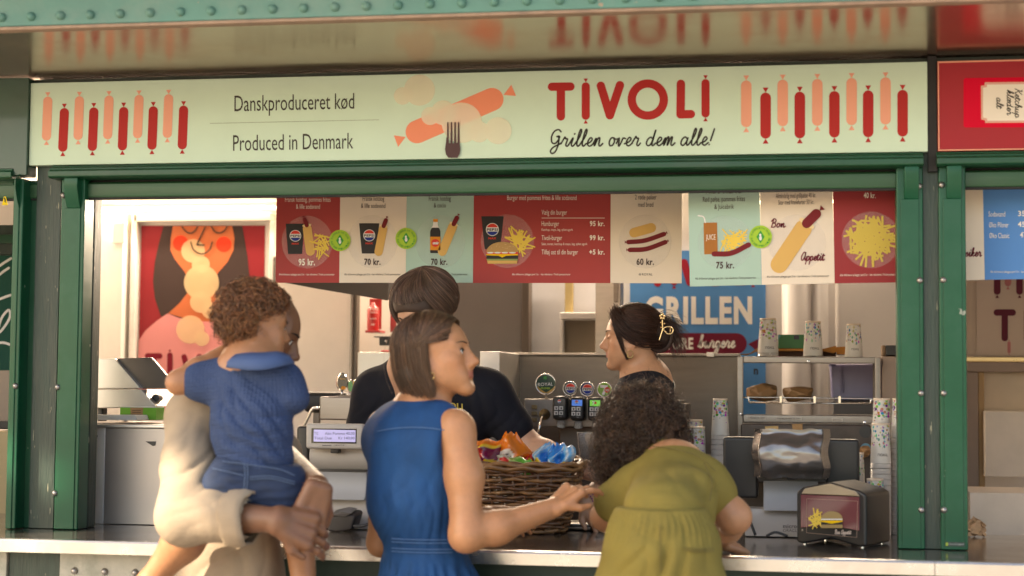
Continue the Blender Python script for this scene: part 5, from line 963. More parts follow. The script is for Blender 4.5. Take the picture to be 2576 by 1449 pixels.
# ================================================================ kit for figures: implicit solids -> one continuous surface
def smin(a, b, k):
    h = np.clip(.5+.5*(b-a)/k, 0, 1); return b*(1-h)+a*h-k*h*(1-h)
def unit(v): v = np.array(v, float); return v/np.linalg.norm(v)
class SDF:
    def __init__(s): s.ops = []
    def _add(s, fn, lo, hi, k, sub): s.ops.append((fn, np.array(lo, float), np.array(hi, float), k, sub)); return s
    def cone(s, a, b, ra, rb, k=.03, an=None, sub=False):
        """tapered capsule; an=(axis, factor) squashes the section along an axis (factor>1 = flatter)"""
        a, b = np.array(a, float), np.array(b, float); m = max(ra, rb)
        if an is not None: ax, f = unit(an[0]), an[1]
        def fn(P):
            Q, A, B = P, a, b
            if an is not None:
                Q = P+((P-a)@ax)[..., None]*ax*(f-1); B = b+((b-a)@ax)*ax*(f-1)
            d = B-A; t = np.clip(((Q-A)@d)/max(d@d, 1e-9), 0, 1); q = Q-A-t[..., None]*d
            return np.sqrt((q*q).sum(-1))-(ra+(rb-ra)*t)
        return s._add(fn, np.minimum(a, b)-m, np.maximum(a, b)+m, k, sub)
    def chain(s, pts, rad, k=.03, an=None):
        for i in range(len(pts)-1): s.cone(pts[i], pts[i+1], rad[i], rad[i+1], k, an)
        return s
    def ell(s, c, r, R=None, k=.03, sub=False):
        c, r = np.array(c, float), np.array(r, float); R = np.eye(3) if R is None else np.array(R)
        def fn(P):
            q = (P-c)@R; k0 = np.sqrt(((q/r)**2).sum(-1)); k1 = np.sqrt(((q/r**2)**2).sum(-1))+1e-9; return k0*(k0-1)/k1
        m = np.sqrt(((R*r)**2).sum(1)); return s._add(fn, c-m, c+m, k, sub)
    def plane(s, p, n, k=.008):            # keep the side opposite to n
        p, n = np.array(p, float), unit(n); s.ops.append((lambda P: -((P-p)@n), None, None, k, True)); return s
    def field(s, h, pad=.03):
        L = np.min([o[1] for o in s.ops if o[1] is not None and not o[4]], 0)-pad; H = np.max([o[2] for o in s.ops if o[1] is not None and not o[4]], 0)+pad
        n = np.ceil((H-L)/h).astype(int)+1; ax = [L[i]+h*np.arange(n[i]) for i in range(3)]; D = np.full(n, .5, np.float32)
        for fn, lo, hi, k, sub in s.ops:
            if lo is None: i0, i1 = np.zeros(3, int), n
            else:
                mg = k+3*h+.004; i0 = np.clip(np.floor((lo-mg-L)/h).astype(int), 0, n); i1 = np.clip(np.ceil((hi+mg-L)/h).astype(int)+1, 0, n)
            if (i1 <= i0).any(): continue
            sl = tuple(slice(a, b) for a, b in zip(i0, i1)); P = np.stack(np.meshgrid(*[ax[i][i0[i]:i1[i]] for i in range(3)], indexing='ij'), -1); d = fn(P).astype(np.float32)
            D[sl] = -smin(-D[sl], d, k) if sub else smin(D[sl], d, k)
        D[0] = D[-1] = .5; D[:, 0] = D[:, -1] = .5; D[:, :, 0] = D[:, :, -1] = .5
        return D, L
    def mesh(s, h=.006, pad=.03):
        D, L = s.field(h, pad); return nets(D, L, h)
def nets(D, L, h):
    S = D < 0; nx, ny, nz = D.shape; cs = [(i, j, k) for i in (0, 1) for j in (0, 1) for k in (0, 1)]
    g = lambda A, c: A[c[0]:nx-1+c[0], c[1]:ny-1+c[1], c[2]:nz-1+c[2]]
    cnt = sum(g(S, c).astype(np.int8) for c in cs); act = np.argwhere((cnt > 0) & (cnt < 8)); m = len(act)
    val = [D[act[:, 0]+c[0], act[:, 1]+c[1], act[:, 2]+c[2]] for c in cs]; acc = np.zeros((m, 3)); num = np.zeros(m)
    for a in range(8):
        for b in range(a+1, 8):
            if sum(abs(cs[a][i]-cs[b][i]) for i in range(3)) != 1: continue
            va, vb = val[a], val[b]; x = (va < 0) != (vb < 0); t = np.where(x, va/np.where(x, va-vb, 1), 0)
            acc += x[:, None]*(np.array(cs[a])+t[:, None]*(np.array(cs[b])-np.array(cs[a]))); num += x
    V = L+h*(act+acc/num[:, None]); idx = np.full((nx, ny, nz), -1, np.int32); idx[act[:, 0], act[:, 1], act[:, 2]] = np.arange(m); Q = []
    for ax in range(3):
        o = [0, 0, 0]; o[ax] = 1; A = S[:nx-o[0], :ny-o[1], :nz-o[2]]; B = S[o[0]:, o[1]:, o[2]:]; e = np.argwhere(A != B)
        u, w = [(1, 2), (2, 0), (0, 1)][ax]; e = e[(e[:, u] > 0) & (e[:, w] > 0)]; ins_ = S[e[:, 0], e[:, 1], e[:, 2]]
        def at(du, dw): q = e.copy(); q[:, u] -= du; q[:, w] -= dw; return idx[q[:, 0], q[:, 1], q[:, 2]]
        f = np.stack([at(0, 0), at(1, 0), at(1, 1), at(0, 1)], 1); f[~ins_] = f[~ins_][:, ::-1]; Q.append(f)
    Q = np.concatenate(Q); return V, Q[(Q >= 0).all(1)]
def vnormals(V, Q):
    n = np.cross(V[Q[:, 2]]-V[Q[:, 0]], V[Q[:, 3]]-V[Q[:, 1]]); N = np.zeros_like(V)
    for i in range(4): np.add.at(N, Q[:, i], n)
    return N/(np.linalg.norm(N, axis=1)[:, None]+1e-12)
def relax(V, Q, it=2, lam=.5):
    E = np.concatenate([Q[:, [0, 1]], Q[:, [1, 2]], Q[:, [2, 3]], Q[:, [3, 0]]]); E = np.concatenate([E, E[:, ::-1]])
    deg = np.bincount(E[:, 0], minlength=len(V))[:, None]+1e-9
    for _ in range(it):
        A = np.zeros_like(V); np.add.at(A, E[:, 0], V[E[:, 1]]); V = V+lam*(A/deg-V)
    return V
def folds(V, N, specs):
    """specs: (centre, fold direction, wavelength, depth, reach): soft creases running along the direction"""
    d = np.zeros(len(V))
    for c, dr, wl, am, rc in specs:
        c = np.array(c, float); dr = unit(dr); q = V-c; r2 = (q*q).sum(1)/rc**2; s = np.cross(dr, N); sl = np.linalg.norm(s, axis=1)[:, None]+1e-6; s = s/sl
        a = np.cross(dr, unit(c-CAM)); a = unit(a); u = q@a; l = q@dr
        ph = 2*math.pi/wl*(u+.25*wl*np.sin(l*9/rc*.3+3*u/rc)+.18*wl*np.sin(l*31+7)); w = np.abs(np.sin(ph*.5)); d += am*np.exp(-r2)*(1-2*(1-w)**1.6)*.6
    return V+N*d[:, None]
def skin_obj(name, V, Q, mat, parent, colf=None):
    o = mesh_np(name, V, Q, mat, parent)
    if colf is not None:
        C = np.clip(colf(V), 0, 1); at = o.data.color_attributes.new('Col', 'FLOAT_COLOR', 'POINT'); at.data.foreach_set('color', np.concatenate([C, np.ones((len(V), 1))], 1).astype(np.float32).ravel())
    return o
def hairline(ph):
    u = np.clip((ph-.32)/.72, 0, 1); return 1.0+.72*u*u*(3-2*u)+np.clip(ph-1.5, 0, 2)*.5
class Head:
    """frame of a head: centre between the ears, forward and up directions, size 1 = adult"""
    def __init__(s, c, fwd, up=(0, 0, 1), size=1.0):
        s.c = np.array(c, float); f = unit(fwd); r = unit(np.cross(f, up)); s.R = np.stack([r, f, np.cross(r, f)], 1); s.s = size
    def p(s, *q): return s.c+s.R@(np.array(q, float)*s.s)
    def pts(s, A): return s.c+(np.asarray(A)*s.s)@s.R.T
    def loc(s, V): return (V-s.c)@s.R/s.s
    def solid(s, S, child=0.0, closed=False, fem=1.0, smile=0.0, eyes=True):
        k = s.s; P = s.p; R = s.R
        E = lambda c, r, kk=.02, sub=False, RR=None: S.ell(P(*c), np.array(r)*k, R if RR is None else R@RR, kk*k, sub)
        C = lambda a, b, ra, rb, kk=.02: S.cone(P(*a), P(*b), ra*k, rb*k, kk*k)
        E((0, -.014, .036), (.073, .094, .082)); E((0, .024, .024), (.063, .066, .062), .03)
        E((0, .022, -.040), (.052, .058, .066), .03)
        for x in (-1, 1):
            C((x*.050, .0, -.048), (x*.018, .066, -.098), .017, .015, .026); E((x*.040, .052, -.020), (.021, .022, .018), .026)
            C((x*.010, .083, .021), (x*.046, .066, .022), .0080, .0075, .014)
            E((x*.031, .098, -.001), (.0175, .0165, .0125), .014, True)
            if eyes: E((x*.0315, .0725, .001), (.0152, .0142, .0140), .005)
            if not closed and eyes: S.ell(P(x*.032, .0885, .0008), np.array((.0135, .0105, .0058))*k, R, .0015*k, True)
            E((x*.0120, .0955, -.0375), (.0078, .0100, .0075), .007)
            RR = np.array(Matrix.Rotation(x*.42, 3, 'Z')); E((x*.0715, -.010, -.006), (.0060, .0185, .0290), .005, False, RR); E((x*.078, -.006, -.004), (.0055, .0105, .0180), .005, True, RR); E((x*.068, -.002, -.033), (.0055, .0075, .0080), .007)
            E((x*.026, .066, -.064), (.020, .018, .022), .024); E((x*.043, .022, -.038), (.020, .036, .036), .03)
        C((0, .0835, .014), (0, .1045, -.028), .0065, .0090, .013); E((0, .1070, -.0325), (.0095, .0100, .0085), .010); E((0, .088, -.045), (.0125, .0110, .0105), .010); E((0, .082, -.022), (.0135, .0200, .0240), .012)
        E((0, .0715, -.100), (.021, .0170, .0150), .022)
        for z, y, r in ((-.0597, .0880, .0052), (-.0693, .0868, .0060)):
            for x in (-1, 1):
                m_ = P(x*.012, y-.0022, z+.0008); S.cone(P(0, y, z), m_, r*k, r*.9*k, .005*k); S.cone(m_, P(x*.0255, y-.0125, -.0640+smile*.004), r*.9*k, .0026*k, .005*k)
        E((0, .0975, -.0643), (.026, .0095, .0014), .0025, True); E((0, .0975, -.0810), (.018, .010, .0050), .010, True)
        if child: E((.033, .052, -.045), (.028, .026, .030), .03); E((-.033, .052, -.045), (.028, .026, .030), .03)
        return S
    def tint(s, base, lip, blush=(.10, -.02, -.02), hair=None, nape=-.055):
        base, lip, blush = map(np.array, (base, lip, blush))
        def f(V):
            q = s.loc(V); C = np.tile(base, (len(V), 1)).astype(float)
            m = np.exp(-(((q[:, 0]/.025)**4+((q[:, 2]+.0645)/.0105)**4)))*(q[:, 1] > .07); C = C*(1-m[:, None])+lip*m[:, None]
            for x in (-1, 1):
                b = np.exp(-(((q[:, 0]-x*.045)/.022)**2+((q[:, 1]-.06)/.03)**2+((q[:, 2]+.03)/.022)**2)); C += b[:, None]*blush*base.mean()*1.6
                e = np.exp(-(((q[:, 0]-x*.078)/.02)**2+((q[:, 1])/.03)**2+((q[:, 2]+.01)/.04)**2)); C += e[:, None]*blush*base.mean()*.9
            n = np.exp(-((q[:, 0]/.015)**2+((q[:, 1]-.11)/.02)**2+((q[:, 2]+.034)/.015)**2)); C += n[:, None]*blush*base.mean()*1.2
            return C
        return f
    def eyes(s, parent, iris=(.10, .06, .03), brow=(.06, .035, .02), closed=False, look=(0, 1, 0), bw=.0036, V=None):
        k = s.s; q = s.loc(V)
        def surf(x, z, lift=.0006):               # the face surface at a spot in front view
            d = (q[:, 0]-x)**2+(q[:, 2]-z)**2; c = np.where((d < .0035**2) & (q[:, 1] > .03))[0]
            y = q[c, 1].max() if len(c) else .08; return s.p(x, y+lift, z)
        for x in (-1, 1):
            c = s.p(x*.0315, .0725, .001)
            if not closed:
                e = MB().lathe((0, 0, 0), [(.0136*k*math.sin(t), -.0136*k*math.cos(t)) for t in np.linspace(.03, math.pi-.03, 14)], 20, R=s.R); e.v = [tuple(np.array(v)+c) for v in e.v]
                eb = e.build('eye', M('eye_white', (.62, .57, .53), .2, var=.02), parent, smooth=True); l = unit(s.R@unit(look)); a = unit(np.cross(l, (0, 0, 1))); b = np.cross(a, l)
                MB().face([c+l*(.0128*k)+(a*math.cos(t)+b*math.sin(t))*.0066*k for t in np.linspace(0, 6.283, 21)[:-1]]+[]).build('iris_ring', M('iris_%.2f' % iris[0], iris, .15, coat=.6), eb)
                MB().lathe(c+l*.0129*k, [(.0064*k, -.0005), (.0045*k, .0006), (.001*k, .0011)], 18, R=np.stack([a, b, l], 1)).build('iris', MATS['iris_%.2f' % iris[0]], eb, smooth=True)
                MB().face([c+l*(.0143*k)+(a*math.cos(t)+b*math.sin(t))*.0028*k for t in np.linspace(0, 6.283, 15)[:-1]]).build('pupil', DARK, eb)
            up = [(u, .0062*math.sqrt(max(0, 1-u*u))+.0012*(1-abs(u)) if not closed else -.0035*(1-u*u)-.001) for u in np.linspace(-1, 1, 11)]
            MB().tube([surf(x*(.032+u*.0142), .0008+z, .0008) for u, z in up], [.0006*k]+[.0012*k]*4+[.0015*k]*5+[.0008*k], 6).build('lash_line', M('lash', (.022, .014, .012), .6), parent, smooth=True)
            br = [surf(x*(.011+u*.042), .0190+.0075*math.sin(min(1, u*1.15)*2.1)*(1-.25*u), .0002) for u in np.linspace(0, 1, 11)]
            MB().tube(br, [bw*k*.5, bw*k*.9]+[bw*k]*5+[bw*k*.8, bw*k*.6, bw*k*.4, bw*k*.15], 6, flat=.6).build('eyebrow', M('brow_%.3f' % brow[0], brow, .8), parent, smooth=True)
def strands(name, P, r0, r1, mat, parent, cols=None):
    """P (n,m,3) paths -> three-sided hairs"""
    n, m, _ = P.shape; T = np.gradient(P, axis=1); T /= np.linalg.norm(T, axis=2)[..., None]+1e-9
    ref = np.random.normal(size=(n, 1, 3)); a = np.cross(T, np.broadcast_to(ref, T.shape)); a /= np.linalg.norm(a, axis=2)[..., None]+1e-9; b = np.cross(T, a); rr = np.linspace(0, 1, m)[None, :, None]; rr = r0*(1-rr**2)+r1*rr**2
    V = np.stack([P+rr*(a*math.cos(t)+b*math.sin(t)) for t in (0, 2.094, 4.189)], 2).reshape(-1, 3); i = np.arange(n)[:, None, None]; j = np.arange(m-1)[None, :, None]; k = np.arange(3)[None, None, :]; k2 = (k+1) % 3; base = i*m*3
    F = np.stack([base+j*3+k, base+j*3+k2, base+(j+1)*3+k2, base+(j+1)*3+k], -1).reshape(-1, 4); o = mesh_np(name, V, F, mat, parent)
    if cols is not None:
        C = np.repeat(np.concatenate([cols, np.ones((n, 1))], 1), m*3, 0); at = o.data.color_attributes.new('Col', 'FLOAT_COLOR', 'POINT'); at.data.foreach_set('color', C.astype(np.float32).ravel())
    return o
def HAIR(name): return M(name, (1, 1, 1), .36, var=.12, scale=30, attr='Col', spec=.5, rvar=.2)
def hcols(n, c, v=.35, warm=.0): k = np.exp(np.random.normal(size=(n, 1))*v); return np.clip(np.array(c)[None]*k*(1+np.random.normal(size=(n, 3))*warm), 0, 1)
def curls(h, roots, nrm, L, R, turns, m=26, droop=.0, jit=.35):
    """helical locks growing from scalp points (head frame units)"""
    n = len(roots); t = np.linspace(0, 1, m)[None, :, None]; D = nrm+np.random.normal(size=(n, 3))*jit; D /= np.linalg.norm(D, axis=1)[:, None]; a = np.cross(D, np.random.normal(size=(n, 3))); a /= np.linalg.norm(a, axis=1)[:, None]; b = np.cross(D, a)
    L_ = L*np.random.uniform(.6, 1.15, (n, 1, 1)); R_ = R*np.random.uniform(.6, 1.3, (n, 1, 1))*np.minimum(1, t*4); ph = np.random.rand(n, 1, 1)*6.28; tn = turns*np.random.uniform(.7, 1.3, (n, 1, 1))
    P = roots[:, None]+D[:, None]*L_*t*(1-.15*t)+R_*(a[:, None]*np.cos(ph+6.283*tn*t)+b[:, None]*np.sin(ph+6.283*tn*t)); P[..., 2] -= droop*(t[..., 0]**2); return h.pts(P)
def scalp(n, keep, r=(.076, .098, .086), c=(0, -.014, .036)):
    P = np.random.normal(size=(n*3, 3)); P /= np.linalg.norm(P, axis=1)[:, None]; nr = P/np.array(r); nr /= np.linalg.norm(nr, axis=1)[:, None]; Q = P*np.array(r)+np.array(c); k = keep(Q); return Q[k][:n], nr[k][:n]
def hand(S, wrist, d, n, k=1.0, side=1, curl=(.35, .4, .45, .5), spread=.16, thumb=(.6, .5), r=.0085, palm_r=.016):
    """five separate fingers rooted in a palm; d points to the fingertips, n out of the back of the hand, side=+1 thumb on d x n side"""
    w = np.array(wrist, float); d = unit(d); n = unit(np.array(n)-np.dot(n, d)*d); t = np.cross(d, n)*side; tips = []
    pal = w+d*.045*k
    for u in (-.55, .1, .65): S.cone(w+t*u*.030*k, w+d*.078*k+t*u*.052*k, palm_r*k*.92, palm_r*k*.80, .012*k)
    for i, (ln, off, cu) in enumerate(zip((.074, .082, .077, .060), (.034, .012, -.010, -.030), curl)):
        p = w+d*(.080-.004*abs(i-1.2))*k+t*off*k; dr = unit(d+t*(spread*(1.2-i)*.6)); ang = cu; rr = r*k*(1.0 if i < 3 else .88)
        for j, f in enumerate((.46, .30, .24)):
            ang2 = ang*(j+1)*.9; v = dr*math.cos(ang2)-n*math.sin(ang2); q = p+v*ln*f*k; S.cone(p, q, rr, rr*(.92 if j < 2 else .8), .004*k); p = q; rr *= .93
        tips.append(p)
    p = w+d*.022*k+t*.028*k; v = unit(d*.62+t*thumb[0]-n*thumb[1]*.6); q = p+v*.040*k; S.cone(p, q, .0125*k, .0100*k, .010*k); v2 = unit(d*.95+t*.15-n*thumb[1]*.5); S.cone(q, q+v2*.030*k, .0098*k, .0078*k, .004*k)
    return tips
def SKIN(name, rough=.45): return M(name, (1, 1, 1), rough, var=.08, scale=55, attr='Col', sss=.08, bump=.16, bscale=190, rvar=.25)
def person(label, cat, at_, group=None): return thing('person', label, cat, at_, group)
# ================================================================ woman in the blue dress
def J(px, py, Y): return W(px, py, Y)
WOM = person('woman with a brown bob in a sleeveless blue denim dress at the counter', 'woman', (J(1070, 1200, -.58)[0], -.58, 0))
hw = Head(J(1096, 899, -.56), (math.cos(-.04), math.sin(-.04), .20), size=1.0)
fw = unit((.62, .78, 0)); rt_ = unit(np.cross(fw, (0, 0, 1)))
cS = J(1056, 1062, -.55); RS = cS+rt_*.150+np.array((0, 0, -.018)); LS = cS-rt_*.150+np.array((0, 0, -.018))
RE = J(1172, 1347, -.70); RW = J(1392, 1278, -.56); LE = J(958, 1365, -.42); LW = J(1222, 1296, -.30)
S = SDF(); hw.solid(S, fem=1.0, smile=.5)
S.cone(hw.p(0, -.022, -.055), cS+np.array((0, 0, .012))+fw*.0, .050, .054, .035)
S.cone(cS+np.array((0, 0, -.01)), RS, .055, .048, .04); S.cone(cS+np.array((0, 0, -.01)), LS, .055, .048, .04)
S.cone(cS, J(1056, 1240, -.55), .095, .085, .05, (fw, 1.25))
m_ = RS+(RE-RS)*.45+np.array((.012, 0, 0)); S.chain([RS, m_, RE], [.050, .048, .039], .03); S.chain([RE, RE+(RW-RE)*.35+np.array((0, 0, -.006)), RW], [.041, .041, .0265], .03)
S.chain([LS, LE], [.046, .036], .03); S.chain([LE, LE+(LW-LE)*.4, LW], [.038, .036, .025], .02)
hd_ = unit(J(1470, 1226, -.50)-RW); hand(S, RW, hd_+np.array((0, 0, .18)), unit((-.25, -.55, .80)), 1.0, 1, (.42, .55, .66, .74), .20, (.5, .9))
hand(S, LW, unit((1, .15, -.10)), unit((-.1, -.55, .8)), .95, -1, (.28, .32, .36, .40), .10, (.5, .3))
V, Q = S.mesh(.0038); V = relax(V, Q, 1, .3)
SKW = skin_obj('body', V, Q, SKIN('skin_light'), WOM, hw.tint((.50, .235, .112), (.42, .13, .09), (.12, -.01, -.02), (.040, .024, .015)))
hw.eyes(WOM, iris=(.05, .055, .05), brow=(.12, .06, .03), look=(.15, 1, .10), V=V)
RING = MB().tube([RW+hd_*.10+np.array((.0, 0, -.004))+.010*np.array((0, math.cos(t), math.sin(t))) for t in np.linspace(0, 6.28, 20)], .0014, 6).build('ring', CHROME, WOM, smooth=True)
ER = hw.p(.080, .0, -.052); MB().tube([ER+np.array((math.cos(t)*.008, 0, math.sin(t)*.008)) for t in np.linspace(0, 6.28, 24)], .0012, 6).build('earring', M('gold', (.75, .52, .22), .25, metal=1), WOM, smooth=True)
# dress
DEN = M('denim_dress', (.017, .070, .195), .75, var=.22, scale=16, bump=.35, bscale=260, spec=.2, stretch=(1, 1, .5))
D = SDF(); wa = J(1066, 1372, -.55); top = cS+np.array((0, 0, -.005))
D.cone(cS+np.array((0, 0, .030)), cS+np.array((0, 0, .005)), .050, .062, .03)
D.cone(cS+rt_*.085+np.array((0, 0, .004)), cS-rt_*.085+np.array((0, 0, .004)), .052, .052, .04); D.cone(cS+rt_*.105+np.array((0, 0, -.06))-fw*.015, cS-rt_*.12+np.array((0, 0, -.05))-fw*.01, .085, .082, .05, (fw, 1.05))
D.cone(J(1043, 1140, -.57), J(1042, 1255, -.57), .137, .132, .06, (fw, 1.18)); D.cone(J(1042, 1255, -.57), wa, .128, .097, .05, (fw, 1.15)); D.cone(wa, wa+np.array((0, 0, -.05)), .100, .112, .03, (fw, 1.1)); D.cone(wa+np.array((.01, 0, -.05)), wa+np.array((.03, -.01, -.24)), .116, .175, .05, (fw, 1.05))
D.cone(wa+np.array((.03, -.01, -.24)), wa+np.array((.03, 0, -.75)), .175, .26, .05)
# armhole
an_ = RS+rt_*.012+np.array((0, 0, -.055)); D.ell(an_+rt_*.035, (.052, .085, .125), np.stack([rt_, fw, np.array((0, 0, 1.))], 1), .012, True); an2 = LS-rt_*.06+np.array((0, 0, -.06)); D.ell(an2, (.05, .075, .11), np.stack([rt_, fw, np.array((0, 0, 1.))], 1), .012, True)
V, Q = D.mesh(.006); N = vnormals(V, Q); up = np.array((0, 0, 1.))
V = folds(V, N, [(J(1000, 1235, -.7), unit((.42, 0, 1)), .070, .0032, .13), (J(1075, 1275, -.7), unit((-.30, 0, 1)), .055, .0032, .11), (J(1000, 1120, -.7), unit((.6, 0, 1)), .09, .0025, .10), (J(985, 1325, -.66), unit((.22, 0, 1)), .034, .005, .08), (J(1085, 1330, -.68), unit((-.15, 0, 1)), .032, .005, .08)])
zW = wa[2]; a = np.arctan2((V[:, 1]-wa[1]), V[:, 0]-wa[0]); below = np.clip((zW-.028-V[:, 2])/.06, 0, 1); N = vnormals(V, Q)
V = V+N*(below*(.0045+.012*np.clip((zW-V[:, 2])/.25, 0, 1))*np.sin(a*26+2*np.sin(a*5+V[:, 2]*6)))[:, None]
band = np.exp(-((V[:, 2]-zW+.006)/.022)**4); V = V-N*(band*.004)[:, None]
DR = mesh_np('dress', V, Q, DEN, WOM)
STI = M('denim_stitch', (.09, .18, .36), .8)
def seam(pts, r, parent, nm='seam', mat=None): return MB().tube(smooth_path(pts, 8), r, 6).build(nm, mat or STI, parent, smooth=True)
DV = V
def on(V_, px, py, off=.002):                 # point of a surface under a photo position, a little proud
    d = unit(ray(px, py)); q = V_-CAM; t = q@d; r = np.linalg.norm(q-t[:, None]*d, axis=1); c = np.where(r < .012)[0]; i = c[np.argmin(t[c])] if len(c) else np.argmin(r); return CAM+d*(t[i]-off)
for yy in (1358, 1366, 1382, 1390): seam([on(DV, x, yy+.02*(x-1060)-.0006*(x-1060)**2*.5, .0015) for x in range(985, 1160, 22)], .0013, DR)
seam([on(DV, x, 1075+.0012*(x-1040)**2, .0012) for x in range(950, 1130, 24)], .0012, DR)
# stand collar
col = []
for i in range(25):
    t = math.pi*(i/24*1.8+.10); col.append(cS+fw*(-.066*math.cos(t-math.pi))*.85+rt_*(.064*math.sin(t))+np.array((0, 0, .034+.010*math.cos(t))))
n = len(col); GV = []
for a_ in col: oa = unit((a_-cS)*np.array((1, 1, 0))); GV += [a_, a_+oa*.008+np.array((0, 0, -.014)), a_+oa*.012+np.array((0, 0, -.034))]
cbo = mesh_np('collar', np.array(GV), [(i*3+k, i*3+k+1, (i+1)*3+k+1, (i+1)*3+k) for i in range(n-1) for k in range(2)], DEN, DR); md = cbo.modifiers.new('solid', 'SOLIDIFY'); md.thickness = .004
# hair: smooth bob tucked behind the ear
H1 = SDF()
H1.ell(hw.p(0, -.014, .038), np.array((.080, .101, .088)), hw.R, .02); H1.ell(hw.p(0, -.052, -.030), np.array((.078, .066, .080)), hw.R, .03); H1.ell(hw.p(0, .115, -.035), np.array((.12, .105, .128)), hw.R, .012, True); H1.ell(hw.p(0, .05, -.075), np.array((.12, .075, .085)), hw.R, .012, True)
H1.plane(hw.p(0, .010, .060), hw.R@unit((0, .90, -.4)), .01); H1.plane(hw.p(0, -.04, -.112), hw.R@unit((0, -.12, -1)), .01)
V, Q = H1.mesh(.005); HB = mesh_np('hair', V, Q, M('hair_base_brown', (.045, .027, .016), .6), WOM)
n = 6000; np.random.seed(11); ph0 = np.random.uniform(.0, math.pi, n); ph0 = np.where(np.random.rand(n) < .45, np.random.uniform(.05, 1.5, n), ph0); sg = np.where(np.random.rand(n) < .5, -1, 1); th0 = np.random.rand(n)**.6*np.minimum(1.6, hairline(ph0))+.02
phE = np.maximum(ph0, 1.50+np.random.rand(n)*.25)+np.random.normal(size=n)*.05; m = 16; t = np.linspace(0, 1, m)[None]
thl = np.minimum(1, t*2.0); th = th0[:, None]+(1.62-th0[:, None])*thl; ph = ph0[:, None]+(phE-ph0)[:, None]*np.clip(thl*1.10, 0, 1)**.85; x = np.sin(th)*np.sin(ph)*sg[:, None]; y = np.sin(th)*np.cos(ph); z = np.cos(th)
of = np.random.uniform(.0, .007, (n, 1)); P = np.stack([x*(.081+of), -.013+y*(.102+of), .038+z*(.088+of)], -1)
dr_ = np.clip((t-.5)/.5, 0, 1); Ls = .128+np.random.normal(size=(n, 1))*.006; P[..., 2] -= dr_*Ls; P[..., 0] *= 1-.10*dr_**2; P[..., 1] += -.006*np.sin(dr_*3.1)+.020*dr_**2*(P[..., 1] < -.02); P += np.random.normal(size=(n, 1, 3))*.0015*t[..., None]
strands('hair_strands', hw.pts(P), .00075, .0004, HAIR('hair_brown'), HB, hcols(n, (.115, .060, .031), .45, .05))
F2 = P[:170].copy(); tt = np.linspace(0, 1, m)[None, :, None]; F2 = F2*(1+.05*tt)+np.random.normal(size=(170, 1, 3))*.016*tt**1.5; strands('stray_hairs', hw.pts(F2), .0004, .0002, HAIR('hair_brown'), HB, hcols(170, (.13, .075, .042), .3))
# ================================================================ man with the child on his arm
MAN = person('man in a beige linen shirt with rolled sleeves carrying a child', 'man', (J(575, 1200, -.55)[0], -.55, 0))
hm = Head(J(660, 836, -.66), (math.cos(.22), math.sin(.22), -.36), size=1.02)
fm = unit((.80, .60, 0)); rm = unit(np.cross(fm, (0, 0, 1))); cM = J(560, 1010, -.60)
RSm = J(486, 1052, -.70); REm = J(468, 1296, -.93); RWm = J(700, 1308, -.97); LSm = cM-rm*.17; LWm = J(798, 1222, -.86); LEm = J(700, 1140, -.50)
S = SDF(); hm.solid(S); S.cone(hm.p(0, -.02, -.06), cM+np.array((0, 0, .02)), .060, .068, .04); S.cone(cM, RSm, .075, .06, .05); S.cone(cM, LSm, .075, .06, .05); S.cone(cM, J(570, 1300, -.55), .13, .13, .05, (fm, 1.3))
S.chain([RSm, REm], [.055, .046], .03); S.chain([REm, REm+(RWm-REm)*.4, RWm], [.046, .044, .030], .03); S.chain([LSm, LEm, LWm], [.052, .043, .030], .03)
hdm = unit(J(790, 1338, -.93)-RWm); hand(S, RWm, hdm, unit((-.05, -.90, .42)), 1.12, 1, (.42, .50, .58, .65), .10, (.6, .3), .0100, .019)
hand(S, J(800, 1226, -.90), unit((-.30, -.10, -.95)), unit((.55, -.80, .15)), 1.08, -1, (.45, .5, .55, .6), .12, (.5, .5), .0100, .019)
V, Q = S.mesh(.0045); SKM = skin_obj('body', V, Q, SKIN('skin_deep', .42), MAN, hm.tint((.20, .090, .046), (.14, .05, .04), (.05, -.01, -.01), (.07, .035, .022))); hm.eyes(MAN, iris=(.03, .018, .012), brow=(.018, .012, .010), look=(0, 1, -.25), V=V)
LIN = M('linen_shirt', (.37, .285, .20), .85, var=.10, scale=20, bump=.35, bscale=240, spec=.25)
D = SDF(); D.cone(cM+np.array((0, 0, .0)), RSm+np.array((.01, 0, .004)), .082, .072, .05); D.cone(cM, LSm, .085, .075, .05); D.cone(cM+np.array((0, 0, -.06)), J(560, 1230, -.58), .160, .165, .06, (fm, 1.25)); D.cone(J(560, 1230, -.58), J(580, 1460, -.57), .165, .170, .05, (fm, 1.25)); D.cone(J(580, 1460, -.57), J(582, 1640, -.57), .170, .175, .05, (fm, 1.25))
us = RSm+(REm-RSm)*.5; D.chain([RSm, us, REm+np.array((-.004, 0, -.006))], [.072, .068, .070], .04); cf = REm+(RWm-REm)*.52; D.chain([REm, cf], [.072, .062], .03); D.chain([LSm, LEm], [.07, .066], .04)
ca = unit(RWm-REm); D.plane(cf+ca*.005, ca, .004) if False else None
V, Q = D.mesh(.006); keep = ~(((V-cf)@ca > .045) & (np.linalg.norm(V-(cf+ca*.06), axis=1) < .10)); Q = Q[keep[Q].all(1)]; N = vnormals(V, Q)
V = folds(V, N, [(J(465, 1180, -.9), unit((.75, 0, .8)), .062, .006, .10), (J(510, 1265, -.92), unit((.85, 0, .55)), .045, .007, .08), (J(560, 1285, -1.0), unit((-.45, 0, 1)), .030, .004, .05), (J(560, 1400, -.75), unit((.6, 0, 1)), .09, .006, .14), (J(660, 1420, -.75), unit((-.3, 0, 1)), .08, .005, .12), (J(450, 1100, -.85), unit((.3, 0, 1)), .06, .003, .08)])
SH = mesh_np('shirt', V, Q, LIN, MAN); ax1 = unit(np.cross(ca, (0, 0, 1))); ax2 = np.cross(ca, ax1); CU = []
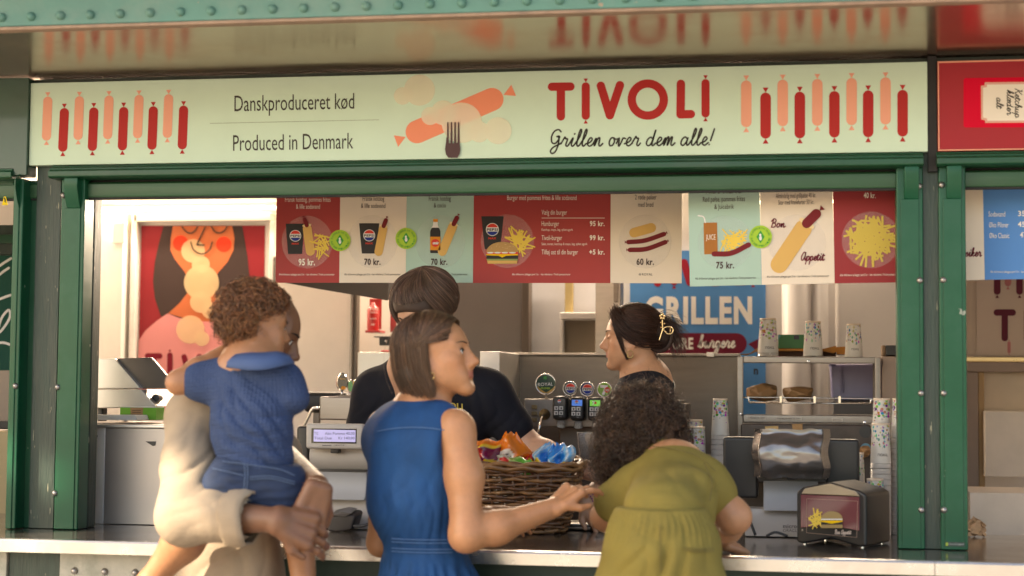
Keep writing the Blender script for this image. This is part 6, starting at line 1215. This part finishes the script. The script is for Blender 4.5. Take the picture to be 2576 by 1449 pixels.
prof = [(.062, .028), (.068, .030), (.0735, .012), (.074, -.018), (.069, -.032), (.062, -.034)]
cv = MB(); nn_ = 40
vv = [cf+ca*(l+.020+.004*math.sin(3*2*math.pi*k/nn_))+(ax1*math.cos(2*math.pi*k/nn_)+ax2*math.sin(2*math.pi*k/nn_)*1.05)*(r-.004+.0022*math.sin(9*2*math.pi*k/nn_+l*120)) for (r, l) in prof for k in range(nn_)]
cv.add(vv, [(i*nn_+k, i*nn_+(k+1) % nn_, (i+1)*nn_+(k+1) % nn_, (i+1)*nn_+k) for i in range(len(prof)-1) for k in range(nn_)]); cv.build('rolled_cuff', LIN, SH, smooth=True).modifiers.new('s', 'SOLIDIFY').thickness = .004
# ---- the child
TOD = person('curly haired toddler in a blue polo shirt and denim shorts, carried by the man', 'child', (J(640, 1200, -.800)[0], -.9, .95))
ht = Head(J(648, 818, -.760), (math.cos(.62), math.sin(.62), -.14), size=.80)
ft = unit((.55, .83, 0)); rtt = unit(np.cross(ft, (0, 0, 1))); cT = J(628, 935, -.800)
LSt = J(536, 960, -.800); LEt = J(448, 962, -.830); LWt = J(566, 886, -.740); RSt = J(712, 962, -.820); hip = J(648, 1215, -.830)
S = SDF(); ht.solid(S, child=1.0); S.cone(ht.p(0, -.02, -.05), cT, .040, .044, .03); S.cone(cT, LSt, .045, .036, .03); S.cone(cT, RSt, .045, .036, .03); S.cone(cT, hip, .085, .085, .04); S.chain([LSt, LEt], [.036, .029], .02); S.chain([LEt, LEt+(LWt-LEt)*.4, LWt], [.029, .029, .021], .02); hand(S, LWt, unit(LWt-LEt), unit((0, -.8, .6)), .60, 1, (.4, .45, .5, .55), .12)
k1 = J(520, 1290, -.850); a1 = J(372, 1470, -.820); S.chain([hip+np.array((-.05, 0, -.02)), k1], [.065, .050], .03); S.chain([k1, k1+(a1-k1)*.4, a1], [.049, .050, .030], .03); S.cone(a1, a1+np.array((-.05, -.05, -.07)), .028, .020, .03)
k2 = J(752, 1340, -.66); a2 = J(768, 1500, -.72); S.chain([hip+np.array((.03, 0.06, -.03)), k2, a2], [.055, .042, .030], .03)
V, Q = S.mesh(.0042); skin_obj('body', V, Q, SKIN('skin_brown', .42), TOD, ht.tint((.40, .185, .088), (.33, .12, .09), (.08, -.01, -.015), (.025, .012, .007))); ht.eyes(TOD, iris=(.03, .018, .012), brow=(.03, .018, .012), V=V)
POL = M('waffle_polo', (.042, .066, .142), .9, var=.12, scale=14, spec=.2)
nt = POL.node_tree; bs = nt.nodes['Principled BSDF']; tcn = nt.nodes.new('ShaderNodeTexCoord'); mpp = nt.nodes.new('ShaderNodeMapping'); mpp.inputs['Rotation'].default_value = (0, .1, .0); wv = nt.nodes.new('ShaderNodeTexVoronoi'); wv.inputs['Scale'].default_value = 105; wv.inputs['Randomness'].default_value = .0; bpn = nt.nodes.new('ShaderNodeBump'); bpn.inputs['Strength'].default_value = 1.0; bpn.inputs['Distance'].default_value = .004
nt.links.new(tcn.outputs['Object'], mpp.inputs[0]); nt.links.new(mpp.outputs[0], wv.inputs['Vector']); nt.links.new(wv.outputs['Distance'], bpn.inputs['Height']); nt.links.new(bpn.outputs[0], bs.inputs['Normal'])
D = SDF(); D.cone(cT+np.array((0, 0, -.006)), LSt+np.array((-.004, 0, 0)), .056, .050, .035); D.cone(cT+np.array((0, 0, -.006)), RSt, .056, .050, .035); D.cone(cT+np.array((0, 0, -.05)), J(632, 1075, -.830), .100, .103, .05, (ft, 1.1)); D.cone(J(632, 1075, -.830), J(648, 1165, -.840), .103, .097, .04, (ft, 1.1)); D.cone(LSt, LSt+(LEt-LSt)*.42, .050, .049, .03); D.cone(RSt, J(738, 1000, -.830), .047, .042, .03)
D.plane(J(648, 1182, -.850), unit((-.12, 0, -1)), .006); D.cone(cT+np.array((0, 0, .03)), cT+np.array((0, 0, .09)), .045, .06, .012, None, True)
V, Q = D.mesh(.005); N = vnormals(V, Q); V = folds(V, N, [(J(600, 1060, -.950), unit((1, 0, -.450)), .06, .010, .12), (J(680, 1110, -.950), unit((1, 0, -.650)), .05, .011, .10), (J(560, 1030, -.950), unit((.6, 0, -1)), .05, .009, .09), (J(640, 1155, -.940), unit((1, 0, 0.000)), .035, .007, .09)])
PO_ = mesh_np('polo_shirt', V, Q, POL, TOD)
cp = [J(x, y, Y) for x, y, Y in ((570, 905, -.820), (585, 893, -.865), (620, 887, -.900), (660, 886, -.900), (700, 884, -.880), (728, 893, -.850))]; cq = [J(x, y, Y) for x, y, Y in ((560, 925, -.850), (580, 925, -.905), (622, 930, -.935), (668, 928, -.935), (712, 918, -.910), (742, 912, -.865))]
cp, cq = smooth_path(cp, 5), smooth_path(cq, 5); nC = len(cp); GV = np.stack([cp, (cp+cq)/2+np.array((0, -.008, .002)), cq], 1).reshape(-1, 3)
co = mesh_np('collar', GV, [(i*3+k, i*3+k+1, (i+1)*3+k+1, (i+1)*3+k) for i in range(nC-1) for k in range(2)], M('polo_collar', (.048, .088, .205), .8, var=.06, bump=.2, bscale=300), PO_); co.modifiers.new('s', 'SOLIDIFY').thickness = .006
JN = M('denim_shorts', (.016, .030, .072), .85, var=.25, scale=18, bump=.35, bscale=280, grime=(.028, .05, .10), gscale=8, gamt=.5)
D = SDF(); D.cone(J(648, 1172, -.830), hip, .108, .118, .04, (ft, 1.1)); D.cone(hip, J(590, 1235, -.870), .10, .088, .04); D.cone(hip, J(705, 1245, -.850), .10, .080, .04); D.plane(J(648, 1158, -.850), unit((.1, 0, 1)), .006); V, Q = D.mesh(.0055); N = vnormals(V, Q)
V = folds(V, N, [(J(600, 1240, -.950), unit((1, 0, .1)), .03, .006, .08), (J(700, 1260, -.950), unit((1, 0, .3)), .03, .006, .07), (J(580, 1170, -.950), unit((1, 0, .3)), .025, .006, .06)]); JO = mesh_np('denim_shorts', V, Q, JN, TOD)
STJ = M('jean_stitch', (.10, .15, .25), .8)
for pts in (((615, 1168), (616, 1200), (612, 1240), (606, 1268)), ((622, 1168), (623, 1200), (619, 1240), (613, 1268)), ((535, 1178), (570, 1186), (612, 1196)), ((628, 1200), (680, 1198), (742, 1212)), ((628, 1206), (680, 1204), (742, 1218)), ((560, 1160), (620, 1168), (700, 1180), (742, 1196))):
    try: seam([on(V, *p) for p in pts], .0011, JO, 'seam', STJ)
    except Exception: pass
H1 = SDF(); H1.ell(ht.p(0, -.022, .045), np.array((.088, .104, .088))*.8, ht.R, .02); H1.ell(ht.p(0, -.06, -.02), np.array((.070, .055, .06))*.8, ht.R, .03); H1.ell(ht.p(0, .115, -.035), np.array((.10, .10, .11))*.8, ht.R, .02, True); H1.plane(ht.p(0, .015, .060), ht.R@unit((0, .90, -.4)), .01); V, Q = H1.mesh(.005); HB = mesh_np('hair', V, Q, M('hair_base_dark', (.018, .009, .005), .8), TOD)
np.random.seed(5); keep = lambda q: (q[:, 2] > .022+.065*np.clip((q[:, 1]+.02)/.09, 0, 1)) & (q[:, 1] < .074) | ((q[:, 1] < -.03) & (q[:, 2] > -.055)); R_, N_ = scalp(2100, keep, (.080, .100, .086), (0, -.018, .038)); lo_ = N_.copy()
strands('curls', curls(ht, R_, N_, .056, .0145, 1.6, 24, .012, .6), .0016, .0008, HAIR('hair_curl'), HB, hcols(len(R_), (.185, .078, .031), .5, .05))
# low nape curls
keep2 = lambda q: (q[:, 1] < -.045) & (q[:, 2] < .02) & (q[:, 2] > -.045); R2, N2 = scalp(420, keep2, (.070, .088, .080), (0, -.016, .006)); strands('curls', curls(ht, R2, N2, .045, .0115, 1.8, 24, .014, .5), .0015, .0008, HAIR('hair_curl'), HB, hcols(len(R2), (.185, .078, .031), .5, .05))
# ================================================================ curly haired girl in olive leaning over the counter
KID = person('curly haired person in an olive top and trousers leaning over the counter', 'person', (J(1660, 1300, -.68)[0], -.68, 0))
hk = Head(J(1612, 1104, -.27), (-.35, .78, -.52), size=.95)
OL = M('olive_linen', (.215, .168, .042), .85, var=.09, scale=18, bump=.4, bscale=240, spec=.2)
hipk = J(1662, 1400, -.80); chk = J(1690, 1205, -.50); RSk = J(1770, 1218, -.46); LSk = J(1602, 1232, -.42); REk = J(1846, 1300, -.47); RWk = J(1806, 1364, -.26); LEk = J(1520, 1300, -.28); LWk = J(1560, 1345, -.12)
S = SDF(); hk.solid(S, eyes=False); nk = J(1698, 1192, -.42); S.cone(hk.p(0, -.03, -.06), nk, .045, .05, .03); S.cone(nk, RSk, .055, .045, .04); S.cone(nk, LSk, .055, .045, .04); S.cone(nk, hipk, .09, .095, .05)
S.chain([RSk, REk], [.047, .042], .03); S.chain([REk, REk+(RWk-REk)*.4, RWk], [.042, .038, .025], .03); S.chain([LSk, LEk, LWk], [.042, .035, .024], .03); hand(S, RWk+np.array((0, 0, .0)), unit((.75, .55, -.25)), unit((-.1, -.35, .9)), .92, -1, (.18, .2, .22, .25), .12, (.5, .3)); hand(S, LWk, unit((.3, .9, -.1)), unit((0, 0, 1)), .9, 1)
for sx, hx in ((-1, -.075), (1, .075)): S.chain([hipk+np.array((hx, 0, -.05)), hipk+np.array((hx*1.2, .03, -.45)), hipk+np.array((hx*1.2, -.05, -.86))], [.085, .06, .045], .04); S.cone(hipk+np.array((hx*1.2, -.05, -.86)), hipk+np.array((hx*1.2, .09, -.885)), .04, .03, .03)
V, Q = S.mesh(.0055); skin_obj('body', V, Q, SKIN('skin_tan', .45), KID, hk.tint((.46, .225, .115), (.4, .15, .1)))
# blouse
bA, bB = J(1690, 1222, -.48), J(1668, 1284, -.765); bn_ = unit(np.cross(bB-bA, (1, 0, 0)))
D = SDF(); D.cone(nk+np.array((.005, 0, .006)), RSk, .066, .060, .05); D.cone(nk+np.array((.0, 0, .006)), LSk, .066, .058, .05); D.cone(nk, nk+np.array((-.03, .05, .034)), .070, .064, .03); D.cone(bA, bB, .106, .100, .07, (bn_, 1.25))
D.cone(RSk, RSk+(REk-RSk)*.36, .064, .062, .04); D.cone(LSk, J(1548, 1262, -.40), .064, .060, .04); D.cone(J(1745, 1240, -.62), J(1755, 1300, -.66), .055, .045, .05); sa = unit(REk-RSk)
V, Q = D.mesh(.006); N = vnormals(V, Q); V = folds(V, N, [(J(1640, 1190, -.75), unit((1, 0, .9)), .09, .0028, .12), (J(1720, 1240, -.75), unit((1, 0, -.5)), .08, .0028, .12), (J(1780, 1240, -.62), unit((.4, 0, 1)), .06, .006, .08), (J(1590, 1250, -.72), unit((.5, 0, 1)), .05, .003, .09), (J(1700, 1265, -.85), unit((1, 0, .25)), .04, .002, .09)])
BL = mesh_np('blouse', V, Q, OL, KID)
OLS = M('olive_stitch', (.13, .10, .03), .9)
seam([on(V, x, y) for x, y in ((1640, 1122), (1700, 1130), (1760, 1150), (1800, 1185))], .0012, BL, 'seam', OLS); seam([on(V, x, y) for x, y in ((1772, 1165), (1790, 1210), (1786, 1260))], .0012, BL, 'seam', OLS)
D = SDF(); wk = J(1664, 1288, -.78); D.cone(wk, wk+np.array((0, 0, -.03)), .100, .108, .03, ((0, 1, 0), 1.12)); D.cone(wk+np.array((0, 0, -.03)), hipk, .110, .134, .05, ((0, 1, 0), 1.1)); D.cone(hipk, hipk+np.array((0, 0, -.12)), .136, .142, .05, ((0, 1, 0), 1.1)); D.ell(J(1785, 1385, -.72), (.03, .05, .06), None, .04)
for hx in (-.08, .08): D.cone(hipk+np.array((hx, 0, -.1)), hipk+np.array((hx*1.1, 0, -.80)), .095, .085, .04)
D.plane(wk+np.array((0, 0, .012)), (0, 0, 1), .008); V, Q = D.mesh(.0065); N = vnormals(V, Q); a = np.arctan2(V[:, 1]-wk[1], V[:, 0]-wk[0]); g = np.exp(-((V[:, 2]-wk[2]+.03)/.035)**2); V = V+N*(g*.0035*np.sin(a*48+np.sin(V[:, 2]*60)))[:, None]
V = folds(V, N, [(J(1600, 1400, -.95), unit((.35, 0, 1)), .07, .007, .12), (J(1720, 1400, -.95), unit((-.3, 0, 1)), .07, .007, .12), (J(1660, 1440, -.95), unit((0, 0, 1)), .05, .007, .08)]); PT_ = mesh_np('trousers', V, Q, OL, KID)
for pts in (((1720, 1378), (1760, 1382), (1796, 1380)), ((1722, 1384), (1760, 1388), (1796, 1386)), ((1660, 1320), (1661, 1380), (1662, 1440))):
    seam([on(V, *p) for p in pts], .0012, PT_, 'seam', M('olive_stitch', (.19, .16, .045), .9))
H1 = SDF(); H1.ell(hk.p(0, -.02, .035), np.array((.112, .122, .110)), hk.R, .03); H1.ell(hk.p(-.03, .02, -.06), np.array((.095, .09, .085)), hk.R, .05); V, Q = H1.mesh(.007); HB = mesh_np('hair', V, Q, M('hair_base_dark', (.018, .009, .005), .8), KID)
np.random.seed(8); R_, N_ = scalp(3000, lambda q: q[:, 2] > -.10, (.100, .112, .106), (0, -.016, .026)); strands('curls', curls(hk, R_, N_, .055, .0095, 2.4, 26, .010, .55), .0010, .0006, HAIR('hair_frizz'), HB, hcols(len(R_), (.050, .026, .014), .55, .05))
R_, N_ = scalp(1500, lambda q: q[:, 2] < .03, (.098, .095, .088), (-.03, .01, -.055)); strands('curls', curls(hk, R_, N_, .055, .0095, 2.4, 26, .0, .55), .0010, .0006, HAIR('hair_frizz'), HB, hcols(len(R_), (.050, .026, .014), .55, .05))
R_, N_ = scalp(900, lambda q: q[:, 1] < 0, (.075, .070, .070), (.02, -.060, -.045)); strands('curls', curls(hk, R_, N_, .055, .0095, 2.4, 26, .0, .55), .0010, .0006, HAIR('hair_frizz'), HB, hcols(len(R_), (.050, .026, .014), .55, .05))
R_, N_ = scalp(260, lambda q: q[:, 2] > -.05, (.105, .118, .112), (0, -.016, .026)); strands('stray_curls', curls(hk, R_, N_, .085, .010, 2.2, 26, .0, .8), .0006, .0003, HAIR('hair_frizz'), HB, hcols(len(R_), (.08, .042, .022), .4, .05))
# ================================================================ server with a claw clip, in profile
NAVY = M('navy_cotton', (.010, .011, .018), .85, var=.2, scale=20, bump=.3, bscale=220, spec=.25)
GIR = person('server with pinned up dark hair and a hoop earring, in profile facing left', 'woman', (J(1610, 1200, .86)[0], .86, .08))
hg = Head(J(1590, 851, .85), (-.995, -.06, .02), size=.955)
cG = J(1626, 965, .87); LSg = J(1640, 1012, .74); RSg = J(1600, 1005, 1.0); LEg = J(1560, 1185, .62); LWg = J(1474, 1258, .44)
S = SDF(); hg.solid(S, closed=True, smile=.25); S.cone(hg.p(0, -.030, -.055), cG+np.array((-.01, 0, .0)), .050, .055, .03); S.cone(cG, LSg, .058, .05, .04); S.cone(cG, RSg, .058, .05, .04); S.cone(cG, J(1600, 1250, .88), .09, .09, .04)
S.chain([LSg, LEg], [.047, .040], .03); S.chain([LEg, LEg+(LWg-LEg)*.4, LWg], [.040, .038, .026], .03); hand(S, LWg, unit((.55, -.30, -.62)), unit((.35, -.75, .55)), 1.0, 1, (.18, .22, .26, .3), .14, (.5, .4))
V, Q = S.mesh(.0038); skin_obj('body', V, Q, SKIN('skin_fair'), GIR, hg.tint((.56, .30, .175), (.46, .17, .14), (.10, -.02, -.02), (.022, .010, .007))); hg.eyes(GIR, brow=(.075, .04, .025), closed=True, bw=.0030, V=V)
D = SDF(); D.cone(cG+np.array((0, 0, -.004)), LSg, .074, .066, .05); D.cone(cG+np.array((0, 0, -.004)), RSg, .074, .066, .05); D.cone(cG+np.array((-.01, 0, -.08)), J(1585, 1240, .88), .125, .125, .05, ((1, 0, 0), 1.2)); D.cone(J(1585, 1240, .88), J(1585, 1420, .88), .125, .14, .05); D.ell(J(1545, 1110, .86), (.07, .11, .075), None, .05); D.chain([LSg, LSg+(LEg-LSg)*.62], [.066, .062], .04)
D.cone(cG+np.array((.006, 0, .004)), cG+np.array((.004, 0, .022)), .066, .060, .03)
V, Q = D.mesh(.006); N = vnormals(V, Q); V = folds(V, N, [(J(1600, 1060, .7), unit((.5, 0, 1)), .05, .007, .09)]); TS = mesh_np('tshirt', V, Q, NAVY, GIR); seam([on(V, x, y) for x, y in ((1640, 945), (1622, 965), (1606, 990), (1590, 1020))], .0010, TS, 'seam', M('navy_stitch', (.03, .03, .042), .9))
# apron strap ring, bracelets, earring
mb_tube('apron_buckle', [J(1512, 1072, .70), J(1520, 1058, .70), J(1524, 1046, .70)], .004, M('gold', (.75, .52, .22), .25, metal=1), GIR); pz = J(1488, 1118, .64); MB().lathe(pz, [(.001, -.004), (.02, -.003), (.022, 0)], 20, 'y').build('apron_badge', M('badge_tan', (.42, .28, .11), .5), GIR, smooth=True)
fa = unit(LWg-LEg); b1 = unit(np.cross(fa, (0, 0, 1))); b2_ = np.cross(fa, b1)
for k, off in enumerate((-.012, .004)):
    for i in range(22): t = 2*math.pi*i/22; c = LWg+fa*off+(b1*math.cos(t)+b2_*math.sin(t))*.0295; MB().lathe(c, [(.001, -.0026), (.0027, -.0012), (.0027, .0012), (.001, .0026)], 6).build('bead', M('purple_bead', (.22, .02, .20), .3), GIR, smooth=True)
eg = hg.p(-.081, .002, -.060); MB().tube([eg+np.array((math.cos(t)*.010, 0, math.sin(t)*.0125)) for t in np.linspace(0, 6.28, 26)], [.0012+.0022*max(0, -math.sin(t)) for t in np.linspace(0, 6.28, 26)], 8).build('earring', M('old_gold', (.42, .30, .13), .3, metal=1), GIR, smooth=True)
H1 = SDF(); H1.ell(hg.p(0, -.015, .040), np.array((.080, .100, .086))*.955, hg.R, .02); H1.ell(hg.p(0, -.098, .010), np.array((.052, .050, .060))*.955, hg.R, .03); H1.ell(hg.p(0, .115, -.035), np.array((.12, .105, .128))*.955, hg.R, .012, True); H1.ell(hg.p(0, .045, -.085), np.array((.12, .085, .085))*.955, hg.R, .012, True)
H1.plane(hg.p(0, .005, .060), hg.R@unit((0, .90, -.4)), .01); V, Q = H1.mesh(.0045); HB = mesh_np('hair', V, Q, M('hair_base_auburn', (.020, .009, .007), .55), GIR)
np.random.seed(21); n = 5200; m = 14; t = np.linspace(0, 1, m)[None]; sg = np.where(np.random.rand(n) < .5, -1, 1); ph0 = np.where(np.random.rand(n) < .55, np.random.uniform(.02, 1.6, n), np.random.uniform(1.5, 2.9, n)); th0 = np.random.rand(n)**.55*np.minimum(2.2, hairline(ph0))+.02
phE = np.full(n, math.pi)-np.random.rand(n)*.45; thE = np.clip(th0+np.random.uniform(-.1, .4, n), 1.0, 1.95); e = t**.9
th = th0[:, None]+(thE-th0)[:, None]*e; ph = ph0[:, None]+(phE-ph0)[:, None]*e; of = np.random.uniform(0, .007, (n, 1)); P = np.stack([np.sin(th)*np.sin(ph)*sg[:, None]*(.081+of)*(1-.22*t**2), -.014+np.sin(th)*np.cos(ph)*(.102+of)*(1+.10*t**3), .039+np.cos(th)*(.088+of)-.018*t**2], -1)
strands('hair_strands', hg.pts(P), .00075, .0005, HAIR('hair_auburn'), HB, hcols(n, (.042, .017, .011), .5, .06))
# bun and loose tails
n = 1500; u = np.random.rand(n)*6.28; P = np.zeros((n, m, 3)); r_ = np.random.uniform(.6, 1.05, n)
for i in range(m):
    a = u+i/m*2.6; P[:, i] = np.stack([np.cos(u*3)*.035*r_, -.098-np.sin(a)*.048*r_, .008+np.cos(a)*.056*r_], 1)
strands('bun', hg.pts(P), .0008, .0005, HAIR('hair_auburn'), HB, hcols(n, (.038, .016, .010), .5, .06))
n = 420; t3 = np.linspace(0, 1, m)[None, :, None]; a0 = np.column_stack([np.random.normal(size=n)*.015, np.random.normal(size=n)*.010-.095, np.random.normal(size=n)*.012+.058]); d0 = np.column_stack([np.random.normal(size=n)*.02, -.055-np.random.rand(n)*.045, .02+np.random.normal(size=n)*.02]); P = a0[:, None]+d0[:, None]*t3+np.array((0, 0, -.105))*t3**2*np.random.uniform(.4, 1.2, (n, 1, 1)); strands('loose_tail', hg.pts(P), .0006, .0003, HAIR('hair_auburn'), HB, hcols(n, (.034, .014, .010), .4))
n = 130; a0 = np.column_stack([np.random.normal(size=n)*.012, -.075+np.random.normal(size=n)*.012, -.06+np.random.normal(size=n)*.015]); d0 = np.column_stack([np.random.normal(size=n)*.01, -.015+np.random.normal(size=n)*.012, -.055-np.random.rand(n)*.05]); P = a0[:, None]+d0[:, None]*t3+np.array((0, -.02, 0))*t3**2; strands('loose_tail', hg.pts(P), .0006, .0003, HAIR('hair_auburn'), HB, hcols(n, (.034, .014, .010), .4))
# face framing lock on both sides
for sx in (-1, 1):
    n = 240; a0 = np.column_stack([sx*(.030+np.random.normal(size=n)*.008), .060+np.random.normal(size=n)*.006, .098+np.random.normal(size=n)*.006]); P = np.zeros((n, m, 3)); j_ = np.random.normal(size=(n, 3))*.0045
    ctl = np.array(((sx*.030, .060, .102), (sx*.060, .062, .062), (sx*.068, .052, .018), (sx*.066, .040, -.020), (sx*.064, .026, -.055), (sx*.063, .012, -.082))); cc_ = smooth_path(ctl, 8); ii = np.linspace(0, len(cc_)-1, m).astype(int)
    for i in range(m): P[:, i] = cc_[ii[i]]+j_*(1-.55*i/m)+np.array((sx*.003, 0, 0))
    P[:, :, 2] += (np.random.rand(n)*.03)[:, None]*np.linspace(0, 1, m)[None]; strands('front_lock', hg.pts(P), .0007, .0003, HAIR('hair_auburn'), HB, hcols(n, (.042, .017, .011), .4))
    n = 520; P = np.zeros((n, m, 3)); ctl = np.array(((sx*.045, .060, .088), (sx*.072, .040, .052), (sx*.081, .005, .020), (sx*.080, -.040, .002), (sx*.050, -.088, .006), (sx*.015, -.115, .015))); cc_ = smooth_path(ctl, 8); ii = np.linspace(0, len(cc_)-1, m).astype(int); j_ = np.random.normal(size=(n, 1, 3))*np.array((.004, .010, .014))
    P = cc_[ii][None]+j_; P[:, :, 0] = np.sign(sx)*np.maximum(np.abs(P[:, :, 0]), np.where(np.arange(m)[None] < 9, .070, .0)*np.ones((n, m))*np.minimum(1, np.arange(m)[None]/4)); strands('side_sweep', hg.pts(P), .0008, .0005, HAIR('hair_auburn'), HB, hcols(n, (.042, .017, .011), .45))
# claw clip: flower, stem with leaves, looped jaw (photo coordinates)
G6 = crop(2150, 1080, 500, 1449); GC = M('clip_gold', (.72, .55, .30), .25, metal=1.0); CLP = thing('hair_clip', 'pale gold flower shaped claw clip in the dark pinned up hair', 'hair clip', W(*G6(970, 450), .76)); yc = .758
q = lambda x, y, dy=0: W(*G6(x, y), yc+dy); mb_tube('stem', smooth_path([q(968, 340), q(968, 400), q(972, 445), q(955, 500), q(932, 572)]), .0024, GC, CLP); mb_tube('loop', smooth_path([q(975, 445), q(1010, 425), q(1060, 425), q(1085, 458), q(1065, 495), q(1025, 498), q(992, 470), q(975, 445)]), .0024, GC, CLP); mb_tube('pin', [q(1055, 430), q(1052, 495)], .0018, GC, CLP)
for k in range(5): a = k*6.283/5-.3; c = q(968+22*math.cos(a), 312+22*math.sin(a), -.003); MB().lathe(c, [(.001, -.003), (.0045, -.0022), (.0052, 0), (.001, .002)], 12, 'y').build('petal', GC, CLP, smooth=True)
for (x, y) in ((988, 388), (952, 375), (955, 428)): MB().lathe(q(x, y, -.002), [(.0005, -.0022), (.0034, -.001), (.0034, .001), (.0005, .0022)], 10, 'y').build('leaf', GC, CLP, smooth=True)
# ================================================================ dark haired server leaning on the counter
SER = person('server in a navy shirt with thick dark hair, half hidden behind the woman in blue', 'man', (J(1070, 1200, .74)[0], .74, .08))
hs = Head(J(1070, 792, .37), (-.34, -.80, -.42), size=1.02)
cE = J(1068, 925, .55); RSe = J(948, 985, .62); LSe = J(1228, 988, .60); LEe = J(1322, 1118, .62); LWe = J(1448, 1180, .52); REe = J(905, 1120, .64); RWe = J(960, 1250, .60)
S = SDF(); hs.solid(S); S.cone(hs.p(0, -.02, -.06), cE, .055, .062, .04); S.cone(cE, RSe, .07, .055, .05); S.cone(cE, LSe, .07, .055, .05); S.cone(cE, J(1075, 1260, .72), .12, .12, .05)
S.chain([LSe, LEe], [.055, .047], .03); S.chain([LEe, LEe+(LWe-LEe)*.4, LWe], [.047, .044, .029], .03); S.chain([RSe, REe, RWe], [.055, .046, .029], .03); hand(S, LWe, unit((.85, -.25, -.10)), unit((-.1, -.6, .75)), 1.02, -1, (.3, .35, .4, .45), .1); hand(S, RWe, unit((.5, -.6, -.4)), unit((0, -.4, .9)), 1.0, 1)
V, Q = S.mesh(.0048); skin_obj('body', V, Q, SKIN('skin_rosy'), SER, hs.tint((.52, .29, .19), (.42, .16, .12), (.1, -.02, -.02), (.02, .012, .008))); hs.eyes(SER, brow=(.03, .02, .015), V=V)
D = SDF(); D.cone(cE+np.array((0, 0, -.012)), RSe, .085, .070, .06); D.cone(cE+np.array((0, 0, -.012)), LSe, .085, .070, .06); D.cone(cE+np.array((0, .05, -.09)), J(1075, 1250, .72), .155, .150, .06, ((0, 1, 0), 1.3)); D.cone(J(1075, 1250, .72), J(1075, 1420, .76), .150, .16, .05, ((0, 1, 0), 1.3)); D.cone(RSe+np.array((.02, 0, -.03)), J(1000, 1100, .68), .085, .10, .05); D.cone(LSe+np.array((-.02, 0, -.03)), J(1150, 1100, .68), .085, .10, .05)
D.chain([LSe, LSe+(LEe-LSe)*.66], [.072, .070], .04); D.chain([RSe, RSe+(REe-RSe)*.62], [.072, .070], .04); D.cone(cE+np.array((0, -.05, .05)), cE+np.array((0, -.09, .11)), .05, .06, .012, None, True)
V, Q = D.mesh(.006); N = vnormals(V, Q); V = folds(V, N, [(J(1180, 1050, .48), unit((-.5, 0, 1)), .06, .008, .10), (J(1260, 1070, .48), unit((.5, 0, 1)), .05, .007, .08), (J(930, 1040, .48), unit((.4, 0, 1)), .05, .007, .08)]); TS = mesh_np('tshirt', V, Q, NAVY, SER)
pr = MB(); gl_, gf, gw, gh = glyphs('TIVOLI', .03)
pts = [on(V, 1096+68*gx/gw, 1026-.12*(68*gx/gw-34)**2/34*.0-14*gy/gh+.10*(68*gx/gw-34), .004) for gx, gy in gl_]; pr.add(pts, gf); pr.build('chest_lettering', M('ink_mustard', (.55, .42, .08), .6), TS)
e0 = on(V, 1140, 1036, .006); MB().lathe(e0, [(.001, -.003), (.017, -.002), (.019, .002)], 20, 'y').build('chest_emblem', MATS['badge_tan'], TS, smooth=True)
H1 = SDF(); H1.ell(hs.p(0, -.014, .048), np.array((.094, .112, .096))*1.02, hs.R, .02); H1.ell(hs.p(0, .115, -.050), np.array((.10, .080, .10))*1.02, hs.R, .02, True); H1.ell(hs.p(0, 0, -.11), np.array((.12, .12, .10))*1.02, hs.R, .02, True); H1.ell(hs.p(0, .06, -.02), np.array((.13, .07, .06)), hs.R, .02, True); H1.plane(hs.p(0, 0, .012), hs.R@unit((0, .2, -1)), .01); V, Q = H1.mesh(.005); HB = mesh_np('hair', V, Q, M('hair_base_black', (.055, .033, .024), .55), SER)
np.random.seed(31); n = 4200; m = 14; t = np.linspace(0, 1, m)[None]; ph = np.random.rand(n)*6.283; c0_ = np.array((.012, -.045)); th0 = np.random.uniform(.0, .9, n); thE = np.where(np.abs(np.sin(ph/2)) < .45, np.random.uniform(1.05, 1.3, n), np.random.uniform(1.75, 2.2, n)); e = t
th = th0[:, None]+(thE-th0)[:, None]*e; p2 = ph[:, None]+.25*np.sin(th*2); of = np.random.uniform(.002, .013, (n, 1))*np.sin(np.clip(e*2.2, .3, 1.57)); P = np.stack([np.sin(th)*np.sin(p2)*(.095+of), -.014+np.sin(th)*np.cos(p2)*(.113+of)-.03*np.exp(-th*2.5), .048+np.cos(th)*(.097+of)], -1); P += np.random.normal(size=(n, 1, 3))*.0012*t[..., None]
strands('hair_strands', hs.pts(P), .0008, .0004, HAIR('hair_dark'), HB, hcols(n, (.15, .090, .062), .5, .05))
